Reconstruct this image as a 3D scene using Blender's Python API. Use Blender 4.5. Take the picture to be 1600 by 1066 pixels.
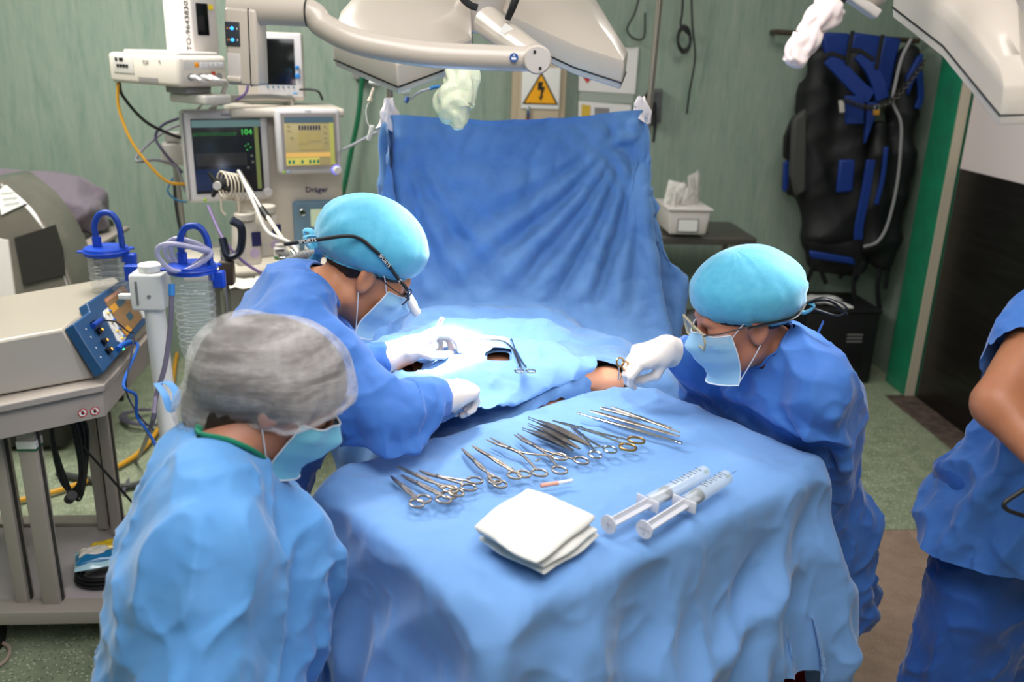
import bpy, bmesh, math, random
import numpy as np
from mathutils import Vector, Matrix

for _o in list(bpy.data.objects):
    bpy.data.objects.remove(_o, do_unlink=True)
SC = bpy.context.scene
COL = SC.collection
PI = math.pi

# ------------------------------------------------------------------ camera
F_PX = 1380.0; PITCH = math.radians(18.6); ROLL = 0.032; CAM_H = 1.8
YAW = math.atan(118 * math.cos(PITCH) / F_PX)
_fw = np.array([math.sin(YAW) * math.cos(PITCH), math.cos(YAW) * math.cos(PITCH), -math.sin(PITCH)])
_r0 = np.array([math.cos(YAW), -math.sin(YAW), 0.0]); _u0 = np.cross(_r0, _fw)
_rt = math.cos(ROLL) * _r0 + math.sin(ROLL) * _u0
_up = -math.sin(ROLL) * _r0 + math.cos(ROLL) * _u0
CAM = np.array([0, 0, CAM_H])
cam_data = bpy.data.cameras.new('camera')
cam = bpy.data.objects.new('camera', cam_data); COL.objects.link(cam)
cam_data.sensor_width = 36.0; cam_data.lens = F_PX / 1600 * 36.0
cam_data.clip_start = 0.05; cam_data.clip_end = 50
cam.matrix_world = Matrix(((_rt[0], _up[0], -_fw[0], 0), (_rt[1], _up[1], -_fw[1], 0), (_rt[2], _up[2], -_fw[2], CAM_H), (0, 0, 0, 1)))
cam_data.dof.use_dof = True; cam_data.dof.focus_distance = 2.15; cam_data.dof.aperture_fstop = 2.6
SC.camera = cam

# ------------------------------------------------------------------ world, exposure, lights
SC.view_settings.view_transform = 'Standard'; SC.view_settings.look = 'None'
SC.view_settings.gamma = 1.0; SC.view_settings.exposure = 0.0
SC.view_settings.use_curve_mapping = False
_w = bpy.data.worlds.new('world'); SC.world = _w; _w.use_nodes = True
_w.node_tree.nodes['Background'].inputs[0].default_value = (0.8, 0.9, 1.0, 1)
_w.node_tree.nodes['Background'].inputs[1].default_value = 0.02

def area(name, loc, size, power, color=(1, 1, 1), target=None, size_y=None):
    l = bpy.data.lights.new(name, 'AREA'); l.energy = power; l.color = color
    l.shape = 'RECTANGLE'; l.size = size; l.size_y = size_y or size
    o = bpy.data.objects.new(name, l); COL.objects.link(o); o.location = loc
    if target is not None:
        o.rotation_euler = (Vector(target) - Vector(loc)).to_track_quat('-Z', 'Y').to_euler()
    return o
def spot(name, loc, target, power, angle, blend, radius, color=(1, 1, 1)):
    l = bpy.data.lights.new(name, 'SPOT'); l.energy = power; l.color = color
    l.spot_size = math.radians(angle); l.spot_blend = blend; l.shadow_soft_size = radius
    o = bpy.data.objects.new(name, l); COL.objects.link(o); o.location = loc
    o.rotation_euler = (Vector(target) - Vector(loc)).to_track_quat('-Z', 'Y').to_euler()
    return o
area('unseen_ceiling_light', (0.1, 0.7, 2.9), 1.5, 50, (1.0, 0.98, 0.97), size_y=1.3)
area('unseen_ceiling_light', (-1.5, 3.2, 2.93), 1.3, 95, (1.0, 0.98, 0.93), size_y=1.2)
area('unseen_ceiling_light', (1.5, 3.3, 2.93), 1.0, 22, (1.0, 0.97, 0.92), size_y=1.0)  # added fill lamp with no known source, brightens the dark right rear wall
area('unseen_ceiling_light', (0.5, -0.6, 2.93), 1.2, 24, (0.97, 0.98, 1.0), size_y=0.6)
spot('surgical_light_beam', (0.05, 2.16, 1.63), (-0.0, 2.27, 0.98), 900, 30, 0.9, 0.05, (1.0, 0.96, 0.93))
spot('surgical_light_beam', (0.07, 2.1, 1.63), (0.0, 2.15, 0.98), 26, 120, 0.8, 0.08, (1.0, 0.97, 0.95))
spot('surgical_light_beam', (1.05, 1.95, 1.66), (0.45, 2.1, 1.0), 26, 80, 0.8, 0.08, (1.0, 0.97, 0.96))

# ------------------------------------------------------------------ helpers
def W(px, py, z=None, Y=None, d=None, X=None):
    """world point seen at a photograph pixel, at a known height, depth plane or distance"""
    v = _fw + _rt * (px - 800) / F_PX - _up * (py - 533) / F_PX
    if z is not None: t = (z - CAM_H) / v[2]
    elif Y is not None: t = Y / v[1]
    elif X is not None: t = X / v[0]
    else: t = d
    return CAM + t * v
def V(*a): return np.array(a, float)

def lin(c):
    return tuple(((x / 255) / 12.92 if x / 255 <= 0.04045 else ((x / 255 + 0.055) / 1.055) ** 2.4) for x in c)
_mats = {}
def mat(name, col, rough=0.5, metal=0.0, emit=0.0, alpha=1.0, trans=0.0, noise=None, bump=None, spec=0.5, coat=0.0, ior=1.45, sheen=0.0, stretch=None, sss=0.0):
    """col in sRGB 0-255; noise=(scale, col2, contrast); bump=(scale, strength)"""
    if name in _mats: return _mats[name]
    m = bpy.data.materials.new(name); m.use_nodes = True
    nt = m.node_tree; b = nt.nodes['Principled BSDF']
    c = lin(col)
    b.inputs['Base Color'].default_value = (*c, 1); b.inputs['Roughness'].default_value = rough
    b.inputs['Metallic'].default_value = metal; b.inputs['Alpha'].default_value = alpha
    b.inputs['Transmission Weight'].default_value = trans; b.inputs['IOR'].default_value = ior
    b.inputs['Specular IOR Level'].default_value = spec; b.inputs['Coat Weight'].default_value = coat
    b.inputs['Sheen Weight'].default_value = sheen
    if sss:
        b.inputs['Subsurface Weight'].default_value = sss; b.inputs['Subsurface Radius'].default_value = (0.02, 0.008, 0.004)
        b.inputs['Subsurface Scale'].default_value = 0.3
    if emit:
        b.inputs['Emission Color'].default_value = (*c, 1); b.inputs['Emission Strength'].default_value = emit
    tc = None
    if noise or bump:
        tc = nt.nodes.new('ShaderNodeTexCoord'); mp = nt.nodes.new('ShaderNodeMapping')
        nt.links.new(tc.outputs['Object'], mp.inputs[0])
        if stretch: mp.inputs['Scale'].default_value = stretch
    if noise:
        n = nt.nodes.new('ShaderNodeTexNoise'); n.inputs['Scale'].default_value = noise[0]; n.inputs['Detail'].default_value = 5
        nt.links.new(mp.outputs[0], n.inputs[0])
        r = nt.nodes.new('ShaderNodeValToRGB'); w = noise[2] if len(noise) > 2 else 0.15
        r.color_ramp.elements[0].position = 0.5 - w; r.color_ramp.elements[1].position = 0.5 + w
        r.color_ramp.elements[0].color = (*c, 1); r.color_ramp.elements[1].color = (*lin(noise[1]), 1)
        nt.links.new(n.outputs[0], r.inputs[0]); nt.links.new(r.outputs[0], b.inputs['Base Color'])
    if bump:
        n2 = nt.nodes.new('ShaderNodeTexNoise'); n2.inputs['Scale'].default_value = bump[0]; n2.inputs['Detail'].default_value = 4
        nt.links.new(mp.outputs[0], n2.inputs[0])
        bp = nt.nodes.new('ShaderNodeBump'); bp.inputs['Strength'].default_value = bump[1]
        bp.inputs['Distance'].default_value = bump[2] if len(bump) > 2 else 0.01
        nt.links.new(n2.outputs[0], bp.inputs['Height']); nt.links.new(bp.outputs[0], b.inputs['Normal'])
    _mats[name] = m
    return m

_tx = {}
def crumple(o, amp=.012, size=.3, amp2=.005, size2=.1, lv=2, mid=.4):
    """real crumple relief: subdivision, then cell-edge creases and ridged noise displaced along the normals"""
    for md in list(o.modifiers): o.modifiers.remove(md)
    md = o.modifiers.new('sub', 'SUBSURF'); md.levels = lv; md.render_levels = lv
    for k, (a, s) in enumerate(((amp, size), (amp2, size2))):
        if not a: continue
        key = (k, s)
        if key not in _tx:
            if k == 0:
                t = bpy.data.textures.new('cell creases', 'VORONOI'); t.weight_1 = -1; t.weight_2 = 1; t.noise_scale = s; t.noise_intensity = 1.0
            else:
                t = bpy.data.textures.new('ridges', 'MUSGRAVE'); t.musgrave_type = 'RIDGED_MULTIFRACTAL'; t.noise_scale = s; t.octaves = 2
            _tx[key] = t
        d = o.modifiers.new('crease', 'DISPLACE'); d.texture = _tx[key]; d.strength = a; d.mid_level = mid if k == 0 else .6; d.texture_coords = 'LOCAL'
    return o
class MB:
    """collects shapes and links them as ONE mesh object"""
    def __init__(s): s.v = []; s.f = []; s.n = 0; s.mi = []; s.m = 0
    def add(s, v, f):
        v = np.asarray(v, float).reshape(-1, 3); s.v.append(v)
        for q in f: s.f.append([i + s.n for i in q]); s.mi.append(s.m)
        s.n += len(v); return s
    def box(s, c, size, bev=0.0, R=None, taper=None):
        hx, hy, hz = [k / 2 for k in size]; b = min(bev, hx * .98, hy * .98, hz * .98)
        if b <= 0:
            v = [(x * hx, y * hy, z * hz) for z in (-1, 1) for y in (-1, 1) for x in (-1, 1)]
            f = [(0, 2, 3, 1), (4, 5, 7, 6), (0, 1, 5, 4), (2, 6, 7, 3), (0, 4, 6, 2), (1, 3, 7, 5)]
            v = np.array(v)
        else:
            bm = bmesh.new(); bmesh.ops.create_cube(bm, size=1)
            for q in bm.verts: q.co = Vector((q.co.x * size[0], q.co.y * size[1], q.co.z * size[2]))
            bmesh.ops.bevel(bm, geom=list(bm.edges), offset=b, segments=3, profile=0.5, affect='EDGES')
            bm.verts.index_update(); v = np.array([q.co[:] for q in bm.verts]); f = [[q.index for q in k.verts] for k in bm.faces]; bm.free()
        if taper: # (sx,sy) scale of the top
            t = (v[:, 2] / size[2] + 0.5); v = v.copy(); v[:, 0] *= 1 + (taper[0] - 1) * t; v[:, 1] *= 1 + (taper[1] - 1) * t
        if R is not None: v = v @ np.array(R).T
        return s.add(v + np.array(c), f)
    def cyl(s, a, b, r, r2=None, n=20, cap=True):
        a = np.array(a, float); b = np.array(b, float); r2 = r if r2 is None else r2
        return s.tube([a, b], r, n, radii=[r, r2], smooth=False, cap=cap)
    def tube(s, path, r, n=10, radii=None, smooth=True, sub=6, cap=True, flat=None):
        P = np.array(path, float)
        if smooth and len(P) > 2: P, T = catmull(P, sub)
        else: T = np.linspace(0, len(P) - 1, len(P))
        if radii is not None: rr = np.interp(T, np.arange(len(radii)), radii)
        else: rr = np.full(len(P), r)
        d = np.gradient(P, axis=0) if len(P) > 2 else np.array([P[1] - P[0]] * 2)
        d /= np.linalg.norm(d, axis=1)[:, None] + 1e-12
        up = np.array([0, 0, 1.]) if abs(d[0][2]) < 0.9 else np.array([1., 0, 0])
        rings = []; prev = np.cross(d[0], up); prev /= np.linalg.norm(prev)
        for i in range(len(P)):
            e1 = prev - d[i] * (prev @ d[i]); e1 /= np.linalg.norm(e1) + 1e-12; prev = e1
            e2 = np.cross(d[i], e1); th = np.linspace(0, 2 * PI, n, endpoint=False)
            k = flat or 1.0
            rings.append(P[i] + rr[i] * (np.cos(th)[:, None] * e1 + k * np.sin(th)[:, None] * e2))
        v = np.concatenate(rings); f = []
        for i in range(len(P) - 1):
            for j in range(n):
                f.append((i * n + j, i * n + (j + 1) % n, (i + 1) * n + (j + 1) % n, (i + 1) * n + j))
        if cap:
            f.append(tuple(range(n))[::-1]); f.append(tuple((len(P) - 1) * n + j for j in range(n)))
        return s.add(v, f)
    def torus(s, c, R, r, axis=(0, 0, 1), n=28, m=8, sy=1.0, Rm=None):
        th = np.linspace(0, 2 * PI, n, endpoint=False)
        ax = Vector(axis).normalized(); q = Vector((0, 0, 1)).rotation_difference(ax).to_matrix()
        q = np.array(q)
        if Rm is not None: q = np.array(Rm)
        v = []
        for t in th:
            for u in np.linspace(0, 2 * PI, m, endpoint=False):
                v.append((np.cos(t) * (R + r * np.cos(u)), sy * np.sin(t) * (R + r * np.cos(u)), r * np.sin(u)))
        v = np.array(v) @ q.T + np.array(c); f = []
        for i in range(n):
            for j in range(m):
                f.append((i * m + j, ((i + 1) % n) * m + j, ((i + 1) % n) * m + (j + 1) % m, i * m + (j + 1) % m))
        return s.add(v, f)
    def sphere(s, c, r, n=16, m=10, R=None):
        r = np.array(r, float) * np.ones(3); v = [(0, 0, 1)]; f = []
        for i in range(1, m):
            a = PI * i / m
            for j in range(n): b = 2 * PI * j / n; v.append((math.sin(a) * math.cos(b), math.sin(a) * math.sin(b), math.cos(a)))
        v.append((0, 0, -1)); v = np.array(v) * r
        if R is not None: v = v @ np.array(R).T
        for j in range(n): f.append((0, 1 + j, 1 + (j + 1) % n)); f.append((len(v) - 1, 1 + (m - 2) * n + (j + 1) % n, 1 + (m - 2) * n + j))
        for i in range(m - 2):
            for j in range(n): f.append((1 + i * n + j, 1 + (i + 1) * n + j, 1 + (i + 1) * n + (j + 1) % n, 1 + i * n + (j + 1) % n))
        return s.add(v + np.array(c), f)
    def lathe(s, prof, c=(0, 0, 0), n=28, R=None):
        """prof: list of (r, z)"""
        th = np.linspace(0, 2 * PI, n, endpoint=False); v = []; f = []
        for (r, z) in prof:
            for t in th: v.append((r * math.cos(t), r * math.sin(t), z))
        for i in range(len(prof) - 1):
            for j in range(n): f.append((i * n + j, i * n + (j + 1) % n, (i + 1) * n + (j + 1) % n, (i + 1) * n + j))
        v = np.array(v)
        if R is not None: v = v @ np.array(R).T
        return s.add(v + np.array(c), f)
    def prism(s, pts, z0, z1, R=None, c=(0, 0, 0)):
        n = len(pts); v = [(x, y, z0) for x, y in pts] + [(x, y, z1) for x, y in pts]
        f = [tuple(range(n))[::-1], tuple(range(n, 2 * n))] + [(i, (i + 1) % n, n + (i + 1) % n, n + i) for i in range(n)]
        v = np.array(v)
        if R is not None: v = v @ np.array(R).T
        return s.add(v + np.array(c), f)
    def quad(s, a, b, c, d): return s.add([a, b, c, d], [(0, 1, 2, 3)])
    def build(s, name, m, parent=None, smooth=True, angle=40, bevel=0.0, sub=0, solid=0.0):
        me = bpy.data.meshes.new(name); v = np.concatenate(s.v)
        me.from_pydata(v.tolist(), [], s.f)
        for k in (m if isinstance(m, (list, tuple)) else [m]): me.materials.append(k)
        if max(s.mi) > 0: me.polygons.foreach_set('material_index', s.mi)
        if smooth:
            me.polygons.foreach_set('use_smooth', [True] * len(me.polygons))
            try: me.set_sharp_from_angle(angle=math.radians(angle))
            except Exception: pass
        me.update()
        bm = bmesh.new(); bm.from_mesh(me); bmesh.ops.recalc_face_normals(bm, faces=bm.faces); bm.to_mesh(me); bm.free()
        o = bpy.data.objects.new(name, me); COL.objects.link(o)
        if parent is not None: o.parent = parent
        if bevel:
            md = o.modifiers.new('bevel', 'BEVEL'); md.width = bevel; md.segments = 2; md.limit_method = 'ANGLE'; md.angle_limit = math.radians(40)
        if solid:
            md = o.modifiers.new('solid', 'SOLIDIFY'); md.thickness = solid; md.offset = 0
        if sub:
            md = o.modifiers.new('sub', 'SUBSURF'); md.levels = sub; md.render_levels = sub
        return o

def catmull(P, sub):
    P = np.asarray(P, float); n = len(P)
    Q = np.vstack([2 * P[0] - P[1], P, 2 * P[-1] - P[-2]]); out = []; T = []
    for i in range(n - 1):
        p0, p1, p2, p3 = Q[i], Q[i + 1], Q[i + 2], Q[i + 3]
        for k in range(sub):
            t = k / sub
            out.append(0.5 * (2 * p1 + (p2 - p0) * t + (2 * p0 - 5 * p1 + 4 * p2 - p3) * t * t + (3 * p1 - p0 - 3 * p2 + p3) * t ** 3)); T.append(i + t)
    out.append(P[-1]); T.append(n - 1)
    return np.array(out), np.array(T)

def tag(o, label=None, cat=None, group=None, kind=None):
    if label: o['label'] = label
    if cat: o['category'] = cat
    if group: o['group'] = group
    if kind: o['kind'] = kind
    return o
def thing(name, label, cat, loc=(0, 0, 0), rz=0.0, group=None, rot=None):
    o = bpy.data.objects.new(name, None); COL.objects.link(o); o.empty_display_size = 0.05
    o.location = tuple(loc); o.rotation_euler = rot if rot is not None else (0, 0, rz)
    return tag(o, label, cat, group)
def struct(o): o['kind'] = 'structure'; return o
def copy_tree(o, parent=None, loc=None, rz=None, label=None):
    c = o.copy(); COL.objects.link(c)
    if parent is not None: c.parent = parent
    if loc is not None: c.location = loc
    if rz is not None: c.rotation_euler = (0, 0, rz)
    if label: c['label'] = label
    for ch in list(o.children): copy_tree(ch, c)
    return c
def mesh_obj(name, v, f, m, parent=None, sub=0, smooth=True):
    b = MB(); b.add(v, [list(q) for q in f]); return b.build(name, m, parent, smooth, angle=180, sub=sub)
_font = [None]
def text(name, s, size, m, parent, loc, R=None, align='CENTER', ext=0.0004, space=1.0):
    cu = bpy.data.curves.new(name, 'FONT'); cu.body = s; cu.size = size; cu.align_x = align; cu.align_y = 'CENTER'
    cu.extrude = ext; cu.space_character = space; cu.resolution_u = 3
    cu.materials.append(m); o = bpy.data.objects.new(name, cu); COL.objects.link(o)
    if parent is not None: o.parent = parent
    M4 = Matrix.Translation(Vector(loc))
    if R is not None: M4 = M4 @ Matrix(np.array(R).tolist()).to_4x4()
    me = bpy.data.meshes.new_from_object(o); me.name = name; bpy.data.objects.remove(o); bpy.data.curves.remove(cu)
    o = bpy.data.objects.new(name, me); COL.objects.link(o)
    if parent is not None: o.parent = parent
    o.matrix_local = M4
    return o
def RX(a): c, s = math.cos(a), math.sin(a); return np.array([[1, 0, 0], [0, c, -s], [0, s, c]])
def RY(a): c, s = math.cos(a), math.sin(a); return np.array([[c, 0, s], [0, 1, 0], [-s, 0, c]])
def RZ(a): c, s = math.cos(a), math.sin(a); return np.array([[c, -s, 0], [s, c, 0], [0, 0, 1]])
FRONT = RX(PI / 2)   # text / panel lying in XZ, facing -Y

# ------------------------------------------------------------------ SDF modelling
class Prim:
    """kind: cap (capsule a->b with radii r1,r2) or ell (ellipsoid c, radii, R); k = blend, sub = subtract"""
    def __init__(s, kind, a, b=None, r=0.05, r2=None, R=None, k=0.02, sub=False):
        s.kind = kind; s.a = np.array(a, float); s.b = None if b is None else np.array(b, float)
        s.r = r; s.r2 = r if r2 is None else r2; s.R = None if R is None else np.array(R); s.k = k; s.sub = sub
    def bbox(s):
        if s.kind == 'cap':
            m = max(s.r, s.r2); return np.minimum(s.a, s.b) - m, np.maximum(s.a, s.b) + m
        m = np.max(s.r); 
        if s.R is None: m = np.array(s.r)
        return s.a - m, s.a + m
    def f(s, X, Y, Z, infl=0.0):
        x, y, z = X - s.a[0], Y - s.a[1], Z - s.a[2]
        if s.kind == 'cap':
            ab = s.b - s.a; L = ab @ ab + 1e-12
            h = np.clip((x * ab[0] + y * ab[1] + z * ab[2]) / L, 0, 1)
            return np.sqrt((x - ab[0] * h) ** 2 + (y - ab[1] * h) ** 2 + (z - ab[2] * h) ** 2) - (s.r + (s.r2 - s.r) * h) - infl
        if s.R is not None:
            R = s.R  # columns = local axes
            x, y, z = x * R[0, 0] + y * R[1, 0] + z * R[2, 0], x * R[0, 1] + y * R[1, 1] + z * R[2, 1], x * R[0, 2] + y * R[1, 2] + z * R[2, 2]
        r = s.r
        k0 = np.sqrt((x / r[0]) ** 2 + (y / r[1]) ** 2 + (z / r[2]) ** 2) + 1e-9
        k1 = np.sqrt((x / r[0] ** 2) ** 2 + (y / r[1] ** 2) ** 2 + (z / r[2] ** 2) ** 2) + 1e-9
        return np.maximum(k0 * (k0 - 1) / k1, -min(r)) - infl if False else k0 * (k0 - 1) / k1 - infl
def cap(a, b, r, r2=None, k=0.02, sub=False): return Prim('cap', a, b, r, r2, k=k, sub=sub)
def ell(c, r, R=None, k=0.02, sub=False): return Prim('ell', c, r=tuple(r), r2=0, R=R, k=k, sub=sub)
def smin(a, b, k):
    h = np.maximum(k - np.abs(a - b), 0) / k
    return np.minimum(a, b) - h * h * k * 0.25
def sdf_grid(prims, xs, ys, zs, infl=0.0, margin=None):
    D = np.full((len(xs), len(ys), len(zs)), 0.5, np.float32)
    for p in prims:
        lo, hi = p.bbox(); mg = (margin or 0.03) + p.k + infl
        i = np.searchsorted(xs, [lo[0] - mg, hi[0] + mg]); j = np.searchsorted(ys, [lo[1] - mg, hi[1] + mg]); k = np.searchsorted(zs, [lo[2] - mg, hi[2] + mg])
        if i[0] >= i[1] or j[0] >= j[1] or k[0] >= k[1]: continue
        X = xs[i[0]:i[1], None, None]; Y = ys[None, j[0]:j[1], None]; Z = zs[None, None, k[0]:k[1]]
        d = p.f(X, Y, Z, 0.0 if p.sub else infl); S = D[i[0]:i[1], j[0]:j[1], k[0]:k[1]]
        S[...] = -smin(-S, d, p.k) if p.sub else smin(S, d, p.k)
    return D
def surface_nets(D, xs, ys, zs):
    """quads of the zero surface on a rectilinear grid"""
    nx, ny, nz = D.shape; ins = D < 0
    c = [ins[i:nx - 1 + i, j:ny - 1 + j, k:nz - 1 + k] for i in (0, 1) for j in (0, 1) for k in (0, 1)]
    s = sum(a.astype(np.int8) for a in c); mix = (s > 0) & (s < 8)
    I, J, K = np.nonzero(mix); idx = -np.ones(mix.shape, np.int64); idx[I, J, K] = np.arange(len(I))
    acc = np.zeros((len(I), 3)); cnt = np.zeros(len(I))
    cor = [(i, j, k) for i in (0, 1) for j in (0, 1) for k in (0, 1)]
    vals = {q: D[I + q[0], J + q[1], K + q[2]] for q in cor}
    for a in cor:
        for ax in range(3):
            if a[ax] == 0:
                b = list(a); b[ax] = 1; b = tuple(b); va, vb = vals[a], vals[b]; m = (va < 0) != (vb < 0)
                t = np.where(m, va / (va - vb + 1e-12), 0)
                p = np.zeros((len(I), 3)); p += np.array(a); p[:, ax] = t
                acc[m] += p[m]; cnt[m] += 1
    p = acc / cnt[:, None]
    v = np.stack([xs[I] + p[:, 0] * (xs[I + 1] - xs[I]), ys[J] + p[:, 1] * (ys[J + 1] - ys[J]), zs[K] + p[:, 2] * (zs[K + 1] - zs[K])], 1)
    quads = []
    for ax in range(3):
        sl0 = [slice(1, -1)] * 3; sl1 = [slice(1, -1)] * 3; sl0[ax] = slice(0, -1); sl1[ax] = slice(1, None)
        a = ins[tuple(sl0)]; b = ins[tuple(sl1)]; e = a != b; i, j, k = np.nonzero(e)
        flip = b[i, j, k]
        q = [i, j, k]; o1, o2 = [x for x in range(3) if x != ax]
        base = [i + (0 if ax == 0 else 1), j + (0 if ax == 1 else 1), k + (0 if ax == 2 else 1)]
        def at(d1, d2):
            z = [base[0].copy(), base[1].copy(), base[2].copy()]; z[o1] -= d1; z[o2] -= d2; return idx[z[0], z[1], z[2]]
        f = np.stack([at(1, 1), at(0, 1), at(0, 0), at(1, 0)], 1)
        if ax == 1: f = f[:, ::-1]
        f[flip] = f[flip][:, ::-1]
        quads.append(f)
    f = np.concatenate(quads); f = f[(f >= 0).all(1)]
    return v, f
def axis_range(lo, hi, coarse, fines=()):
    """coordinates with fine spacing in given (a, b, step) windows"""
    out = [lo]
    while out[-1] < hi:
        st = coarse
        for (a, b, s) in fines:
            if a - coarse <= out[-1] <= b: st = min(st, s)
        out.append(out[-1] + st)
    return np.array(out)
def sdf_mesh(prims, step, infl=0.0, fines=((), (), ()), pad=0.03):
    bb = [p.bbox() for p in prims if not p.sub]; lo = np.min([b[0] for b in bb], 0) - pad - infl; hi = np.max([b[1] for b in bb], 0) + pad + infl
    ax = [axis_range(lo[i], hi[i], step, fines[i]) for i in range(3)]
    D = sdf_grid(prims, *ax, infl=infl, margin=max(0.03, step * 3))
    return surface_nets(D, *ax)
class GridSDF:
    """sampled signed distance for cloth collisions"""
    def __init__(s, prims, step=0.014, infl=0.0, pad=0.12):
        bb = [p.bbox() for p in prims if not p.sub]; s.lo = np.min([b[0] for b in bb], 0) - pad; hi = np.max([b[1] for b in bb], 0) + pad
        s.step = step; ax = [np.arange(s.lo[i], hi[i] + step, step) for i in range(3)]
        s.D = sdf_grid(prims, *ax, infl=infl, margin=0.1); s.n = np.array(s.D.shape)
        s.G = np.stack(np.gradient(s.D, step), -1)
    def collide(s, x, thick):
        u = (x - s.lo) / s.step; i = np.floor(u).astype(int)
        ok = ((i >= 0) & (i < s.n - 1)).all(1); I = i[ok]; t = u[ok] - I
        d = np.zeros(len(I)); g = np.zeros((len(I), 3))
        for a in (0, 1):
            for b in (0, 1):
                for c in (0, 1):
                    w = (t[:, 0] if a else 1 - t[:, 0]) * (t[:, 1] if b else 1 - t[:, 1]) * (t[:, 2] if c else 1 - t[:, 2])
                    d += w * s.D[I[:, 0] + a, I[:, 1] + b, I[:, 2] + c]; g += w[:, None] * s.G[I[:, 0] + a, I[:, 1] + b, I[:, 2] + c]
        pen = thick - d; m = pen > 0
        g /= np.linalg.norm(g, axis=1)[:, None] + 1e-9
        hit = np.nonzero(ok)[0][m]
        return hit, g[m] * np.minimum(pen[m], 0.03)[:, None], g[m]

def quad_constraints(v, f, bend=True):
    f = np.asarray(f)
    E = np.concatenate([f[:, [0, 1]], f[:, [1, 2]], f[:, [2, 3]], f[:, [3, 0]]]); E = np.unique(np.sort(E, 1), axis=0)
    S = np.concatenate([f[:, [0, 2]], f[:, [1, 3]]])
    B = np.zeros((0, 2), int)
    if bend:   # vertices two apart across a shared edge
        from collections import defaultdict
        ed = defaultdict(list)
        for q in f.tolist():
            for k in range(4):
                a, b = q[k], q[(k + 1) % 4]; c, d = q[(k + 3) % 4], q[(k + 2) % 4]
                ed[(min(a, b), max(a, b))].append((c, d) if a < b else (d, c))
        L = []
        for e, l in ed.items():
            if len(l) == 2: L.append((l[0][0], l[1][0])); L.append((l[0][1], l[1][1]))
        B = np.unique(np.sort(np.array(L), 1), axis=0); B = B[B[:, 0] != B[:, 1]]
    return E, S, B
def color_constraints(C):
    used = {}; cols = np.zeros(len(C), int)
    for n, (a, b) in enumerate(C.tolist()):
        m = used.get(a, 0) | used.get(b, 0); c = 0
        while m >> c & 1: c += 1
        cols[n] = c; used[a] = used.get(a, 0) | 1 << c; used[b] = used.get(b, 0) | 1 << c
    return cols
def cloth(v, f, colliders=(), pins=None, steps=100, iters=10, thick=0.006, grav=-9.8, scale=1.0, shear=0.5, bendk=0.08, fric=0.6, damp=0.985, dt=1 / 60, floor=None, seed=0, jitter=0.002, extra=None, rest=None, bend_rest=1.0, lra=False, anchor=0.0, anchor_w=None):
    """position based cloth: coloured Gauss-Seidel distance constraints, friction against the colliders"""
    rng = np.random.default_rng(seed); v = v.copy(); x0 = v if rest is None else rest
    E, S, B = quad_constraints(v, f)
    C = np.concatenate([E, S, B]); K = np.concatenate([np.full(len(E), 1.0), np.full(len(S), shear), np.full(len(B), bendk)])
    L = np.linalg.norm(x0[C[:, 0]] - x0[C[:, 1]], axis=1) * scale
    L[len(E) + len(S):] *= bend_rest
    n = len(v); w = np.ones(n)
    if pins is not None: w[pins] = 0
    cols = color_constraints(C); batches = []
    for c in range(cols.max() + 1):
        m = cols == c; i0, i1 = C[m, 0], C[m, 1]; w0, w1 = w[i0], w[i1]; ws = w0 + w1; ws[ws == 0] = 1e9
        batches.append((i0, i1, L[m], (K[m] * w0 / ws)[:, None], (K[m] * w1 / ws)[:, None]))
    if lra: LR = [(q, np.linalg.norm(x0 - x0[q], axis=1) * 1.01) for q in pins]
    p = v + rng.normal(0, jitter, v.shape) * w[:, None]; q = p.copy()
    for st in range(steps):
        vel = (p - q) * damp; q = p.copy()
        vm = np.linalg.norm(vel, axis=1); vel *= np.minimum(1, 0.03 / (vm + 1e-9))[:, None]
        p = p + vel * w[:, None]; p[:, 2] += grav * dt * dt * w
        if extra is not None: p = extra(p, st)
        if anchor: p += (v - p) * (anchor * w * (1 if anchor_w is None else anchor_w))[:, None]
        for it in range(iters):
            for (i0, i1, l0, k0, k1) in batches:
                d = p[i0] - p[i1]; l = np.sqrt(np.einsum('ij,ij->i', d, d)) + 1e-9
                d *= ((l - l0) / l)[:, None]
                p[i0] -= d * k0; p[i1] += d * k1
            if lra:
                for (qi, mx) in LR:
                    d = p - p[qi]; l = np.sqrt(np.einsum('ij,ij->i', d, d)) + 1e-9
                    sc_ = np.minimum(1, mx / l)[:, None]; p = np.where(w[:, None] > 0, p[qi] + d * sc_, p)
            if it % 2 == 1 or it == iters - 1:
                for c in colliders:
                    h, push, nr = c.collide(p, thick)
                    if len(h):
                        ww = w[h][:, None]; p[h] += push * ww
                        if it == iters - 1:
                            dv = p[h] - q[h]; tn = dv - (dv * nr).sum(1)[:, None] * nr
                            p[h] -= tn * fric * ww
                if floor is not None:
                    m = p[:, 2] < floor; p[m, 2] = floor
    return p
def folds(v, dirs, amp, seed=0, warp=0.6):
    """crisp random crease field at points v; dirs = list of (kx, ky, kz) wave vectors"""
    rng = np.random.default_rng(seed); out = np.zeros(len(v)); w = 0
    wp = np.stack([np.sin(v @ rng.normal(0, 5, 3) + rng.uniform(0, 6)) for _ in range(3)], 1) * warp
    for k in dirs:
        a = rng.uniform(.5, 1.2); out += a * (1 - 2 * np.abs(np.sin(v @ np.array(k, float) / 2 + wp @ rng.normal(0, 1, 3) + rng.uniform(0, 6)))); w += a
    return out / w * amp * len(dirs) ** .5
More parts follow.
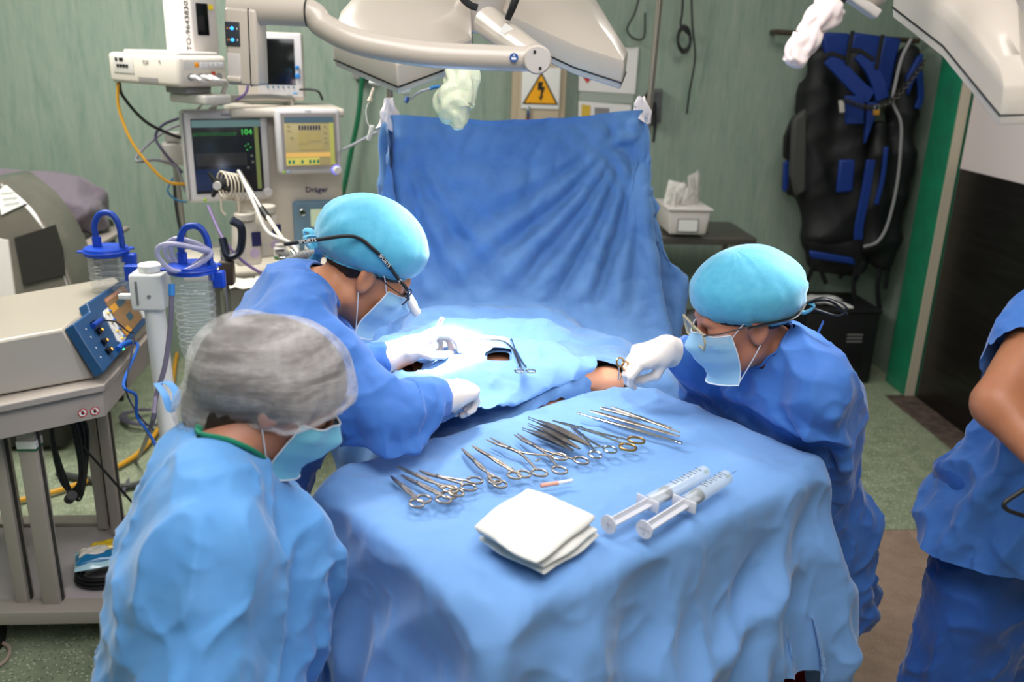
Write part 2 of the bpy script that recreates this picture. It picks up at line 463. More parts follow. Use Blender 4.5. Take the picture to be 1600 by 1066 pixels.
def boundary_loop(f, v, near, r):
    from collections import Counter
    c = Counter()
    for q in np.asarray(f).tolist():
        for k in range(4): a, b = q[k], q[(k + 1) % 4]; c[(min(a, b), max(a, b))] += 1
    nb = {}
    for (a, b), n in c.items():
        if n == 1 and np.linalg.norm(v[a] - near) < r: nb.setdefault(a, []).append(b); nb.setdefault(b, []).append(a)
    best = []
    seen = set()
    for s0 in nb:
        if s0 in seen: continue
        lp = [s0]; seen.add(s0); cur = s0
        while True:
            nx = [q for q in nb.get(cur, []) if q not in seen]
            if not nx: break
            cur = nx[0]; seen.add(cur); lp.append(cur)
        if len(lp) > len(best): best = lp
    return v[best]
def vnormals(v, f):
    f = np.asarray(f); n = np.cross(v[f[:, 2]] - v[f[:, 0]], v[f[:, 3]] - v[f[:, 1]]); N = np.zeros_like(v)
    for k in range(4): np.add.at(N, f[:, k], n)
    return N / (np.linalg.norm(N, axis=1)[:, None] + 1e-12)
class BoxCol:
    """rotated rounded box collider"""
    def __init__(s, c, size, rz=0.0, r=0.015): s.c = np.array(c, float); s.h = np.array(size) / 2 - r; s.R = RZ(rz); s.r = r
    def collide(s, x, thick):
        y = (x - s.c) @ s.R; q = np.abs(y) - s.h; out = np.maximum(q, 0); lo = np.linalg.norm(out, axis=1)
        inside = np.minimum(q.max(1), 0); d = lo + inside - s.r; h = np.nonzero(d < thick)[0]
        yy = y[h]; qq = q[h]; o = out[h]; nl = np.linalg.norm(o, axis=1)
        nrm = np.sign(yy) * o / (nl[:, None] + 1e-9)
        deep = nl < 1e-6; am = np.argmax(qq, 1); nd = np.zeros_like(yy); nd[np.arange(len(h)), am] = np.sign(yy[np.arange(len(h)), am]); nrm[deep] = nd[deep]
        nrm = nrm @ s.R.T
        return h, nrm * (thick - d[h])[:, None], nrm
def grid_faces(nu, nv):
    f = []
    for i in range(nu - 1):
        for j in range(nv - 1): f.append((i * nv + j, (i + 1) * nv + j, (i + 1) * nv + j + 1, i * nv + j + 1))
    return np.array(f)
# ------------------------------------------------------------------ room shell
def node_mat(name, build):
    m = bpy.data.materials.new(name); m.use_nodes = True; nt = m.node_tree; b = nt.nodes['Principled BSDF']
    build(nt, b); return m
def _N(nt, t, **kw):
    n = nt.nodes.new(t)
    for k, v in kw.items():
        if k in n.inputs: n.inputs[k].default_value = v
        else: setattr(n, k, v)
    return n
def _ramp(nt, src, stops):
    r = nt.nodes.new('ShaderNodeValToRGB'); e = r.color_ramp.elements
    while len(e) < len(stops): e.new(0.5)
    for i, (p, c) in enumerate(stops): e[i].position = p; e[i].color = (*lin(c), 1)
    nt.links.new(src, r.inputs[0]); return r.outputs[0]
def wall_nodes(nt, b):
    tc = _N(nt, 'ShaderNodeTexCoord'); mp = _N(nt, 'ShaderNodeMapping'); mp.inputs['Scale'].default_value = (7, 7, 0.9)
    nt.links.new(tc.outputs['Object'], mp.inputs[0])
    n = _N(nt, 'ShaderNodeTexNoise', Scale=1.6, Detail=8, Roughness=0.7, Distortion=0.6); nt.links.new(mp.outputs[0], n.inputs[0])
    c = _ramp(nt, n.outputs[0], [(0.3, (104, 128, 112)), (0.45, (136, 152, 138)), (0.6, (146, 158, 144)), (0.72, (166, 170, 156))])
    n2 = _N(nt, 'ShaderNodeTexNoise', Scale=6, Detail=6, Roughness=0.75); nt.links.new(mp.outputs[0], n2.inputs[0])
    c2 = _ramp(nt, n2.outputs[0], [(0.35, (108, 138, 122)), (0.6, (148, 158, 144)), (0.75, (172, 172, 160))])
    mx = _N(nt, 'ShaderNodeMix', data_type='RGBA'); mx.inputs[0].default_value = 0.45
    nt.links.new(c, mx.inputs[6]); nt.links.new(c2, mx.inputs[7]); nt.links.new(mx.outputs[2], b.inputs['Base Color'])
    b.inputs['Roughness'].default_value = 0.45
WALL = node_mat('green marbled wall sheet', wall_nodes)
def floor_nodes(base, lights, darks, sc):
    def fn(nt, b):
        tc = _N(nt, 'ShaderNodeTexCoord')
        n = _N(nt, 'ShaderNodeTexNoise', Scale=14, Detail=6); nt.links.new(tc.outputs['Object'], n.inputs[0])
        c = _ramp(nt, n.outputs[0], [(0.35, base[0]), (0.65, base[1])])
        prev = c
        for k, (colr, s, th) in enumerate([(lights, sc, 0.2), (darks, sc * 1.35, 0.16)]):
            v = _N(nt, 'ShaderNodeTexVoronoi', Scale=s); nt.links.new(tc.outputs['Object'], v.inputs['Vector'])
            w = _N(nt, 'ShaderNodeTexWhiteNoise'); nt.links.new(v.outputs['Position'], w.inputs['Vector'])
            r = _N(nt, 'ShaderNodeMath', operation='LESS_THAN'); nt.links.new(w.outputs['Value'], r.inputs[0]); r.inputs[1].default_value = th
            d = _N(nt, 'ShaderNodeMath', operation='LESS_THAN'); nt.links.new(v.outputs['Distance'], d.inputs[0]); d.inputs[1].default_value = 0.42
            mu = _N(nt, 'ShaderNodeMath', operation='MULTIPLY'); nt.links.new(r.outputs[0], mu.inputs[0]); nt.links.new(d.outputs[0], mu.inputs[1])
            mu2 = _N(nt, 'ShaderNodeMath', operation='MULTIPLY'); nt.links.new(mu.outputs[0], mu2.inputs[0]); mu2.inputs[1].default_value = 0.75
            mx = _N(nt, 'ShaderNodeMix', data_type='RGBA'); nt.links.new(mu2.outputs[0], mx.inputs[0]); nt.links.new(prev, mx.inputs[6])
            mx.inputs[7].default_value = (*lin(colr), 1); prev = mx.outputs[2]
        nt.links.new(prev, b.inputs['Base Color']); b.inputs['Roughness'].default_value = 0.38
    return fn
FLOOR_G = node_mat('green speckled sheet flooring', floor_nodes(((130, 140, 116), (150, 158, 132)), (206, 208, 184), (66, 78, 64), 115))
FLOOR_B = node_mat('beige vinyl flooring', floor_nodes(((158, 132, 116), (172, 146, 128)), (184, 162, 146), (140, 114, 100), 170))
M_white = mat('white paint', (232, 222, 220), 0.5)
M_green = mat('green enamel trim', (28, 128, 92), 0.4, noise=(9, (34, 112, 84), 0.2))
M_offwh = mat('aged cream edge', (190, 180, 160), 0.6)
M_steel_dk = mat('dark brushed kick plate', (60, 56, 52), 0.35, 0.75, noise=(3, (34, 32, 30), 0.3), stretch=(1, 1, 14))
M_dirt = mat('grimy threshold', (58, 44, 40), 0.8, noise=(20, (104, 88, 80), 0.25))
RX0, RX1, RY0, RY1, RZ1 = -2.9, 2.63, -1.7, 5.0, 3.0
def slab(name, c, size, m, bev=0): return struct(MB().box(c, size, bev).build(name, m))
YB, XJ = 2.995, 1.853
slab('floor', ((RX0 + RX1) / 2, (YB + RY1) / 2, -0.05), (RX1 - RX0 + .3, RY1 - YB, 0.1), FLOOR_G)
slab('floor_left', ((RX0 - 0.48) / 2, (YB + .005 + RY0) / 2, -0.05), (abs(RX0) - 0.48, YB - RY0 + .01, 0.1), FLOOR_G)
_fb = struct(MB().box((((-0.48) + RX1) / 2, (YB + RY0) / 2, -0.06), (RX1 + 0.48, YB - RY0, 0.08), 0).build('floor_right', M_dirt))
for (x0, x1) in ((-0.48, XJ), (XJ, RX1)):
    for (y0, y1) in ((YB - 2.0, YB), (RY0, YB - 2.0)):
        MB().box(((x0 + x1) / 2, (y0 + y1) / 2, -0.01), (x1 - x0 - .003, y1 - y0 - .003, 0.02), 0.0015).build('tile', FLOOR_B, _fb)
slab('wall_back', ((RX0 + RX1) / 2, RY1 + .05, RZ1 / 2), (RX1 - RX0 + .4, 0.1, RZ1), WALL)
slab('wall_left', (RX0 - .05, (RY0 + RY1) / 2, RZ1 / 2), (0.1, RY1 - RY0, RZ1), WALL)
slab('wall_front', ((RX0 + RX1) / 2, RY0 - .05, RZ1 / 2), (RX1 - RX0 + .4, 0.1, RZ1), WALL)
slab('ceiling', ((RX0 + RX1) / 2, (RY0 + RY1) / 2, RZ1 + .05), (RX1 - RX0 + .4, RY1 - RY0 + .2, 0.1), mat('ceiling paint', (225, 225, 220), 0.7))
DY0, DY1, DZ = 3.05, 4.38, 2.12
wr = MB(); wr.box((RX1 + .05, (DY1 + .24 + RY1) / 2, RZ1 / 2), (0.1, RY1 - DY1 - .24, RZ1))
wr.box((RX1 + .05, (RY0 + DY0) / 2, RZ1 / 2), (0.1, DY0 - RY0, RZ1)); wr.box((RX1 + .05, (DY0 + DY1 + .36) / 2, (RZ1 + DZ + .1) / 2), (0.1, DY1 - DY0 + .36, RZ1 - DZ - .1))
struct(wr.build('wall_right', WALL))
tr = MB(); tr.box((RX1 + .0, DY1 + .14, DZ / 2), (0.13, 0.24, DZ), 0.006)
tr.box((RX1 + .0, DY0 - .06, DZ / 2), (0.13, 0.1, DZ), 0.006); tr.box((RX1, (DY0 + DY1) / 2 + .12, DZ + .05), (0.13, DY1 - DY0 + .46, 0.1), 0.006)
struct(tr.build('trim_1', M_green))
slab('trim_2', (RX1 - .045, DY1 + .014, DZ / 2), (0.05, 0.010, DZ), M_offwh)
slab('trim_3', (RX1 - .09, (DY0 + DY1) / 2, 0.004), (0.17, DY1 - DY0 + .05, 0.012), M_dirt, 0.004)
_dr = struct(MB().box((RX1 + .01, (DY0 + DY1) / 2, DZ / 2 + .01), (0.045, DY1 - DY0 - .004, DZ - .02), 0.004).build('door_1', mat('pinkish white door', (222, 208, 208), 0.45)))
MB().box((RX1 - .016, (DY0 + DY1) / 2, 0.64), (0.006, DY1 - DY0 - .03, 1.255), 0.002).build('kick_plate', M_steel_dk, _dr)
# ------------------------------------------------------------------ fabrics
def fabric_nodes(col, col2, rough=0.72, foldscale=0.0, weave=900, mott=0.35, sheen=0.3):
    def fn(nt, b):
        tc = _N(nt, 'ShaderNodeTexCoord')
        n = _N(nt, 'ShaderNodeTexNoise', Scale=9, Detail=7, Roughness=0.65); nt.links.new(tc.outputs['Object'], n.inputs[0])
        c = _ramp(nt, n.outputs[0], [(0.5 - mott / 2, col), (0.5 + mott / 2, col2)])
        nt.links.new(c, b.inputs['Base Color']); b.inputs['Roughness'].default_value = rough
        b.inputs['Sheen Weight'].default_value = sheen; b.inputs['Sheen Roughness'].default_value = 0.4
        b.inputs['Specular IOR Level'].default_value = 0.22
        # crumple facets + fine nonwoven relief
        v = _N(nt, 'ShaderNodeTexNoise', Scale=3.2, Detail=3.5, Roughness=0.55, Distortion=0.35); v.noise_type = 'RIDGED_MULTIFRACTAL'; v.normalize = True
        nt.links.new(tc.outputs['Object'], v.inputs['Vector'])
        b1 = _N(nt, 'ShaderNodeBump', Strength=0.5, Distance=0.035); nt.links.new(v.outputs[0], b1.inputs['Height'])
        n3 = _N(nt, 'ShaderNodeTexNoise', Scale=weave, Detail=2); nt.links.new(tc.outputs['Object'], n3.inputs[0])
        b2 = _N(nt, 'ShaderNodeBump', Strength=0.12, Distance=0.002); nt.links.new(n3.outputs[0], b2.inputs['Height']); nt.links.new(b1.outputs[0], b2.inputs['Normal'])
        nt.links.new(b2.outputs[0], b.inputs['Normal'])
        if foldscale: b1.inputs['Strength'].default_value = foldscale
    return fn
BLUE = node_mat('blue nonwoven drape', fabric_nodes((104, 148, 204), (114, 156, 210), foldscale=0.10, mott=.9))
BLUE_S = node_mat('blue mottled screen drape', fabric_nodes((82, 122, 174), (106, 146, 194), foldscale=0.3, mott=0.5))
BLUE_G = node_mat('blue gown fabric', fabric_nodes((60, 108, 184), (70, 118, 192), foldscale=0.35))
BLUE_L = node_mat('light blue gown fabric', fabric_nodes((84, 142, 202), (96, 152, 210), foldscale=0.35))
BLUE_D = node_mat('deep blue scrub fabric', fabric_nodes((38, 82, 160), (48, 92, 170), foldscale=0.4))
WHITE_C = mat('white cotton', (222, 219, 214), 0.9, bump=(220, 0.25, 0.002), sheen=0.3)

# ------------------------------------------------------------------ instrument table and its drape
TC = np.array([0.2965, 1.69, 0]); TRZ = math.atan2(.542, .789); TL, TW, TZ = 0.97, 0.62, 0.945
tb = thing('instrument_table', 'steel instrument table hidden under the light blue drape that carries the surgical tools', 'table', (TC[0], TC[1], 0), TRZ)
MB().box((0, 0, TZ - .034), (TL-.07, TW-.07, 0.024), 0.008).build('table_top', mat('stainless steel', (190, 190, 190), 0.3, 1.0), tb)
for sx in (-1, 1):
    for sy in (-1, 1): MB().cyl((sx * (TL / 2 - .06), sy * (TW / 2 - .06), 0.0), (sx * (TL / 2 - .06), sy * (TW / 2 - .06), TZ - .044), 0.014).build('leg', mat('stainless steel', (0, 0, 0)), tb)
def sim_table_drape():
    cx, cy = 1.64, 1.30; st = 0.018; nu, nv = int(cx / st), int(cy / st)
    u = np.linspace(-cx / 2, cx / 2, nu); w = np.linspace(-cy / 2, cy / 2, nv)
    rng = np.random.default_rng(3)
    v = np.array([(a, b, 0) for a in u for b in w]) @ RZ(TRZ + 0.03).T + TC + V(-.02, -.03, TZ + .012)
    f = grid_faces(nu, nv)
    # supporting bodies: table; folds of fabric bunch on the far edge
    t = BoxCol((TC[0], TC[1], TZ / 2), (TL + .02, TW + .02, TZ + .002), TRZ, 0.025); t2 = BoxCol((TC[0] + .02, TC[1] - .02, .34), (TL + .1, TW + .12, .68), TRZ, 0.05)
    p = cloth(v, f, [t, t2], steps=95, iters=7, thick=0.006, fric=0.9, bendk=0.4, shear=0.5, scale=1.003, jitter=0.002, seed=4, damp=0.97)
    N = vnormals(p, f); h = np.clip((TZ - .01 - p[:, 2]) / .18, 0, 1)
    d = folds(p, ((26, 6, 3), (-8, 30, 4), (15, 17, -9)), .030, 6) * h
    q = (p - TC) @ RZ(TRZ)
    for x0 in (-.34, .03, .36): d -= .0035 * np.exp(-((q[:, 0] - x0 - .01 * np.sin(q[:, 1] * 9)) / .012) ** 2)
    for y0 in (-.16, .14): d -= .0035 * np.exp(-((q[:, 1] - y0 - .01 * np.sin(q[:, 0] * 8)) / .012) ** 2)
    return p + N * np.sign(N[:, 2].mean()) * d[:, None], f
_p, _f = sim_table_drape()
o = crumple(mesh_obj('table_drape', _p, _f, BLUE), .016, .30, .005, .10); tag(o, 'large light blue drape covering the instrument table, under the forceps, gauze and syringes', 'drape')
_drape_v = _p
def top_z(x, y):
    d = np.hypot(_drape_v[:, 0] - x, _drape_v[:, 1] - y); i = np.argsort(d)[:6]; return _drape_v[i, 2].max()

def table_clip(p, f):
    q = (p - TC) @ RZ(TRZ); lim = TW / 2 + .006; m = (q[:, 1] < lim) & (q[:, 1] > lim - .026) & (p[:, 2] > .8); q[m, 1] = lim
    p[:] = q @ RZ(TRZ).T + TC; return f[q[:, 1][f].min(1) > lim - .001]
# ------------------------------------------------------------------ patient and operating table
SKIN_P = mat('warm tan skin', (206, 142, 108), 0.5, sss=0.15, noise=(18, (214, 150, 116), 0.3))
ot = thing('operating_table', 'padded operating table hidden beneath the drapes between the two surgeons', 'operating table', (0.16, 2.5, 0))
MB().box((0, 0.0, 0.76), (0.5, 1.75, 0.07), 0.03).build('mattress', mat('black vinyl', (26, 26, 28), 0.4), ot)
for q in (-1, 1): MB().box((.37 * q, .06, .84), (.3, .14, .04), .015).build('arm_board', mat('black vinyl', (0, 0, 0)), ot)
MB().box((0, 0, 0.705), (0.48, 1.7, 0.03), 0.005).build('table_frame', mat('stainless steel', (0, 0, 0)), ot)
MB().box((0, 0.1, 0.37), (0.24, 0.3, 0.66), 0.02).build('column', mat('stainless steel', (0, 0, 0)), ot)
MB().box((0, 0.1, 0.03), (0.45, 0.8, 0.06), 0.02).build('base', mat('grey enamel', (150, 150, 148), 0.4), ot)
px = 0.15
patient_prims = [ell((.14, 2.16, .955), (.13, .10, .05), k=.05), cap((px - .10, 2.13, .88), (px + .10, 2.13, .88), .088, k=.05), cap((px - .11, 2.25, .905), (px + .11, 2.25, .905), .095, k=.08),
    cap((px - .13, 2.5, .89), (px + .13, 2.5, .89), .105, k=.08), cap((px - .17, 2.72, .89), (px + .17, 2.72, .89), .085, k=.08),
    cap((px, 2.8, .88), (px, 2.94, .88), .055, k=.05), ell((px, 3.02, .90), (.077, .115, .095), k=.03), ell((px, 3.0, .985), (.014, .02, .02), k=.02),
    cap((px - .2, 2.72, .89), (px - .30, 2.45, .90), .05, .044, k=.05), cap((px - .30, 2.45, .90), (px - .235, 2.1, .945), .045, .036, k=.03),
    cap((px + .2, 2.72, .89), (px + .36, 2.48, .90), .05, .046, k=.05), cap((px + .36, 2.48, .90), (px + .29, 2.2, .94), .046, .04, k=.03), cap((px + .29, 2.2, .94), (px + .18, 2.16, .96), .038, .03, k=.03),
    cap((px - .1, 2.1, .84), (px - .09, 1.70, .84), .07, .05, k=.05), cap((px + .1, 2.1, .84), (px + .09, 1.70, .84), .07, .05, k=.05)]
_v, _f = sdf_mesh(patient_prims, 0.014)
pat = mesh_obj('person', _v, _f, SKIN_P); tag(pat, 'person lying on the operating table under blue drapes, only small patches of skin showing', 'person')
patSDF = GridSDF(patient_prims, 0.016)

# ------------------------------------------------------------------ screen drape hung between two poles
PL = V(-0.178, 2.9, 1.575); PR = V(0.631, 2.9, 1.612)
def screen_folds(p, U, S_, uL, uR):
    p = p.copy()
    for (u0, sgn, amp, a0, a1, nf) in ((uR, -1, .034, -.1, 1.15, 5.2), (uL, 1, .022, -.1, .8, 4.2)):
        du = (U - u0) * sgn; r = np.hypot(du, S_) + 1e-6; ang = np.arctan2(du, S_)     # 0 = straight down, + towards the middle
        win = np.clip((ang - a0) / .25, 0, 1) * np.clip((a1 - ang) / .35, 0, 1); rad = np.clip(r / .12, 0, 1) * np.exp(-(np.maximum(r - .45, 0) / .35) ** 2)
        tri = 1 - 2 * np.abs(((ang * nf + .22 * np.sin(r * 7)) % 1) * 2 - 1)
        p[:, 1] -= amp * tri * win * rad * (p[:, 2] > 1.0)
    for s0 in (.17, .42, .67): p[:, 1] += .006 * np.exp(-((S_ - s0 - .01 * np.sin(U * 9)) / .016) ** 2) * (p[:, 2] > 1.0)
    for u0 in (-.22, .05, .3): p[:, 1] += .005 * np.exp(-((U - u0) / .016) ** 2) * (p[:, 2] > 1.0)
    t = np.clip((U - uL) / (uR - uL), 0, 1); p[:, 2] -= .085 * t * (1 - t) * np.exp(-S_ / .4)
    return p
def sim_screen():
    wdt, hgt = 1.5, 1.62; st = 0.023; nu, nv = int(wdt / st), int(hgt / st)
    cx = 0.24
    us = np.linspace(-wdt / 2, wdt / 2, nu); vs = np.linspace(0, hgt, nv)
    f = grid_faces(nu, nv)
    rest = np.array([(u, 0, -s) for u in us for s in vs])
    # pinned top-edge vertices
    iL = int(np.argmin(np.abs(us - (-0.40)))); iR = int(np.argmin(np.abs(us - 0.405)))
    v = np.zeros_like(rest)
    uL, uR = us[iL], us[iR]
    for i, u in enumerate(us):
        t = (u - uL) / (uR - uL); tc_ = min(max(t, 0), 1)
        xt = PL[0] + (PR[0] - PL[0]) * tc_; zt = PL[2] + (PR[2] - PL[2]) * tc_
        if t < 0: xt += (u - uL) * 0.25; 
        if t > 1: xt += (u - uR) * 0.3
        dr = 0.75 * max(0, -t, t - 1) * (uR - uL)
        for j, s in enumerate(vs):
            spread = 1 + 0.35 * min(s, 0.7)
            x = cx + (xt - cx) * spread
            yy = 2.9 - 0.02 * s + 0.035 * math.sin(u * 16) * min(1, s * 1.2) * (1 if 0 < t < 1 else 1.4)
            zz = zt - dr - s
            if zz < 1.02:
                e = 1.02 - zz; yy -= e * 0.98; zz = 1.03 + 0.012 * math.sin(u * 21 + e * 15)
            v[i * nv + j] = (x, yy, zz)
    pins = [(iL - k) * nv for k in range(5)] + [(iR + k) * nv for k in range(5)]
    for d in range(5): v[(iL - d) * nv] = PL + V(-.004 * d, (.014 if d % 2 else -.014), -.004 * d)
    for d in range(5): v[(iR + d) * nv] = PR + V(.004 * d, (.014 if d % 2 else -.014), -.004 * d)
    tabl = BoxCol((0.16, 2.5, 0.74), (0.56, 1.7, 0.12), 0, 0.03); arms_ = BoxCol((0.17, 2.56, 0.80), (1.04, 0.36, 0.14), 0, 0.05)
    wc = int(np.argmin(np.abs(us - .72))); wp = (wc) * nv + int(.5 / st); pins.append(wp); v[wp] = W(1066, 425, Y=2.80)
    wp = 1 * nv + int(.5 / st); pins.append(wp); v[wp] = W(574, 330, Y=2.86)
    def cut(p, f):
     c = p[f].mean(1)
     holeL = ((c[:, 0] + 0.09) / 0.045) ** 2 + ((c[:, 1] - 2.15) / 0.05) ** 2 < 1
     holeR = ((c[:, 0] - 0.40) / 0.10) ** 2 + ((c[:, 1] - 2.165) / 0.03) ** 2 < 1
     holeW = ((c[:, 0] - 0.14) / 0.04) ** 2 + ((c[:, 1] - 2.135) / 0.03) ** 2 < 1
     return f[~(holeW | holeL | holeR)]
    p = cloth(v, f, [patSDF, tabl, arms_], pins=pins, steps=75, iters=7, thick=0.02, fric=0.7, bendk=0.08, shear=0.5, lra=True, rest=rest, scale=1.0, seed=2, damp=0.96, jitter=0.006)
    U = rest[:, 0]; S_ = -rest[:, 2]; f = cut(p, table_clip(p, f))
    return screen_folds(p, U, S_, us[iL], us[iR]), f
_ps, _fs = sim_screen()
o = crumple(mesh_obj('screen_drape', _ps, _fs, BLUE_S), .014, .20, .005, .09); tag(o, 'tall blue drape hung as a screen between two poles behind the patient', 'drape')
def sim_cover():
    """drape over the patient in front of the screen with an opening above the wound"""
    wdt, hgt, st = 0.60, 0.66, 0.016; nu, nv = int(wdt / st), int(hgt / st)
    us = np.linspace(-wdt / 2, wdt / 2, nu); vs = np.linspace(0, hgt, nv)
    v = np.array([(px - .06 + u, 2.50 - s, 1.05 + 0.012 * math.sin(u * 23 + s * 9) * math.cos(s * 17)) for u in us for s in vs]); f = grid_faces(nu, nv)
    tabl = BoxCol((0.16, 2.5, 0.74), (0.56, 1.7, 0.12), 0, 0.03)
    p = cloth(v, f, [patSDF, tabl], steps=35, iters=6, anchor=.03, thick=0.036, fric=0.8, bendk=0.15, shear=0.4, scale=1.06, seed=7, damp=0.95, jitter=0.006)
    f = table_clip(p, f); c = p[f].mean(1); hole = ((c[:, 0] - 0.14) / 0.04) ** 2 + ((c[:, 1] - 2.135) / 0.03) ** 2 < 1; holeL = ((c[:, 0] + 0.09) / 0.045) ** 2 + ((c[:, 1] - 2.15) / 0.05) ** 2 < 1
    return p, f[~(hole | holeL)]
_pc, _fc = sim_cover()
o = crumple(mesh_obj('patient_drape', _pc, _fc, BLUE), .018, .10, .004, .06); tag(o, 'crumpled pale blue drape over the patient with an opening at the wound', 'drape')
# ------------------------------------------------------------------ people
def nrm(v): v = np.asarray(v, float); return v / np.linalg.norm(v)
class Head:
    def __init__(s, origin, fwd, up, scale=1.0):
        s.o = np.asarray(origin, float); f = nrm(fwd); l = nrm(np.cross(up, f)); u = np.cross(f, l)
        s.R = np.stack([f, l, u], 1); s.s = scale
    def w(s, *p): return s.o + s.R @ (np.array(p, float) * s.s)
    def ws(s, P): return s.o + (np.asarray(P) * s.s) @ s.R.T
    def e(s, c, r, k=0.02, sub=False, R=None): return ell(s.w(*c), np.array(r) * s.s, s.R if R is None else s.R @ R, k * s.s, sub)
    def c(s, a, b, r, r2=None, k=0.02): return cap(s.w(*a), s.w(*b), r * s.s, (r if r2 is None else r2) * s.s, k * s.s)
    def prims(s):
        e, c = s.e, s.c
        P = [e((-.014, 0, .036), (.097, .076, .088)), e((.028, 0, -.035), (.062, .058, .082), .03), e((.07, 0, -.1), (.02, .022, .018), .025),
             c((.0, .05, -.06), (.06, .018, -.1), .016, .016, .03), c((.0, -.05, -.06), (.06, -.018, -.1), .016, .016, .03),
             c((.079, .028, .026), (.079, -.028, .026), .014, .014, .02), c((.086, 0, .018), (.108, 0, -.03), .0075, .011, .015),
             e((.1, .012, -.034), (.011, .008, .009), .008), e((.1, -.012, -.034), (.011, .008, .009), .008),
             e((.062, .043, -.016), (.022, .02, .018), .03), e((.062, -.043, -.016), (.022, .02, .018), .03),
             e((.085, 0, -.06), (.014, .026, .007), .012), e((.083, 0, -.071), (.013, .022, .007), .01)]
        for q in (1, -1):
            P += [e((.094, .032 * q, .004), (.012, .016, .011), .014, True), e((.0755, .032 * q, .004), (.0135, .0145, .0125), .004),
                  e((-.006, .078 * q, -.004), (.02, .008, .032), .01, R=RY(-.25) @ RZ(-.35 * q)), e((.0, .087 * q, .0), (.011, .006, .02), .004, True, R=RY(-.25)),
                  e((-.004, .076 * q, -.027), (.008, .006, .008), .008)]
        return P
    def shell(s, prims, c0, nth, nph, region, off, z_axis=None, rmax=0.3):
        """sheet around the head: spherical map about local c0; region(th, ph)->(az, el) in local frame; off(az, el, i, j)"""
        raise NotImplementedError
def ray_hit(prims, o, D, rmax=0.3, n=70):
    """distance from o along each direction D (N,3) to the OUTERMOST surface"""
    t = np.linspace(rmax, 0.0, n); r = np.zeros(len(D)); done = np.zeros(len(D), bool); prev = None
    for a in t:
        P = o + D * a; d = np.full(len(D), 1.0)
        for p in prims:
            if p.sub: continue
            d = np.minimum(d, p.f(P[:, 0], P[:, 1], P[:, 2]))
        new = (d < 0) & ~done
        if prev is not None and new.any(): r[new] = a + (prev_t - a) * (-d[new]) / (prev[new] - d[new] + 1e-9)
        done |= new; prev = d; prev_t = a
    return r
def blur(A, n, wrap0=False, wrap1=False):
    for _ in range(n):
        for ax, wr in ((0, wrap0), (1, wrap1)):
            if wr: A = (np.roll(A, 1, ax) + A * 2 + np.roll(A, -1, ax)) / 4
            else:
                B = np.concatenate([np.take(A, [0], ax), A, np.take(A, [-1], ax)], ax); n_ = A.shape[ax]
                A = (np.take(B, range(0, n_), ax) + 2 * A + np.take(B, range(2, n_ + 2), ax)) / 4
    return A
def cap_mesh(hd, prims, edge, off, naz=84, nel=26, c0=(-.01, 0, .03), bl=4, amp=0.003, seed=0, knot=None):
    """cloth cap: edge(az)-> lowest elevation angle; radius from the head plus off(az, t)"""
    rng = np.random.default_rng(seed); az = np.linspace(-PI, PI, naz, endpoint=False); C0 = hd.w(*c0)
    A = np.zeros((naz, nel)); EL = np.zeros((naz, nel)); T = np.zeros((naz, nel))
    for i, a in enumerate(az):
        e0 = edge(a); t = np.linspace(0, 1, nel); A[i] = a; T[i] = t; EL[i] = e0 + (PI / 2 - e0) * t ** 0.9 * 0.985
    Dl = np.stack([np.cos(EL) * np.cos(A), np.cos(EL) * np.sin(A), np.sin(EL)], -1)
    Dw = Dl.reshape(-1, 3) @ hd.R.T
    r = ray_hit(prims, C0, Dw, 0.24 * hd.s).reshape(naz, nel); r = blur(r, bl, True, False)
    o = np.vectorize(off)(A, T) * hd.s
    # pleats that fan out from the gathered edge / knot
    ph = rng.uniform(0, 6.28, 4); kn = 0 if knot is None else knot
    w = amp * hd.s * (np.sin(A * 17 + ph[0] + 3 * T) * 0.6 + np.sin(A * 29 + ph[1] - 4 * T) * 0.4 + np.sin(A * 9 + ph[2] + 6 * T) * .5) * (0.35 * (1 - T) + np.exp(-T * 3.0))
    if knot is not None:
        dk = np.arccos(np.clip(Dl @ nrm(knot), -1, 1)); tang = np.arctan2(Dl[..., 1] - nrm(knot)[1], Dl[..., 2] - nrm(knot)[2])
        w = w * 0.6 + amp * 1.5 * hd.s * np.sin(tang * 13 + 1.5 * np.sin(dk * 5)) * np.exp(-(dk / 0.9) ** 2)
    r = r + o + w
    P = C0 + Dw.reshape(naz, nel, 3) * r[..., None]
    v = P.reshape(-1, 3); f = []
    for i in range(naz):
        for j in range(nel - 1): f.append((i * nel + j, ((i + 1) % naz) * nel + j, ((i + 1) % naz) * nel + j + 1, i * nel + j + 1))
    top = C0 + hd.R @ np.array([0, 0, 1.]) * r[:, -1].mean(); v = np.vstack([v, top]); n = len(v) - 1
    for i in range(naz): f.append((i * nel + nel - 1, ((i + 1) % naz) * nel + nel - 1, n))
    return v, f, P
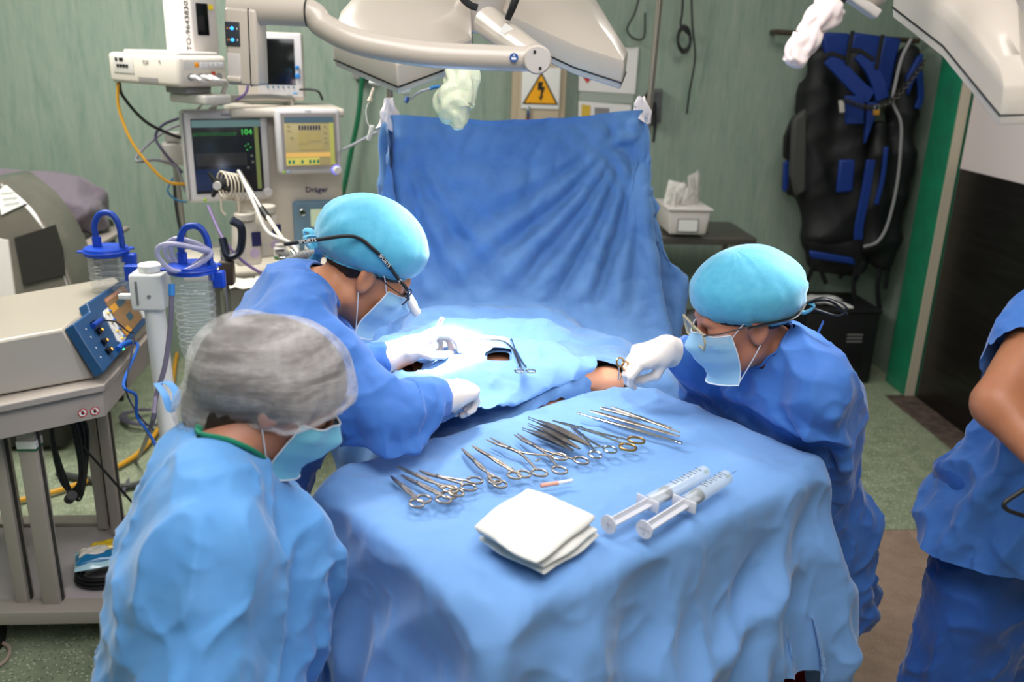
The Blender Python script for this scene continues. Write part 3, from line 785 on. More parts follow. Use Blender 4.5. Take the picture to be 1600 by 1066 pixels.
def mask_mesh(hd, prims, nz=22, ny=33, zt=-.002, zb=-.118, amax=1.0, off=.010, bulge=.016):
    ys = np.linspace(-amax, amax, ny); zs = np.linspace(zt, zb, nz); V_ = np.zeros((ny, nz, 3)); C = []
    r = np.zeros((ny, nz))
    for j, z in enumerate(zs):
        D = np.stack([np.cos(ys), np.sin(ys), 0 * ys], 1) @ hd.R.T
        zz = max(z, -.088)
        r[:, j] = ray_hit(prims, hd.w(.0, 0, zz), D, .17 * hd.s, 60)
    # nose bridge narrow at top: taut sheet -> convex smoothing along the angle
    for _ in range(14): r = np.maximum(r, blur(r, 1))
    r = blur(r, 2); 
    for i, a in enumerate(ys):
        for j, z in enumerate(zs):
            t = j / (nz - 1); pl = .0022 * ((t * 3.5) % 1.0) * (1 if .15 < t < .9 else 0)
            rr = r[i, j] / hd.s + off + bulge * math.sin(PI * min(1, t * 1.15)) * math.cos(a) ** 2 + pl * math.cos(a) ** 2
            aa = a * (0.72 + 0.28 * math.sin(PI * min(1, .25 + t * .6)))
            rr += .010 * max(0, t - .75) / .25
            V_[i, j] = (rr * math.cos(aa), rr * math.sin(aa), z + 0.012 * (math.cos(a) - .4) * (1 - t) - .006 * t)
    return hd.ws(V_.reshape(-1, 3)), grid_faces(ny, nz), hd.ws(V_.reshape(-1, 3)).reshape(ny, nz, 3)

def hand_prims(w, d, n, t, curl=(40, 45, 50, 55), thumb=(0.5, 0.5), r=0.0092, s=1.0, spread=0.06):
    """w wrist, d towards the knuckles, n the way the palm faces, t the thumb side"""
    d = nrm(d); n = nrm(n - d * (np.dot(n, d))); t0 = np.cross(d, n); t = t0 if np.dot(t0, t) > 0 else -t0
    P = []; off = [.028, .0095, -.009, -.026]; kl = [.088, .092, .087, .078]
    L = [(.044, .026, .021), (.049, .030, .022), (.045, .028, .021), (.035, .021, .018)]
    tips = []
    for i in range(4):
        base = w + (d * .012 + t * off[i] * .6) * s; kn = w + (d * kl[i] + t * off[i] - n * .003) * s
        P.append(cap(base, kn, .0145 * s, .0125 * s, k=.014))
        P.append(cap(base + n * .008 * s, kn + n * .008 * s - d * .015 * s, .013 * s, .012 * s, k=.014))
        p = kn; a = 0; c = math.radians(curl[i]); dd0 = nrm(d + t * spread * (1.5 - i) * .7)
        for j in range(3):
            a += c * (1.0, 1.05, .75)[j]; dd = dd0 * math.cos(a) + n * math.sin(a)
            q = p + dd * L[i][j] * s; rr = r * (1.08 - .08 * j) * s * (0.9 if i == 3 else 1)
            P.append(cap(p, q, rr, rr * .93, k=.004)); p = q
        tips.append(p)
    b = w + (d * .022 + t * .022 + n * .008) * s
    d1 = nrm(t * (0.75 - thumb[0] * .5) + d * .62 + n * (.15 + thumb[0] * .7)); m = b + d1 * .046 * s
    d2 = nrm(d1 * (1 - thumb[1]) + (d * .65 - t * .35 + n * .3) * thumb[1]); q = m + d2 * .034 * s
    d3 = nrm(d2 * .7 + (d * .6 - t * .5) * thumb[1]); z = q + d3 * .026 * s
    P += [cap(b, m, .0155 * s, .0125 * s, k=.014), cap(m, q, .0115 * s, .0105 * s, k=.004), cap(q, z, .0105 * s, .0088 * s, k=.004)]
    return P, tips, z
GLOVE = mat('white latex glove', (232, 220, 212), 0.42, bump=(70, 0.25, 0.004), sss=0.2)
def glove(person, wrist, elbow, d, n, t, cuff=0.085, **kw):
    P, tips, th = hand_prims(wrist, d, n, t, **kw); ax = nrm(elbow - wrist)
    P.append(cap(wrist - ax * .004, wrist + nrm(d) * .02, .029, .026, k=.03))
    P.append(cap(wrist + ax * (cuff - .03), wrist, .039, .030, k=.02))
    for q in (0.02, 0.04, 0.055): P.append(Prim('ell', wrist + ax * q, r=(.0345 + q * .13,) * 3, k=.006))
    v, f = sdf_mesh(P, 0.0034, pad=.01)
    # open, rolled rim
    v, f = cut_mesh(v, f, (v - wrist) @ ax < cuff)
    o = mesh_obj('glove', v, f, GLOVE, person)
    c = wrist + ax * (cuff - .002); rr = np.linalg.norm(np.cross(v - wrist, ax), axis=1)[(v - wrist) @ ax > cuff - .012].mean()
    MB().torus(c, rr, .0022, axis=ax, n=32, m=6).build('cuff_rim', GLOVE, o)
    return tips, th
def cut_mesh(v, f, keep):
    f = np.asarray(f); ok = keep[f].all(1); f = f[ok]; use = np.unique(f); m = -np.ones(len(v), int); m[use] = np.arange(len(use))
    return v[use], m[f]
def limb(S, E, Wr, r=(.052, .043, .042, .028)):
    return [cap(S, E, r[0], r[1], k=.04), cap(E, Wr, r[2], r[3], k=.02)]
def torso_prims(neck, hipc, side, w_sh=.17, w_ch=.12, w_hp=.10, depth=.105, fwd=None, belly=0.0):
    """neck base to hip centre, side = unit vector to the left shoulder"""
    sp = hipc - neck; P = []
    ch = neck + sp * .3; wa = neck + sp * .62
    P += [cap(neck + side * (w_sh - .03) + nrm(sp) * .04, neck - side * (w_sh - .03) + nrm(sp) * .04, .052, k=.07),
          cap(neck + side * .05 - nrm(sp) * .0, neck - side * .05, .05, k=.07),
          cap(ch + side * w_ch * .75, ch - side * w_ch * .75, depth, k=.1), cap(wa + side * w_hp * .6, wa - side * w_hp * .6, depth * .95, k=.1),
          cap(hipc + side * w_hp, hipc - side * w_hp, depth * 1.12, k=.1)]
    return P
def make_person(label, hd, skin, neck, hip, side, armL, armR, legs, gown_prims, gown_mat, gcut, pin_pts, gstep=.019, gscale=1.04, seed=1, gs=55, hands=(), colliders=(), head_visible=True, ginfl=.022, arm_r=(.048, .042, .041, .027), extra_hand=None, gname='gown', torso_kw={}, glab=None, famp=.02, fdirs=((38, 8, 10), (-14, 42, 18), (20, -24, 36), (-40, 20, 30), (12, 30, -44))):
    T = torso_prims(neck, hip, side, **torso_kw)
    nk = [cap(neck - nrm(hip - neck) * .0, hd.w(-.018, 0, -.045), .054, .052, k=.035)]
    arms = [limb(*a, r=arm_r) for a in (armL, armR)]; body = T + nk + sum(arms, []) + legs
    allp = body + hd.prims() + (extra_hand or [])
    fines = tuple([(hd.o[i] - .15, hd.o[i] + .14, .0046)] for i in range(3)) if head_visible else ((), (), ())
    v, f = sdf_mesh(allp, .013, fines=fines)
    o = mesh_obj('person', v, f, skin); tag(o, label, 'person')
    # gown
    g = T + gown_prims
    gv, gf = sdf_mesh(g, gstep, infl=ginfl)
    keep = gcut(gv); 
    dn = cap(neck - nrm(hip - neck) * .02, hd.w(-.018, 0, -.045), .058, .056).f(gv[:, 0], gv[:, 1], gv[:, 2])
    keep &= dn > -.004
    gv, gf = cut_mesh(gv, gf, keep)
    dn = cap(neck - nrm(hip - neck) * .02, hd.w(-.018, 0, -.045), .058, .056).f(gv[:, 0], gv[:, 1], gv[:, 2])
    pins = dn < 0.02
    for (q, r) in pin_pts: pins |= np.linalg.norm(gv - q, axis=1) < r
    gn = vnormals(gv, gf); gv = gv + gn * (folds(gv, fdirs, famp, seed) * ~pins)[:, None]
    sd = GridSDF(T + sum(arms, []) + legs, .016)
    p = cloth(gv, gf, [sd] + list(colliders), pins=np.nonzero(pins)[0], steps=gs, iters=6, thick=.020, fric=.75, bendk=.12, shear=.5, scale=gscale, seed=seed, jitter=.005, damp=.94, anchor=.012)
    go = crumple(mesh_obj(gname, p, gf, gown_mat, o), .026, .17, .010, .10, mid=.12)
    return o, go, p, gf
def neckband(o, neck, hd, m, r=.066, t=.0045):
    me = o.data; v = np.array([q.co[:] for q in me.vertices]); f = [list(p.vertices) for p in me.polygons if len(p.vertices) == 4]
    L = boundary_loop(f, v, neck, .17)
    if len(L) < 8: return
    L = np.vstack([L, L[:1]])
    for _ in range(3): L[1:-1] = (L[:-2] + 2 * L[1:-1] + L[2:]) / 4
    MB().tube(L, t, 8, smooth=False, flat=.7).build('neckband', m, o)
MASK = mat('pale blue surgical mask', (150, 196, 226), 0.6, sheen=.3, bump=(300, .1, .001))
MASK_W = mat('white mask edge', (226, 230, 236), 0.6)
BLACK = mat('black rubber', (20, 20, 22), 0.5)
HAIR = mat('black hair', (24, 19, 17), 0.55, noise=(120, (44, 34, 30), .2), stretch=(1, 1, 1))
def cap_mat(name, c1, c2, alpha):
    def fn(nt, b):
        tc = _N(nt, 'ShaderNodeTexCoord'); n = _N(nt, 'ShaderNodeTexNoise', Scale=60, Detail=5); nt.links.new(tc.outputs['Object'], n.inputs[0])
        nt.links.new(_ramp(nt, n.outputs[0], [(.35, c1), (.65, c2)]), b.inputs['Base Color']); b.inputs['Roughness'].default_value = .7
        b.inputs['Sheen Weight'].default_value = .4
        if alpha < 1:
            mp = _N(nt, 'ShaderNodeMapping'); mp.inputs['Scale'].default_value = (3, 3, 16); mp.inputs['Rotation'].default_value = (.5, .6, 0); nt.links.new(tc.outputs['Object'], mp.inputs[0])
            n2 = _N(nt, 'ShaderNodeTexNoise', Scale=2.2, Detail=7, Roughness=.6, Distortion=.5); nt.links.new(mp.outputs[0], n2.inputs[0])
            r = _N(nt, 'ShaderNodeMapRange'); r.inputs[1].default_value = .38; r.inputs[2].default_value = .72; r.inputs[3].default_value = alpha - .06; r.inputs[4].default_value = alpha + .34
            nt.links.new(n2.outputs[0], r.inputs[0]); nt.links.new(r.outputs[0], b.inputs['Alpha'])
        n3 = _N(nt, 'ShaderNodeTexNoise', Scale=500, Detail=2); nt.links.new(tc.outputs['Object'], n3.inputs[0])
        b2 = _N(nt, 'ShaderNodeBump', Strength=.25, Distance=.002); nt.links.new(n3.outputs[0], b2.inputs['Height']); nt.links.new(b2.outputs[0], b.inputs['Normal'])
    return node_mat(name, fn)
CAPM = cap_mat('sky blue cap fabric', (74, 170, 206), (86, 180, 212), 1.0)
BOUF = cap_mat('sheer white bouffant fabric', (214, 206, 206), (236, 230, 230), .24)
def surgical_cap(person, hd, knot_side=0, fz=.052, bz=-.03, puff=.018, seed=1, name='surgical_cap', tail=None):
    prims = hd.prims()[:2]
    def edge(a):
        c = math.cos(a); z = fz * max(0, c) ** 1 + bz * max(0, -c) + .010 * (1 - abs(c)); r = .088
        return math.atan2(z - .03, r)
    def off(a, t):
        back = max(0, -math.cos(a)); return .004 + puff * (min(1, t * 3) ** .6) * (1 + .35 * back * (1 - t)) 
    v, f, P = cap_mesh(hd, prims, edge, off, seed=seed, knot=(-.95, 0, -.35), amp=.0026)
    o = mesh_obj(name, v, f, CAPM, person)
    rim = P[:, 0]; rim = np.vstack([rim, rim[:1]])
    MB().tube(rim, .0035, 6, smooth=False, flat=.6).build('cap_hem', CAPM, o)
    k = hd.w(-.118, 0, -.012); mb = MB(); mb.sphere(k, (.016, .018, .014))
    rg = random.Random(seed)
    for s_ in (1, -1):
        mb.tube([k, k + hd.R @ V(-.02, .02 * s_, .012), k + hd.R @ V(-.035, .032 * s_, .002), k + hd.R @ V(-.015, .02 * s_, -.012), k], .009, 8, flat=.35)
    if tail is not None: mb.tube([k] + tail, .011, 8, flat=.2)
    mb.build('cap_knot', CAPM, o)
    return o, k, P

TBOX = BoxCol((TC[0], TC[1], TZ / 2 + .01), (TL + .04, TW + .04, TZ + .02), TRZ, 0.03)
# ---------- surgeon at the left of the patient
skinB = mat('tan skin B', (196, 134, 98), .5, sss=.12, noise=(30, (186, 122, 88), .3))
hB = Head(W(572, 421, d=2.04), (.80, .16, -.60), (.60, .06, .80), 1.06)
nB = W(470, 468, d=1.98); hipB = V(-.52, 1.93, .72)
sideB = nrm(V(-.16, .97, .12))
SRB, SLB = nB - sideB * .15 + V(.05, 0, -.05), nB + sideB * .15 + V(.05, 0, -.06)
ERB, WRB = W(604, 650, d=1.84), W(700, 618, d=1.98)
def cuff_at(Wr, E, k=.075): return Wr + nrm(E - Wr) * k
ELB, WLB = W(530, 590, d=2.26), W(632, 549, d=2.28)
gB = [cap(SRB, ERB, .056, .048, k=.05), cap(ERB, cuff_at(WRB, ERB, .06), .046, .028, k=.03), cap(SLB, ELB, .056, .048, k=.05), cap(ELB, cuff_at(WLB, ELB, .06), .046, .028, k=.03),
      cap(hipB + V(.05, 0, -.1), hipB + V(.05, 0, -.5), .15, .19, k=.1)]
legsB = [cap(hipB + V(0, .09, -.05), hipB + V(.04, .1, -.38), .078, .055, k=.05), cap(hipB + V(.04, .1, -.38), V(-.45, 2.03, .06), .052, .036),
         cap(hipB + V(0, -.09, -.05), hipB + V(.04, -.1, -.38), .078, .055, k=.05), cap(hipB + V(.04, -.1, -.38), V(-.45, 1.83, .06), .052, .036),
         cap((-.48, 2.03, .04), (-.3, 2.05, .035), .04, .032), cap((-.48, 1.83, .04), (-.3, 1.82, .035), .04, .032)]
perB, gownB, pgB, _ = make_person('surgeon in blue gown and sky blue cap bending over the patient, wearing corded loupes', hB, skinB, nB, hipB, sideB,
    (SLB, ELB, WLB), (SRB, ERB, WRB), legsB, gB, BLUE_G, lambda v: v[:, 2] > .3, [(cuff_at(WRB, ERB, .06), .055), (cuff_at(WLB, ELB, .06), .055)], seed=11, colliders=[TBOX])
neckband(gownB, nB, hB, BLUE_G)
capB, kB, PcB = surgical_cap(perB, hB, seed=5, puff=.03, tail=[W(498, 398, d=2.08), W(480, 416, d=2.05), W(470, 440, d=2.0)], fz=.042, bz=-.02)
glove(perB, WRB, ERB, nrm(W(752, 598, d=2.12) - WRB), V(.1, .35, -1), V(-.2, 1, .1), curl=(62, 64, 62, 60), thumb=(.7, .6), cuff=.115)
tipsB, thB = glove(perB, WLB, ELB, nrm(W(690, 515, d=2.30) - WLB), V(.25, -.25, -1), V(.3, -.9, .25), curl=(38, 44, 50, 56), thumb=(.8, .8), cuff=.14)
def add_mask(person, hd, m, ears=True, z=(-.002, -.118), nm='face_mask', bulge=.012, top=None):
    v, f, P = mask_mesh(hd, hd.prims(), zt=z[0], zb=z[1], bulge=bulge); o = mesh_obj(nm, v, f, m, person)
    mb = MB(); mb.tube(P[:, 0], .0018, 6, smooth=False); mb.tube(P[:, -1], .0018, 6, smooth=False); mb.tube(P[0], .0016, 6, smooth=False); mb.tube(P[-1], .0016, 6, smooth=False)
    mb.build('mask_edge', MASK_W, o)
    for k, q in ((0, -1), (-1, 1)):
        a, b = P[k, 1], P[k, -2]
        MB().tube([a, hd.w(.02, .079 * q, .025), hd.w(-.012, .083 * q, .032)], .0013, 6).build('ear_loop', MASK_W, o)
        MB().tube([b, hd.w(.01, .078 * q, -.055), hd.w(-.02, .083 * q, -.01)], .0013, 6).build('ear_loop', MASK_W, o)
    return o
add_mask(perB, hB, MASK)
def hair_shell(person, hd, zlo=-.075, back=-.2, seed=1, th=.003, front=.03):
    prims = hd.prims()[:2]
    def edge(a):
        c = math.cos(a); z = front * max(0, c) + zlo * max(0, -c) ** .6 - .0 * (1 - abs(c)); return math.atan2(z - .03, .08)
    v, f, P = cap_mesh(hd, prims, edge, lambda a, t: th, amp=.0006, seed=seed, naz=60, nel=16)
    return mesh_obj('hair', v, f, HAIR, person)
hair_shell(perB, hB, zlo=-.07)
# loupes
FR = mat('dark spectacle frame', (34, 32, 34), .35)
FR2 = mat('clear amber frame', (190, 176, 140), .3)
LENS = mat('clear lens', (235, 240, 245), .05, alpha=.25, spec=.8)
WPL = mat('white plastic', (232, 230, 226), .35)
lp = thing('loupes', 'white magnifying loupes on a black cord worn by the surgeon over the mask', 'loupes')
for q in (1, -1):
    c = hB.w(.105, .03 * q, .004); a = nrm(hB.R @ V(.9, -.12 * q, -.42))
    MB().torus(hB.w(.1, .032 * q, .004), .021, .0016, axis=hB.R @ V(1, 0, 0), n=26, m=6).build('lens_frame', FR, lp)
    MB().lathe([(.0, .0), (.015, .0), (.017, .012), (.0215, .022), (.0225, .044), (.02, .048), (.0, .049)], c, 22, R=np.stack([np.cross(V(0, 0, 1), a), np.cross(a, np.cross(V(0, 0, 1), a)), a], 1)).build('barrel', WPL, lp)
    MB().tube([hB.w(.1, .053 * q, .008), hB.w(.05, .078 * q, .012), hB.w(0, .088 * q, .02)], .0016, 6).build('temple_arm', FR, lp)
MB().tube([hB.w(.1, -.011, .006), hB.w(.106, 0, .009), hB.w(.1, .011, .006)], .0018, 6).build('bridge', FR, lp)
# retainer cord running over the cap and sticking out behind
def on_cap(P, hd, loc, off=.004):
    flat = P.reshape(-1, 3); c = hd.w(-.01, 0, .03); d = nrm(hd.R @ V(*loc)); Q = flat - c; k = np.argmax((Q @ d) / np.linalg.norm(Q, axis=1)); return c + d * (np.linalg.norm(Q[k]) + off)
cord = [hB.w(.1, -.055, .008), hB.w(.075, -.085, .03)] + [on_cap(PcB, hB, p) for p in [(.5, -.85, .10), (.25, -.95, .2), (0, -.95, .27), (-.25, -.92, .3), (-.5, -.84, .3)]]
cord += [cord[-1] + V(-.03, -.01, .008), cord[-1] + V(-.09, -.01, -.001), cord[-1] + V(-.16, -.01, -.012)]
MB().tube(cord, .0042, 8).build('retainer_cord', BLACK, lp)
WT = mat('white print', (230, 230, 230), .5)
def text_along(parent, s, path, idx, size, m, n_hint):
    P, _ = catmull(path, 10); d = np.linalg.norm(np.diff(P, axis=0), axis=1); cum = np.concatenate([[0], np.cumsum(d)])
    for start in idx:
        a = np.array([np.interp(start, cum, P[:, k]) for k in range(3)]); b = np.array([np.interp(start + size * len(s) * .62, cum, P[:, k]) for k in range(3)])
        x = nrm(b - a); z = nrm(n_hint - x * (n_hint @ x)); y = np.cross(z, x)
        text('lettering', s, size, m, parent, (a + b) / 2 + z * .0048, np.stack([x, y, z], 1))
text_along(lp, 'SPORTS', cord[::-1], (.03, .215, .30), .011, WT, nrm(CAM - hB.o))

# ---------- surgeon at the right of the patient
skinC = mat('tan skin C', (192, 128, 102), .5, sss=.12, noise=(30, (180, 116, 92), .3))
hC = Head(W(1159, 497, d=2.04), (-.96, -.06, -.30), (-.29, -.06, .95), 1.06)
nC = W(1218, 552, d=2.10); hipC = V(.98, 2.10, .60)
sideC = nrm(V(.40, -.90, .0))
SLC, SRC = nC + sideC * .17 + V(-.03, 0, -.05), nC - sideC * .16 + V(-.05, 0, -.04)
ELC, WLC = V(.90, 2.0, .90), V(.76, 2.16, .84)
ERC, WRC = W(1118, 588, d=2.28), W(1044, 546, d=2.2)
gC = [cap(SLC, ELC, .056, .05, k=.05), cap(ELC, WLC, .05, .036, k=.03), cap(SRC, ERC, .058, .054, k=.05), cap(ERC, cuff_at(WRC, ERC, .05), .052, .030, k=.03),
      cap(hipC + V(.02, 0, .15), hipC + V(.05, 0, -.1), .15, .19, k=.1), cap(hipC + V(-.05, .09, 0), hipC + V(-.38, .08, .0), .11, .1, k=.08), cap(hipC + V(-.05, -.09, 0), hipC + V(-.38, -.08, .0), .11, .1, k=.08)]
legsC = [cap(hipC + V(0, .09, 0), hipC + V(-.4, .1, -.03), .085, .06, k=.05), cap(hipC + V(-.4, .1, -.03), V(.66, 2.2, .07), .055, .036),
         cap(hipC + V(0, -.09, 0), hipC + V(-.4, -.1, -.03), .085, .06, k=.05), cap(hipC + V(-.4, -.1, -.03), V(.66, 2.0, .07), .055, .036),
         cap((.68, 2.2, .04), (.5, 2.2, .035), .04, .032), cap((.68, 2.0, .04), (.5, 2.0, .035), .04, .032)]
stoolC = BoxCol((.97, 2.08, .43), (.3, .3, .1), 0, .03)
perC, gownC, pgC, _ = make_person('surgeon in blue gown, sky blue cap and strapped glasses, seated near the hanging backpacks', hC, skinC, nC, hipC, sideC,
    (SLC, ELC, WLC), (SRC, ERC, WRC), legsC, gC, BLUE_G, lambda v: v[:, 2] > hipC[2] - .1, [(cuff_at(WRC, ERC, .05), .055), (WLC, .05)], seed=21, colliders=[stoolC, TBOX])
neckband(gownC, nC, hC, BLUE_G, r=.07)
capC, kC, PcC = surgical_cap(perC, hC, seed=9, puff=.03, fz=.036, bz=-.035)
add_mask(perC, hC, MASK)
hair_shell(perC, hC, zlo=-.04)
tC, thC = glove(perC, WRC, ERC, nrm(W(985, 556, d=2.16) - WRC + V(0, 0, -.01)), V(-.1, .35, -1), V(-.2, -1, -.1), curl=(46, 52, 60, 66), thumb=(.9, .9), cuff=.10)
glove(perC, WLC, ELC, nrm(V(-.9, .3, -.1)), V(-.1, .35, -1), V(-.2, 1, -.1), curl=(30, 32, 34, 36), cuff=.075)
# ties at the back of the neck
tc0 = nC + V(.07, -.01, .0)
tp = MB()
tp.tube([tc0, tc0 + V(.0, -.02, .05), tc0 + V(.012, -.02, .09)], .004, 6, flat=.4); tp.tube([tc0, tc0 + V(.03, -.02, .02), tc0 + V(.035, -.04, -.03), tc0 + V(.02, -.05, -.08)], .004, 6, flat=.4)
tp.build('neck_tie', BLUE_G, gownC)
sp_ = thing('glasses', 'protective glasses with clear side shields and a black strap on the seated surgeon', 'glasses')
for q in (1, -1):
    ring = [hC.w(.114 - abs(x) * .2, (.034 + x) * q, z) for x, z in [(-.028, .018), (.028, .020), (.031, .0), (.02, -.02), (-.018, -.019), (-.028, .0), (-.028, .018)]]
    MB().tube(ring, .0028, 6, smooth=False).build('lens_frame', FR2, sp_)
    MB().add(ring[:-1], [tuple(range(6))]).build('lens', LENS, sp_, smooth=False)
    MB().tube([hC.w(.108, .062 * q, .016), hC.w(.07, .078 * q, .016), hC.w(.01, .088 * q, .018)], .0032, 6, flat=.5).build('temple_arm', mat('smoky plastic', (60, 56, 52), .3), sp_)
    MB().quad(hC.w(.106, .062 * q, .016), hC.w(.06, .08 * q, .014), hC.w(.062, .078 * q, -.012), hC.w(.1, .056 * q, -.012)).build('side_shield', LENS, sp_)
st = [hC.w(.02, .09, .016)] + [on_cap(PcC, hC, p, .002) for p in [(-.3, .95, -.2), (-.7, .7, -.25), (-.95, .2, -.22)]]
st2 = [hC.w(.02, -.09, .016)] + [on_cap(PcC, hC, p, .002) for p in [(-.3, -.95, -.2), (-.7, -.7, -.25), (-.95, -.2, -.22)]]
sm = MB(); sm.tube(st, .006, 8, flat=.35); sm.tube(st2, .006, 8, flat=.35)
e = st[-1]; sm.tube([e, e + V(.04, -.02, .02), e + V(.085, -.03, -.0), e + V(.07, -.03, -.02), e + V(.02, -.01, -.01)], .005, 8, flat=.5)
sm.tube([e, e + V(.05, -.01, .01), e + V(.095, -.02, -.02)], .0035, 8)
sm.build('strap', BLACK, sp_)

# ---------- assistant in front left
skinA = mat('tan skin A', (178, 122, 98), .5, sss=.12, noise=(30, (166, 110, 88), .3))
hA = Head(W(440, 618, d=1.56), (.84, .02, -.52), (.52, .0, .85), 1.0)
nA = W(332, 738, d=1.50); hipA = V(-.50, 1.22, .56)
sideA = nrm(V(-.25, .95, .0))
SRA, SLA = nA - sideA * .16 + V(.02, 0, -.07), nA + sideA * .16 + V(.03, 0, -.07)
ERA, WRA = V(-.38, 1.08, .82), V(-.22, 1.18, .62)
ELA, WLA = V(-.26, 1.43, .93), V(-.30, 1.30, .64)
gA = [cap(SRA, ERA, .07, .068, k=.05), cap(ERA, WRA, .066, .04, k=.03), cap(SLA, ELA, .066, .06, k=.05), cap(ELA, WLA, .06, .038, k=.03),
      cap(nA + V(-.03, 0, -.14), hipA + V(-.02, 0, 0), .11, .19, k=.1), cap(hipA + V(-.02, 0, 0), hipA + V(-.02, 0, -.22), .19, .23, k=.1),
      cap(hipA + V(0, .08, .02), hipA + V(.35, .08, .02), .12, .1, k=.08), cap(hipA + V(0, -.08, .02), hipA + V(.35, -.08, .02), .12, .1, k=.08)]
legsA = [cap(hipA + V(0, .09, 0), hipA + V(.36, .1, -.03), .085, .06, k=.05), cap(hipA + V(.36, .1, -.03), V(-.12, 1.32, .07), .055, .036),
         cap(hipA + V(0, -.09, 0), hipA + V(.36, -.1, -.03), .085, .06, k=.05), cap(hipA + V(.36, -.1, -.03), V(-.12, 1.1, .07), .055, .036),
         cap((-.14, 1.32, .04), (.04, 1.34, .035), .04, .032), cap((-.14, 1.1, .04), (.04, 1.08, .035), .04, .032)]
handA, _, _ = hand_prims(WRA, V(.9, .4, -.1), V(0, 0, -1), V(0, 1, 0), curl=(20, 22, 24, 26))
handA2, _, _ = hand_prims(WLA, V(.9, -.4, -.1), V(0, 0, -1), V(0, -1, 0), curl=(20, 22, 24, 26))
perA, gownA, pgA, _ = make_person('assistant in light blue gown, sheer white bouffant cap and aqua mask bowed beside the instruments', hA, skinA, nA, hipA, sideA,
    (SLA, ELA, WLA), (SRA, ERA, WRA), legsA, gA, BLUE_L, lambda v: v[:, 2] > hipA[2] - .16, [(WRA, .05), (WLA, .05)], seed=31, gscale=1.06, colliders=[TBOX])
for H_ in (handA, handA2):
    _v, _f = sdf_mesh(H_, .004, pad=.01); mesh_obj('glove', _v, _f, GLOVE, perA)
neckband(gownA, nA, hA, mat('green scrub collar', (20, 120, 90), .7), r=.068, t=.007)
MASK_C = mat('aqua surgical mask', (120, 196, 222), .6, sheen=.3)
add_mask(perA, hA, MASK_C)
# hair gathered under the cap (brown, full at the back)
hair_p = [hA.e((-.012, 0, .038), (.110, .093, .095)), hA.e((-.078, 0, .012), (.084, .085, .086), .05), hA.e((-.085, 0, -.075), (.060, .064, .06), .05), hA.e((-.05, 0, -.1), (.052, .058, .05), .05)]
_v, _f = sdf_mesh(hair_p, .007); _k = ((_v - hA.o) @ hA.R); _v, _f = cut_mesh(_v, _f, (_k[:, 2] > .04 - .9 * (.09 - _k[:, 0]) * 0.9) | (_k[:, 0] < -.02))
mesh_obj('hair', _v, _f, mat('dark brown hair', (40, 30, 26), .6, noise=(60, (54, 42, 36), .3), stretch=(1, 4, 1)), perA)
def bouffant():
    shp = [hA.e((-.006, 0, .034), (.119, .106, .106), .04), hA.e((-.08, 0, .015), (.092, .098, .096), .05), hA.e((-.085, 0, -.08), (.068, .07, .068), .05), hA.e((-.048, 0, -.11), (.066, .072, .066), .05)]
    def edge(a):
        return math.radians(float(np.interp(abs(a), [0, .42, 1.0, 1.5, 2.2, PI], [23, 16, -16, -44, -66, -78])))
    naz = 120
    v, f, P = cap_mesh(hA, shp, edge, lambda a, t: (-.012 if t < .03 else 0) + .004, naz=naz, nel=34, c0=(-.05, 0, -.01), bl=3, amp=.0034, seed=8)
    o = mesh_obj('bouffant_cap', v, f, BOUF, perA)
    rim = P[:, 0]; MB().tube(np.vstack([rim, rim[:1]]), .0045, 6, smooth=False).build('elastic_edge', BOUF, o)
bouffant()
MB().tube([hA.w(.086, -.046, .02), hA.w(.094, -.032, .027), hA.w(.097, -.018, .023)], .0022, 6).build('eyebrow', HAIR, perA)
MB().tube([hA.w(.084, -.044, -.002), hA.w(.0905, -.032, -.007), hA.w(.088, -.02, -.003)], .0011, 6).build('eyelashes', HAIR, perA)

# ---------- standing person at the right edge
hD = Head(V(1.62, 1.74, 1.545), (-.9, -.3, -.1), (-.1, 0, 1), 1.0)
skinD = mat('tan skin D', (176, 116, 82), .48, sss=.12, noise=(25, (164, 104, 74), .3))
nD = V(1.55, 1.80, 1.40); hipD = V(1.42, 1.80, .88); sideD = nrm(V(.15, -.95, 0))
sideD = nrm(V(.70, .70, 0)) * -1
SRD = W(1640, 500, d=1.78); ERD = W(1560, 632, d=1.72); WRD = W(1655, 742, d=1.62)
SLD = nD + V(.12, .14, -.05); ELD = SLD + V(.05, .05, -.28); WLD = ELD + V(-.12, -.12, -.12)
gD = [cap(SRD, SRD + (ERD - SRD) * .55, .07, .078, k=.05), cap(SLD, SLD + (ELD - SLD) * .55, .07, .078, k=.05),
      cap(nD + V(-.12, -.02, -.12), hipD + V(-.10, -.04, .02), .12, .19, k=.1), cap(nD + V(0, 0, -.12), hipD + V(.05, 0, .0), .14, .2, k=.1)]
legsD = [cap(hipD + V(-.08, -.02, 0), V(1.26, 1.74, .48), .09, .062, k=.05), cap(V(1.26, 1.74, .48), V(1.21, 1.76, .08), .055, .038),
         cap(hipD + V(.08, .02, 0), V(1.46, 1.82, .48), .09, .062, k=.05), cap(V(1.46, 1.82, .48), V(1.47, 1.84, .08), .055, .038),
         cap((1.21, 1.76, .04), (1.03, 1.7, .035), .04, .034), cap((1.47, 1.84, .04), (1.3, 1.78, .035), .04, .034)]
hnD, _, _ = hand_prims(WRD, nrm(WRD - ERD), V(0, -.3, -1), V(-.5, .5, .2), curl=(35, 38, 40, 42))
hnD2, _, _ = hand_prims(WLD, nrm(WLD - ELD), V(0, -.3, -1), V(-.5, .5, .2), curl=(35, 38, 40, 42))
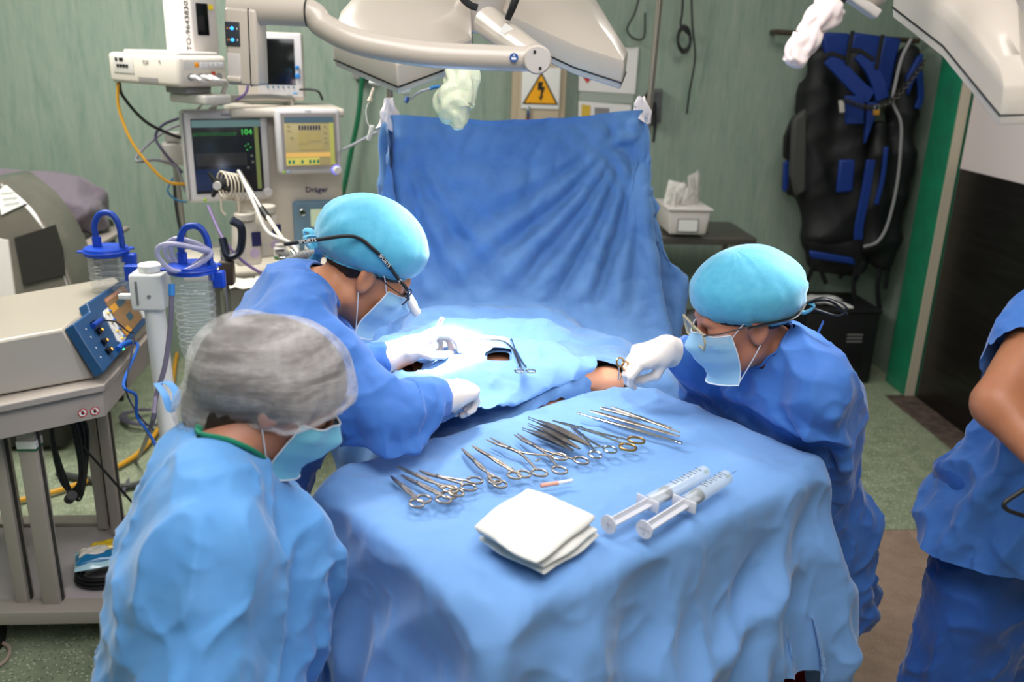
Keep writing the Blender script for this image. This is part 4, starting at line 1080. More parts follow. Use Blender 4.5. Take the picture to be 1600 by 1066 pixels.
perD, gownD, pgD, _ = make_person('standing person in loose blue short-sleeved tunic and blue trousers, bare forearm bent', hD, skinD, nD, hipD, nrm(V(.3, .95, 0)),
    (SLD, ELD, WLD), (SRD, ERD, WRD), legsD, gD, BLUE_G, lambda v: (v[:, 2] > .90) & ~((np.linalg.norm(v - ERD, axis=1) < .17) & (cap(SRD, ERD + (ERD - SRD) * .3, .105).f(v[:, 0], v[:, 1], v[:, 2]) < 0) & ((v - SRD) @ nrm(ERD - SRD) > .1)), [], seed=41, head_visible=False, extra_hand=hnD + hnD2, gname='tunic', arm_r=(.056, .048, .047, .031), torso_kw=dict(w_sh=.16))
_tp = [cap(hipD + V(-.08, -.02, 0), V(1.255, 1.74, .48), .115, .098, k=.06), cap(V(1.255, 1.74, .48), V(1.205, 1.76, .1), .098, .09, k=.05),
       cap(hipD + V(.08, .02, 0), V(1.46, 1.82, .48), .115, .098, k=.06), cap(V(1.46, 1.82, .48), V(1.47, 1.84, .1), .098, .09, k=.05)]
_v, _f = sdf_mesh(_tp, .02, infl=.0); _v, _f = cut_mesh(_v, _f, _v[:, 2] > .07)
_sd = GridSDF(legsD + [cap(hipD + V(.1, 0, 0), hipD + V(-.1, 0, 0), .12)], .016)
_p2 = cloth(_v, _f, [_sd], pins=np.nonzero(_v[:, 2] > hipD[2] + .02)[0], steps=45, iters=6, thick=.03, fric=.8, bendk=.1, scale=1.06, seed=5, jitter=.005, damp=.95, floor=.03)
crumple(mesh_obj('trousers', _p2, _f, BLUE_D, perD), .026, .17, .010, .10, mid=.1)
surgical_cap(perD, hD, seed=3); hair_shell(perD, hD)
# ------------------------------------------------------------------ surgical lamps
LAMP = mat('cream lamp enamel', (192, 180, 168), .3, coat=.2)
LAMP2 = mat('grey lamp housing', (196, 188, 184), .4)
SEAM = mat('black seam', (22, 22, 24), .6)
GLOVE2 = mat('pale green glove latex', (226, 232, 206), .4, sss=.2, bump=(60, .5, .006))
def petal(outline, top, h, parent, Mx, name='lamp_head'):
    """housing: outline polygon (x,y); upper shell rises to a raised plateau, lower skirt; Mx = 3x3 & origin"""
    R, o = Mx; n = len(outline); P = np.array(outline, float); c = P.mean(0)
    def ring(sc, z, sh=(0, 0)): return np.concatenate([(c + sh + (P - c - 0) * sc), np.full((n, 1), z)], 1)
    rings = [ring(.97, -h), ring(1.0, -h + .004), ring(1.0, 0.0), ring(.985, .012), ring(.86, .034), ring(.60, .05), ring(.3, .056)]
    v = np.concatenate(rings + [np.array([[c[0], c[1], .057], [c[0], c[1], -h]])]); f = []
    for i in range(len(rings) - 1):
        for j in range(n): f.append((i * n + j, i * n + (j + 1) % n, (i + 1) * n + (j + 1) % n, (i + 1) * n + j))
    k = len(v) - 2
    for j in range(n): f.append(((len(rings) - 1) * n + j, (len(rings) - 1) * n + (j + 1) % n, k)); f.append((j, (j + 1) % n, k + 1))
    b = MB(); b.add(v @ R.T + o, f); ob = b.build(name, LAMP, parent, angle=24)
    s = MB(); loop = ring(1.004, -h + .012); loop = np.vstack([loop, loop[:1]]) @ R.T + o
    s.tube(loop, .0022, 5, smooth=False); s.build('seam', SEAM, ob)
    g = MB(); rr = ring(.88, -h - .002); g.add(np.vstack([rr]) @ R.T + o, [tuple(range(n))]); g.build('light_window', mat('lamp glass', (250, 246, 238), .2, emit=0.6), ob, smooth=False)
    return ob
lamp = thing('surgical_lamp', 'cream surgical lamp with two angular heads and bent yoke above the blue screen', 'surgical lamp', (0, 0, 0))
def W3(pts, d): return [W(x, y, d=dd) for (x, y, dd) in [(p[0], p[1], d if len(p) < 3 else p[2]) for p in pts]]
def poly_head(px_top, drop, parent, bulge, name='lamp_head', hgt=.05):
    """solid head from its upper rim corners (world points), the way down vector and a raised back"""
    T = np.array(px_top); n = len(T); c = T.mean(0); dn = nrm(drop)
    def ring(sc, off): return c + (T - c) * sc - dn * off
    rings = [ring(.93, -hgt - .016), ring(.985, -hgt - .014), ring(1, -hgt), ring(1, 0), ring(.985, .006), ring(.80, bulge * .72), ring(.5, bulge), ring(.2, bulge * 1.04)]
    v = np.concatenate(rings + [[c - dn * bulge * 1.05, c + dn * (hgt + .016)]]); f = []
    for i in range(len(rings) - 1):
        for j in range(n): f.append((i * n + j, i * n + (j + 1) % n, (i + 1) * n + (j + 1) % n, (i + 1) * n + j))
    for j in range(n): f.append(((len(rings) - 1) * n + j, (len(rings) - 1) * n + (j + 1) % n, len(v) - 2)); f.append((j, (j + 1) % n, len(v) - 1))
    b = MB(); b.add(v, f); ob = b.build(name, LAMP, parent, angle=28, bevel=.004)
    lp_ = ring(1.003, -hgt + .004); MB().tube(np.vstack([lp_, lp_[:1]]), .0020, 5, smooth=False).build('seam', SEAM, ob)
    g = ring(.82, -hgt - .0175); MB().add(g, [tuple(range(n))]).build('light_window', mat('lamp glass', (250, 246, 238), .2, emit=2.0), ob, smooth=False)
    return ob
def plane_pts(pix, P0, N):
    out = []
    for x, y in pix:
        r = _fw + _rt * (x - 800) / F_PX - _up * (y - 533) / F_PX; t = ((P0 - CAM) @ N) / (r @ N); out.append(CAM + r * t)
    return out
# lamp heads lie in a plane tipped towards the patient
Nl = nrm(V(-.03, -.36, .93)); P0 = W(700, 70, d=1.98)
drop = -Nl
poly_head(plane_pts([(519, 62), (532, 22), (585, -38), (735, -40), (738, 62), (620, 104)], P0, Nl), drop, lamp, .035)
poly_head(plane_pts([(770, 4), (800, -40), (865, -46), (930, 0), (981, 84), (975, 100), (900, 76), (790, 26)], P0 + Nl * .01, nrm(V(.10, -.36, .93))), drop, lamp, .04)
# yoke tube: control column, bend, long arm, end joint
yk = [W(370, 14, d=1.72), W(478, 18, d=1.70), W(505, 40, d=1.70), W(560, 66, d=1.69), W(660, 84, d=1.70), W(760, 90, d=1.72), W(838, 92, d=1.74)]
MB().tube(yk, .024, 20, sub=8).build('yoke_arm', LAMP, lamp)
MB().tube([W(362, 14, d=1.72), W(482, 19, d=1.70)], .0275, 22, smooth=False).build('yoke_sleeve', LAMP, lamp)
sl = W(481, 19, d=1.70); MB().torus(sl, .0262, .0015, axis=nrm(W(482, 19, d=1.7) - W(470, 18, d=1.7))).build('joint_ring', SEAM, lamp)
je = W(838, 92, d=1.735); ax = nrm(W(842, 100, d=1.60) - W(830, 88, d=1.80))
MB().cyl(je - ax * .045, je + ax * .03, .0275, n=32).build('end_joint', LAMP, lamp, bevel=.003)
jf = je + ax * .031
ej = MB().cyl(jf - ax * .003, jf + ax * .001, .0245, n=30).build('joint_cover', LAMP2, lamp)
ex = nrm(np.cross(ax, V(0, 0, 1))); ey = np.cross(ex, ax)
for q in (1, -1): MB().cyl(jf, jf + ax * .003, .003, n=10).build('screw', SEAM, ej).location = tuple((ex * .006 + ey * .015) * q)
bd = W(803, 90, d=1.705)
Rb = np.stack([nrm(W(820, 92, d=1.7) - W(790, 90, d=1.7)), nrm(np.cross(nrm(CAM - bd), nrm(W(820, 92, d=1.7) - W(790, 90, d=1.7)))), nrm(CAM - bd)], 1)
MB().cyl(bd, bd + Rb[:, 2] * .002, .0085, n=24).build('read_manual_badge', mat('badge blue', (28, 76, 150), .4), lamp)
MB().prism([(-.0045, -.004), (.0045, -.004), (.0045, .0), (.001, .001), (-.001, .0), (-.0045, .001)], .002, .0026, R=Rb, c=bd).sphere(bd + Rb @ V(0, .0035, .002), .0019, 8, 6).build('badge_figure', mat('white print', (0, 0, 0)), lamp)
MB().tube([W(835, 88, d=1.80), W(790, 56, d=1.92), W(762, 34, d=1.98)], .030, 20, radii=[.026, .031, .034], smooth=False).build('cross_tube', LAMP, lamp)
lb = W(800, 54, d=1.865)
MB().box((0, 0, 0), (.05, .002, .022), 0, R=Rb @ RZ(-.55) @ RX(PI / 2)).build('rating_label', mat('label white', (226, 224, 220), .5), lamp).location = tuple(lb)
hub = plane_pts([(752, 10)], P0, Nl)[0]
MB().cyl(hub - Nl * .05, hub + Nl * .06, .055, n=30).build('hub', LAMP, lamp, bevel=.008)
MB().tube([W(728, -30, d=1.9), W(722, -6, d=1.9), W(735, 8, d=1.9), W(746, 12, d=1.9)], .008, 8).build('side_handle', SEAM, lamp)
MB().tube([W(812, -30, d=1.86), W(803, 5, d=1.86), W(793, 30, d=1.88)], .009, 10, radii=[.011, .009, .007]).build('side_handle', SEAM, lamp)
# ceiling spring arm (above the frame)
MB().cyl(hub + Nl * .05, V(-.1, 2.5, 2.6), .03).build('suspension_arm', LAMP, lamp); MB().cyl(V(-.1, 2.5, 2.55), V(-.1, 2.5, 3.0), .04).build('ceiling_column', LAMP, lamp)
# control column
cp = thing('lamp_control_panel', 'tall cream control box with blue-lit buttons hanging below the lamp yoke', 'control panel', (0, 0, 0))
c0 = W(386, 74, d=1.74); xr = nrm(V(1, -.10, 0)); Rc = np.stack([xr, np.cross(V(0, 0, 1), xr), V(0, 0, 1)], 1) @ RY(.02)
MB().box((0, 0, 0), (.062, .07, .142), .006, R=Rc).build('housing', LAMP, cp).location = tuple(c0)
def on(dx, dy, dz): return c0 + Rc @ V(dx, dy, dz)
MB().box((0, 0, 0), (.0016, .073, .144), 0, R=Rc).build('seam', SEAM, cp).location = tuple(on(.016, 0, 0))
pn = MB().box((0, 0, 0), (.028, .003, .044), .001, R=Rc).build('button_panel', mat('dark grey keypad', (52, 56, 62), .4), cp); pn.location = tuple(on(-.0155, -.036, .024))
BLE = mat('blue button light', (40, 140, 255), .4, emit=3.0); ORG = mat('orange print', (210, 140, 80), .5)
for z in (.034, .013):
    b_ = MB().sphere((0, 0, 0), (.0034, .0012, .0034)).build('button', BLE, pn); b_.location = tuple(Rc @ V(.0, -.0022, z - .024))
    for dx in (-.0095, -.0055, .0095):
        q = MB().box((0, 0, 0), (.0014, .0006, .004), 0, R=Rc).build('marking', ORG if dx < 0 else mat('label white', (0, 0, 0)), pn); q.location = tuple(Rc @ V(dx, -.002, z - .024))
MB().box((0, 0, 0), (.026, .002, .045), .001, R=Rc).build('grip_recess', LAMP2, cp).location = tuple(on(-.0155, -.0352, -.034))
MB().box((0, 0, 0), (.028, .012, .012), .004, R=Rc).build('grip_lip', LAMP, cp).location = tuple(on(-.0155, -.038, -.060))
MB().cyl(c0 + V(0, 0, .06), W(386, 10, d=1.73), .024).build('mounting_neck', LAMP, cp)
# sterile glove pulled over the lamp handle
def crumpled_glove(name, path, radii, m, label, seed, tips=0):
    rng = np.random.default_rng(seed); P, T = catmull(path, 10); n = 40; rr = np.interp(T, range(len(radii)), radii)
    d = np.gradient(P, axis=0); d /= np.linalg.norm(d, axis=1)[:, None]; up = V(0, 1, .2); v = []
    ph = rng.uniform(0, 6, 8)
    for i in range(len(P)):
        e1 = nrm(np.cross(d[i], up)); e2 = np.cross(d[i], e1)
        for k in range(n):
            a = 2 * PI * k / n; s = i / len(P)
            w = 1 + .16 * abs(math.sin(2.5 * a + ph[0] + 3 * s)) + .14 * abs(math.sin(4 * a + ph[1] + 8 * s + math.sin(9 * s))) + .13 * abs(math.sin(s * 11 + 1.6 * math.sin(2 * a + ph[2]) + ph[4])) + .08 * math.sin(s * 23 + 2.5 * math.sin(3 * a + ph[3]))
            v.append(P[i] + rr[i] * w * (math.cos(a) * e1 + math.sin(a) * e2 * .8))
    f = [(i * n + k, i * n + (k + 1) % n, (i + 1) * n + (k + 1) % n, (i + 1) * n + k) for i in range(len(P) - 1) for k in range(n)]
    f.append(tuple((len(P) - 1) * n + k for k in range(n)))
    return tag(mesh_obj(name, np.array(v), f, m), label, 'glove')
g1 = crumpled_glove('glove', [W(722, 96, d=1.95), W(722, 118, d=1.95), W(718, 138, d=1.95), W(710, 158, d=1.95), W(710, 174, d=1.95), W(715, 190, d=1.95), W(716, 202, d=1.95)], [.028, .029, .030, .034, .032, .017, .008], GLOVE2, 'crumpled pale green latex glove hanging under the two-headed surgical lamp', 3)
MB().cyl(W(722, 80, d=1.95), W(719, 130, d=1.95), .018).build('handle_core', LAMP2, lamp)

# second lamp, upper right
l2 = thing('surgical_lamp', 'cream surgical lamp head cut off by the top right corner of the picture', 'surgical lamp', (0, 0, 0))
N2 = nrm(V(-.62, -.30, .72)); P2 = W(1500, 90, d=1.55)
poly_head(plane_pts([(1398, -22), (1452, -90), (1540, -70), (1606, 34), (1612, 138), (1568, 140), (1478, 36)], P2, N2), nrm(V(.1, .05, -1)), l2, .035, hgt=.045)
MB().tube([W(1395, -60, d=1.6), W(1370, -20, d=1.62), W(1345, -4, d=1.63)], .03, 18).build('yoke_arm', LAMP, l2)
MB().box((0, 0, 0), (.075, .03, .018), .004, R=RY(.5)).build('yoke_cover', LAMP2, l2).location = tuple(W(1345, 6, d=1.62))
MB().cyl(W(1318, -14, d=1.6), W(1296, 14, d=1.6), .015, n=18).build('handle', SEAM, l2)
MB().cyl(W(1420, -60, d=1.6), V(1.3, 2.0, 3.0), .03).build('suspension_arm', LAMP, l2)
g2 = crumpled_glove('glove', [W(1303, 6, d=1.6), W(1288, 22, d=1.6), W(1268, 42, d=1.6), W(1262, 60, d=1.6), W(1247, 80, d=1.6), W(1242, 98, d=1.6), W(1240, 104, d=1.6)], [.022, .024, .017, .021, .018, .016, .007], mat('pearly glove latex', (240, 222, 222), .3, sss=.2, bump=(60, .4, .006)), 'twisted pearly latex glove pulled over the handle of the right-hand lamp', 6)
# ------------------------------------------------------------------ anaesthesia workstation group
CRM = mat('warm white plastic', (206, 196, 184), .42)
CRM2 = mat('light grey plastic', (196, 190, 184), .45)
GRY = mat('mid grey plastic', (128, 126, 126), .5)
DRK = mat('dark glass', (14, 14, 17), .12)
CHR = mat('chrome', (210, 210, 212), .12, 1.0)
ALU = mat('satin aluminium', (176, 172, 166), .38, .85)
NAVY = mat('navy print', (28, 30, 84), .5)
def scr(name, col, e): return mat(name, col, .25, emit=e)
def wrect(b, x0, z0, x1, z1, y=0.0, t=.001):
    return b.box(((x0 + x1) / 2, y, (z0 + z1) / 2), (abs(x1 - x0), t, abs(z1 - z0)))
def monitor(label, loc, rz, w, h, depth, screen_m, bezel, tilt=0.0, roll=0.0):
    t = thing('patient_monitor', label, 'monitor', loc, rot=(tilt, roll, rz))
    MB().box((0, depth / 2, 0), (w, depth, h), .016).build('housing', mat('monitor white', (206, 202, 204), .4), t)
    s = MB().box((0, -.001, 0), (w - bezel * 2, .006, h - bezel * 2.2), .002).build('screen', screen_m, t)
    return t, s
# left, dark monitor
sw, sh = .27, .285
m1, s1 = monitor('larger patient monitor with a dark waveform screen, left of the yellow-screened one', W(357, 244, d=3.58), .42, .335, .365, .075, mat('dark waveform screen', (30, 32, 36), .18, emit=.35), .032, tilt=-.03)
wrect(MB(), -.167, -.17, -.160, .17, -.001, .004).build('side_trim', GRY, m1)
MB().tube([(-.16, .0, .181), (0, -.001, .183), (.16, 0, .181)], .003, 6).build('top_rail', CRM2, m1)
e_g = scr('green waveform', (70, 190, 80), .9); e_w = scr('pale waveform', (104, 100, 92), .4); e_b = scr('dim blue band', (20, 34, 66), .4); e_t = scr('teal status bar', (96, 122, 122), .5)
wrect(MB(), -.134, .115, .134, .142, -.0045).build('status_bar', e_t, s1)
wrect(MB(), .108, -.135, .124, .115, -.0045).build('menu_strip', scr('olive menu strip', (110, 120, 70), .45), s1)
wrect(MB(), -.134, -.135, .02, -.05, -.0043).build('dim_band', e_b, s1)
g = MB(); n = 70
pt = [(-.128 + .165 * i / n, -.0052, .088 + .007 * (1 if i % 2 else -1)) for i in range(n)]; g.tube(pt, .0005, 4, smooth=False); g.build('waveform', e_g, s1)
g = MB()
for i in range(34): g.box((-.125 + .2 * i / 34, -.0052, -.012), (.0007, .001, .05))
g.build('waveform', e_w, s1)['kind'] = 'stuff'
text('heart_rate', '104', .032, e_g, s1, (.076, -.0055, .094), FRONT)
for (x, z) in ((.078, .045), (.066, .038), (.086, .032), (.072, .022)): wrect(MB(), x, z, x + .006, z + .003, -.005).build('reading', e_g, s1)
for (x, z) in ((.088, -.005), (.09, -.03), (.07, -.052)): wrect(MB(), x, z, x + .009, z + .009, -.005).build('reading', e_w, s1)
text('brand_mark', 'Dräger', .012, NAVY, m1, (.0, -.001, .163), FRONT)
MB().sphere((-.105, -.002, -.172), (.007, .004, .007)).build('power_button', mat('lime button', (150, 190, 40), .4), m1)
MB().cyl((.145, -.03, -.15), (.145, .0, -.15), .018, n=24).build('dial', mat('monitor white', (0, 0, 0)), m1, bevel=.004)
# right, yellow monitor
m2, s2 = monitor('smaller patient monitor with a yellow ventilator screen beside the dark one', W(484, 221, d=3.62), .36, .262, .262, .06, mat('yellow beige screen', (156, 142, 102), .25, emit=.42), .03, tilt=-.06, roll=0)
wrect(MB(), -.113, -.112, .113, .112, -.0008, .003).build('screen_surround', mat('grey surround', (150, 142, 140), .4), m2)
wrect(MB(), -.1, .074, .1, .098, -.005).build('title_bar', scr('slate title bar', (72, 92, 104), .4), s2)
wrect(MB(), .082, -.094, .1, .074, -.005).build('menu_strip', scr('green yellow strip', (160, 160, 84), .45), s2)
wrect(MB(), -.1, -.062, .082, -.045, -.005).build('message_bar', scr('orange band', (206, 164, 92), .5), s2)
wrect(MB(), -.1, -.094, .035, -.064, -.005).build('key_strip', scr('yellow strip', (188, 176, 90), .5), s2)
e_n = scr('navy bars', (28, 36, 70), .3); e_gr = scr('teal keys', (40, 110, 84), .4); e_gy = scr('grey readings', (130, 126, 90), .4)
for i in range(8): wrect(MB(), -.043 + i * .0115, .046, -.0365 + i * .0115, .064, -.0055).build('bar', e_n, s2)
for x in (-.092, -.076, -.04, -.008, .008, .024): wrect(MB(), x, -.088, x + .009, -.074, -.0056).build('soft_key', e_gr, s2)
for (x0, z0, x1, z1) in ((-.048, -.008, -.006, .038), (.0, .002, .04, .036), (-.046, -.034, .05, -.014)): wrect(MB(), x0, z0, x1, z1, -.0053).build('chart', scr('faint chart', (158, 142, 92), .4), s2)
for (x, z) in ((-.09, .058), (-.09, .04), (-.08, .012), (.058, .056), (.058, .03), (.058, .01), (.06, -.008)): wrect(MB(), x, z, x + .012, z + .006, -.0055).build('reading', e_gy, s2)
text('brand_mark', 'Dräger', .0085, NAVY, m2, (0, -.001, .121), FRONT)
MB().sphere((-.112, -.002, -.121), (.006, .003, .006)).build('power_button', mat('lime button', (0, 0, 0)), m2)
MB().sphere((-.094, -.002, -.12), (.006, .003, .006)).build('standby_button', mat('pale blue button', (150, 180, 210), .4), m2)
k = MB().cyl((.104, -.035, -.118), (.104, .0, -.118), .017, n=24).build('dial', mat('monitor white', (0, 0, 0)), m2, bevel=.004)
MB().torus((.104, -.003, -.118), .0175, .0022, axis=(0, 1, 0)).build('lit_ring', mat('blue lit ring', (90, 100, 255), .4, emit=1.5), k)

# anaesthesia machine
am = thing('anaesthesia_machine', 'white anaesthesia machine column and worktop standing behind the two monitors', 'anaesthesia machine', (-.70, 3.83, 0), .30)
MB().box((.05, .14, 1.22), (.44, .26, .60), .02).build('column', CRM, am)
MB().box((.04, .08, 1.505), (.46, .34, .035), .012).build('top_shelf', CRM, am)
MB().box((0, .12, .50), (.62, .42, .80), .02).build('cabinet', mat('grey cabinet', (150, 148, 146), .5), am)
for z in (.30, .50, .70):
    dr = MB().box((0, -.095, z), (.56, .02, .17), .008).build('drawer', CRM2, am); MB().box((0, -.11, z + .06), (.3, .015, .012), .004).build('drawer_handle', GRY, dr)
MB().box((-.02, -.10, .90), (.80, .46, .035), .012).build('worktop', mat('cream worktop', (216, 206, 192), .35), am)
for x, y in ((-.28, -.05), (.28, -.05), (-.28, .28), (.28, .28)):
    MB().cyl((x, y - .02, .05), (x, y + .02, .05), .05, n=18).build('caster', BLACK, am)
# light blue flow panel
fp = MB().box((.15, -.0, 1.08), (.205, .03, .235), .016).build('flow_panel', mat('slate blue panel', (112, 142, 164), .45), am)
wrect(MB(), .12, 1.085, .195, 1.16, -.017, .002).build('display', scr('pale green display', (178, 190, 160), .5), fp)
q = MB().cyl((.085, -.03, 1.15), (.085, -.01, 1.15), .012, n=20).build('gauge', mat('dark green gauge', (30, 60, 44), .4), fp); MB().torus((.085, -.028, 1.15), .013, .002, axis=(0, 1, 0)).build('gauge_ring', CHR, q)
wrect(MB(), .222, 1.07, .229, 1.15, -.017, .004).build('flow_tube', mat('smoky tube', (110, 96, 100), .2), fp)
for (x, z, r, m) in ((.16, 1.0, .013, CRM2), (.105, 1.0, .011, mat('dark blue knob', (30, 60, 100), .4)), (.232, 1.035, .011, CRM2)):
    MB().cyl((x, -.05, z), (x, -.01, z), r, n=18).build('knob', m, fp, bevel=.003)
text('brand_mark', 'Dräger', .034, NAVY, am, (.155, .007, 1.175), FRONT, ext=.001)
wrect(MB(), .20, 1.31, .235, 1.345, .008, .002).build('data_plate', GRY, am)
fp.location.z = -.065
# vaporizers hang below the monitor
for k, (pxx, pyy, lab) in enumerate(((384, 378, 'white vaporizer nearer the suction canister, below the dark monitor'), (416, 366, 'white vaporizer beside the light blue flow panel'))):
    c = W(pxx, pyy, d=3.36 + .08 * k); vp = thing('vaporizer', lab, 'vaporizer', c, .45)
    MB().box((0, 0, 0), (.10, .10, .17), .018, taper=(.8, .85)).build('body', CRM, vp)
    MB().cyl((0, -.01, .085), (0, -.01, .115), .040, n=24).build('dial', CRM, vp, bevel=.006)
    wrect(MB(), .012, -.01, .046, .045, -.047, .002).build('drug_label', NAVY, vp)
    MB().cyl((.02, -.052, -.035), (.02, -.04, -.035), .018, n=20).build('filler_window', mat('lilac glass', (190, 170, 200), .2), vp)
    wrect(MB(), -.03, -.07, -.012, -.02, -.049, .004).build('level_gauge', CRM2, vp)
# gas analyser box with a black screen and blue knobs
va = thing('gas_monitor', 'cream gas monitor with black screen and two blue knobs on top of the machine', 'monitor', W(422, 104, d=3.72), .12)
MB().box((0, .09, 0), (.27, .20, .275), .012).build('housing', CRM, va)
MB().box((.04, -.012, .005), (.185, .006, .255), .006).build('bezel', mat('monitor white', (0, 0, 0)), va)
MB().box((.03, -.0155, .02), (.145, .004, .185), .002).build('screen', DRK, va)
BLU = mat('blue knob', (40, 120, 190), .4)
for z, r in ((.0, .008), (-.035, .011)): MB().cyl((.112, -.035, z), (.112, -.01, z), r, n=16).build('knob', BLU, va, bevel=.003)
for i in range(6): MB().cyl((-.012 + i * .021, -.02, -.082), (-.012 + i * .021, -.014, -.082), .0042, n=12).build('button', mat('teal button', (50, 110, 140), .4), va)
MB().box((.098, -.0165, -.105), (.02, .003, .01), .003).build('maker_badge', mat('pale blue badge', (120, 160, 200), .4), va)
# patient module on its bracket
mo = thing('module_rack', 'long white monitoring module with sockets and white leads, under the upright box', 'monitor module', W(262, 108, d=3.40), -.66)
mo.scale = (1.28, 1.1, 1.06)
MB().box((0, 0, 0), (.335, .20, .105), .014).build('housing', CRM, mo)
MB().box((.02, 0, .058), (.26, .16, .012), .004).build('lid', CRM2, mo)
a = MB().box((-.09, -.101, .012), (.10, .003, .06), .002).build('port_panel', CRM2, mo)
for (x, z) in ((-.12, .03), (-.10, .03), (-.092, .03), (-.115, .008), (-.10, .008), (-.085, .008), (-.07, .008)): MB().box((x, -.103, z), (.011, .003, .011)).build('port', DRK, a)
for i in range(14): MB().box((-.02 + i * .0068, -.1008, -.036), (.003, .002, .018)).build('vent_slot', GRY, mo)
text('serial_text', 'S/N 4012\nIEC 601', .008, GRY, mo, (.02, -.1015, .025), FRONT)
text('round_logo', 'G', .014, GRY, mo, (.085, -.1015, .03), FRONT)
RXF = RZ(PI / 2) @ FRONT  # faces +X
e_ = MB().box((.168, .0, .024), (.004, .16, .032), .001).build('key_panel', CRM2, mo)
for i in range(6): MB().box((.171, -.03 + i * .02, .022), (.003, .016, .016), .001).build('key', mat('orange key', (232, 150, 30), .4) if i == 0 else mat('monitor white', (0, 0, 0)), e_)
skt = MB()
for i, y in enumerate((-.055, -.015, .01, .03, .06)):
    MB().cyl((.166, y, -.018), (.172, y, -.018), .012, n=18).build('socket', GRY, mo); 
    if i < 3: MB().cyl((.17, y, -.018), (.195, y, -.018), .008, n=12).build('plug', mat('monitor white', (0, 0, 0)), mo)
MB().cyl((.168, .035, -.008), (.173, .035, -.008), .008, n=14).build('red_port', mat('brick red', (170, 60, 40), .4), mo)
MB().box((.09, 0, -.065), (.1, .1, .025), .004).build('bracket', GRY, mo); MB().box((.12, .02, -.095), (.17, .11, .032), .008).build('swivel_arm', CRM2, mo)
MB().tube([(.12, .05, -.10), (.10, .40, -.11), (.10, .46, -.16), (.10, .46, -.6)], .015, 12).build('support_post', ALU, mo)
MB().tube([(-.17, .03, .02), (-.195, .02, .01), (-.19, .0, -.03), (-.175, 0, -.04)], .006, 8).build('side_lever', CRM2, mo)
# upright box with handwriting
ub = thing('equipment_box', 'upright white instrument with a black window and handwritten inventory number', 'instrument', W(298, 30, d=3.40), -.60)
MB().box((0, 0, .02), (.155, .13, .29), .01).build('housing', mat('soft white plastic', (206, 197, 192), .45), ub)
w_ = MB().box((.079, -.012, .0), (.003, .056, .115), .001).build('window', DRK, ub)
wrect(MB(), 0, 0, 0, 0) if False else None
MB().box((.081, .030, .045), (.002, .020, .018)).build('yellow_sticker', mat('yellow sticker', (240, 206, 40), .5), ub)
text('handwriting', 'TO-9643830220', .034, mat('marker ink', (30, 28, 30), .6), ub, (.058, -.0665, .0), FRONT @ RZ(PI / 2), space=1.0)
text('model_text', 'II', .016, mat('marker ink', (0, 0, 0)), ub, (.079, -.02, .10), RXF)

# cables: each its own thing
def cable(name, label, pts, r, m, cat='cable', sub_=8, group=None):
    return tag(MB().tube(pts, r, 8, sub=sub_).build(name, m), label, cat, group)
WCB = mat('white cable', (214, 210, 208), .45); YEL = mat('yellow hose', (214, 156, 40), .5); PUR = mat('violet cable', (96, 72, 124), .45); GCB = mat('grey cable', (120, 118, 126), .5)
mw = np.array(mo.matrix_basis) if False else None
def mloc(t, p):
    c, s_ = math.cos(t.rotation_euler.z), math.sin(t.rotation_euler.z); return np.array(t.location) + RZ(t.rotation_euler.z) @ (np.array(p) * np.array(t.scale))
s0, s1_, s2_ = [mloc(mo, (.195, y, -.018)) for y in (-.055, -.015, .01)]
cable('lead', 'leftmost white lead curving down from the monitoring module sockets', [s0, s0 + V(.02, -.01, -.01), W(328, 135, d=3.4), W(318, 160, d=3.45), W(308, 172, d=3.55)], .0055, WCB)
cable('lead', 'white lead from the middle socket of the monitoring module', [s1_, s1_ + V(.025, -.01, -.01), W(350, 135, d=3.4), W(338, 160, d=3.45), W(328, 170, d=3.55)], .0055, WCB)
cable('lead', 'white lead nearest the lamp control box, from the module sockets', [s2_, s2_ + V(.028, -.01, -.01), W(356, 130, d=3.4), W(346, 155, d=3.45), W(334, 170, d=3.55)], .0055, WCB)
cable('lead', 'violet cable looping below the lamp control box to the dark monitor', [W(388, 125, d=3.5), W(384, 145, d=3.5), W(365, 158, d=3.5), W(335, 164, d=3.52)], .0055, PUR)
cable('cable', 'black cable hanging from the module down to the back of the dark monitor', [W(186, 127, d=3.45), W(192, 150, d=3.5), W(225, 188, d=3.6), W(262, 208, d=3.7), W(292, 218, d=3.75)], .0065, BLACK)
cable('cable', 'yellow cable hanging in a bow from the module at the upper left', [W(184, 130, d=3.45), W(186, 170, d=3.5), W(205, 220, d=3.55), W(235, 260, d=3.6), W(262, 284, d=3.65), W(290, 288, d=3.7)], .0062, YEL)
cable('cable', 'grey cable bowed out left of the dark monitor', [W(300, 188, d=3.8), W(258, 205, d=3.75), W(222, 235, d=3.65), W(214, 252, d=3.6), W(245, 250, d=3.65), W(275, 262, d=3.7), W(290, 300, d=3.7)], .006, GCB)
cable('cable', 'dark violet cable looped behind the dark monitor', [W(288, 182, d=3.75), W(255, 195, d=3.7), W(243, 215, d=3.7), W(258, 240, d=3.7), W(285, 270, d=3.72)], .006, mat('dark violet cable', (64, 56, 84), .5))
cable('cable', 'blue cable in a small loop under the monitor bracket', [W(270, 278, d=3.72), W(262, 298, d=3.7), W(275, 312, d=3.7), W(292, 316, d=3.7)], .0045, mat('teal cable', (20, 90, 130), .5))
cable('cable', 'black cable running down behind the suction canisters', [W(272, 285, d=3.8), W(276, 330, d=3.8), W(286, 380, d=3.8), W(292, 430, d=3.8)], .0065, BLACK)
cable('cable', 'black cable plugged into the right side of the gas monitor', [W(468, 140, d=3.72), W(486, 140, d=3.72), W(498, 144, d=3.72), W(504, 156, d=3.75)], .005, BLACK)
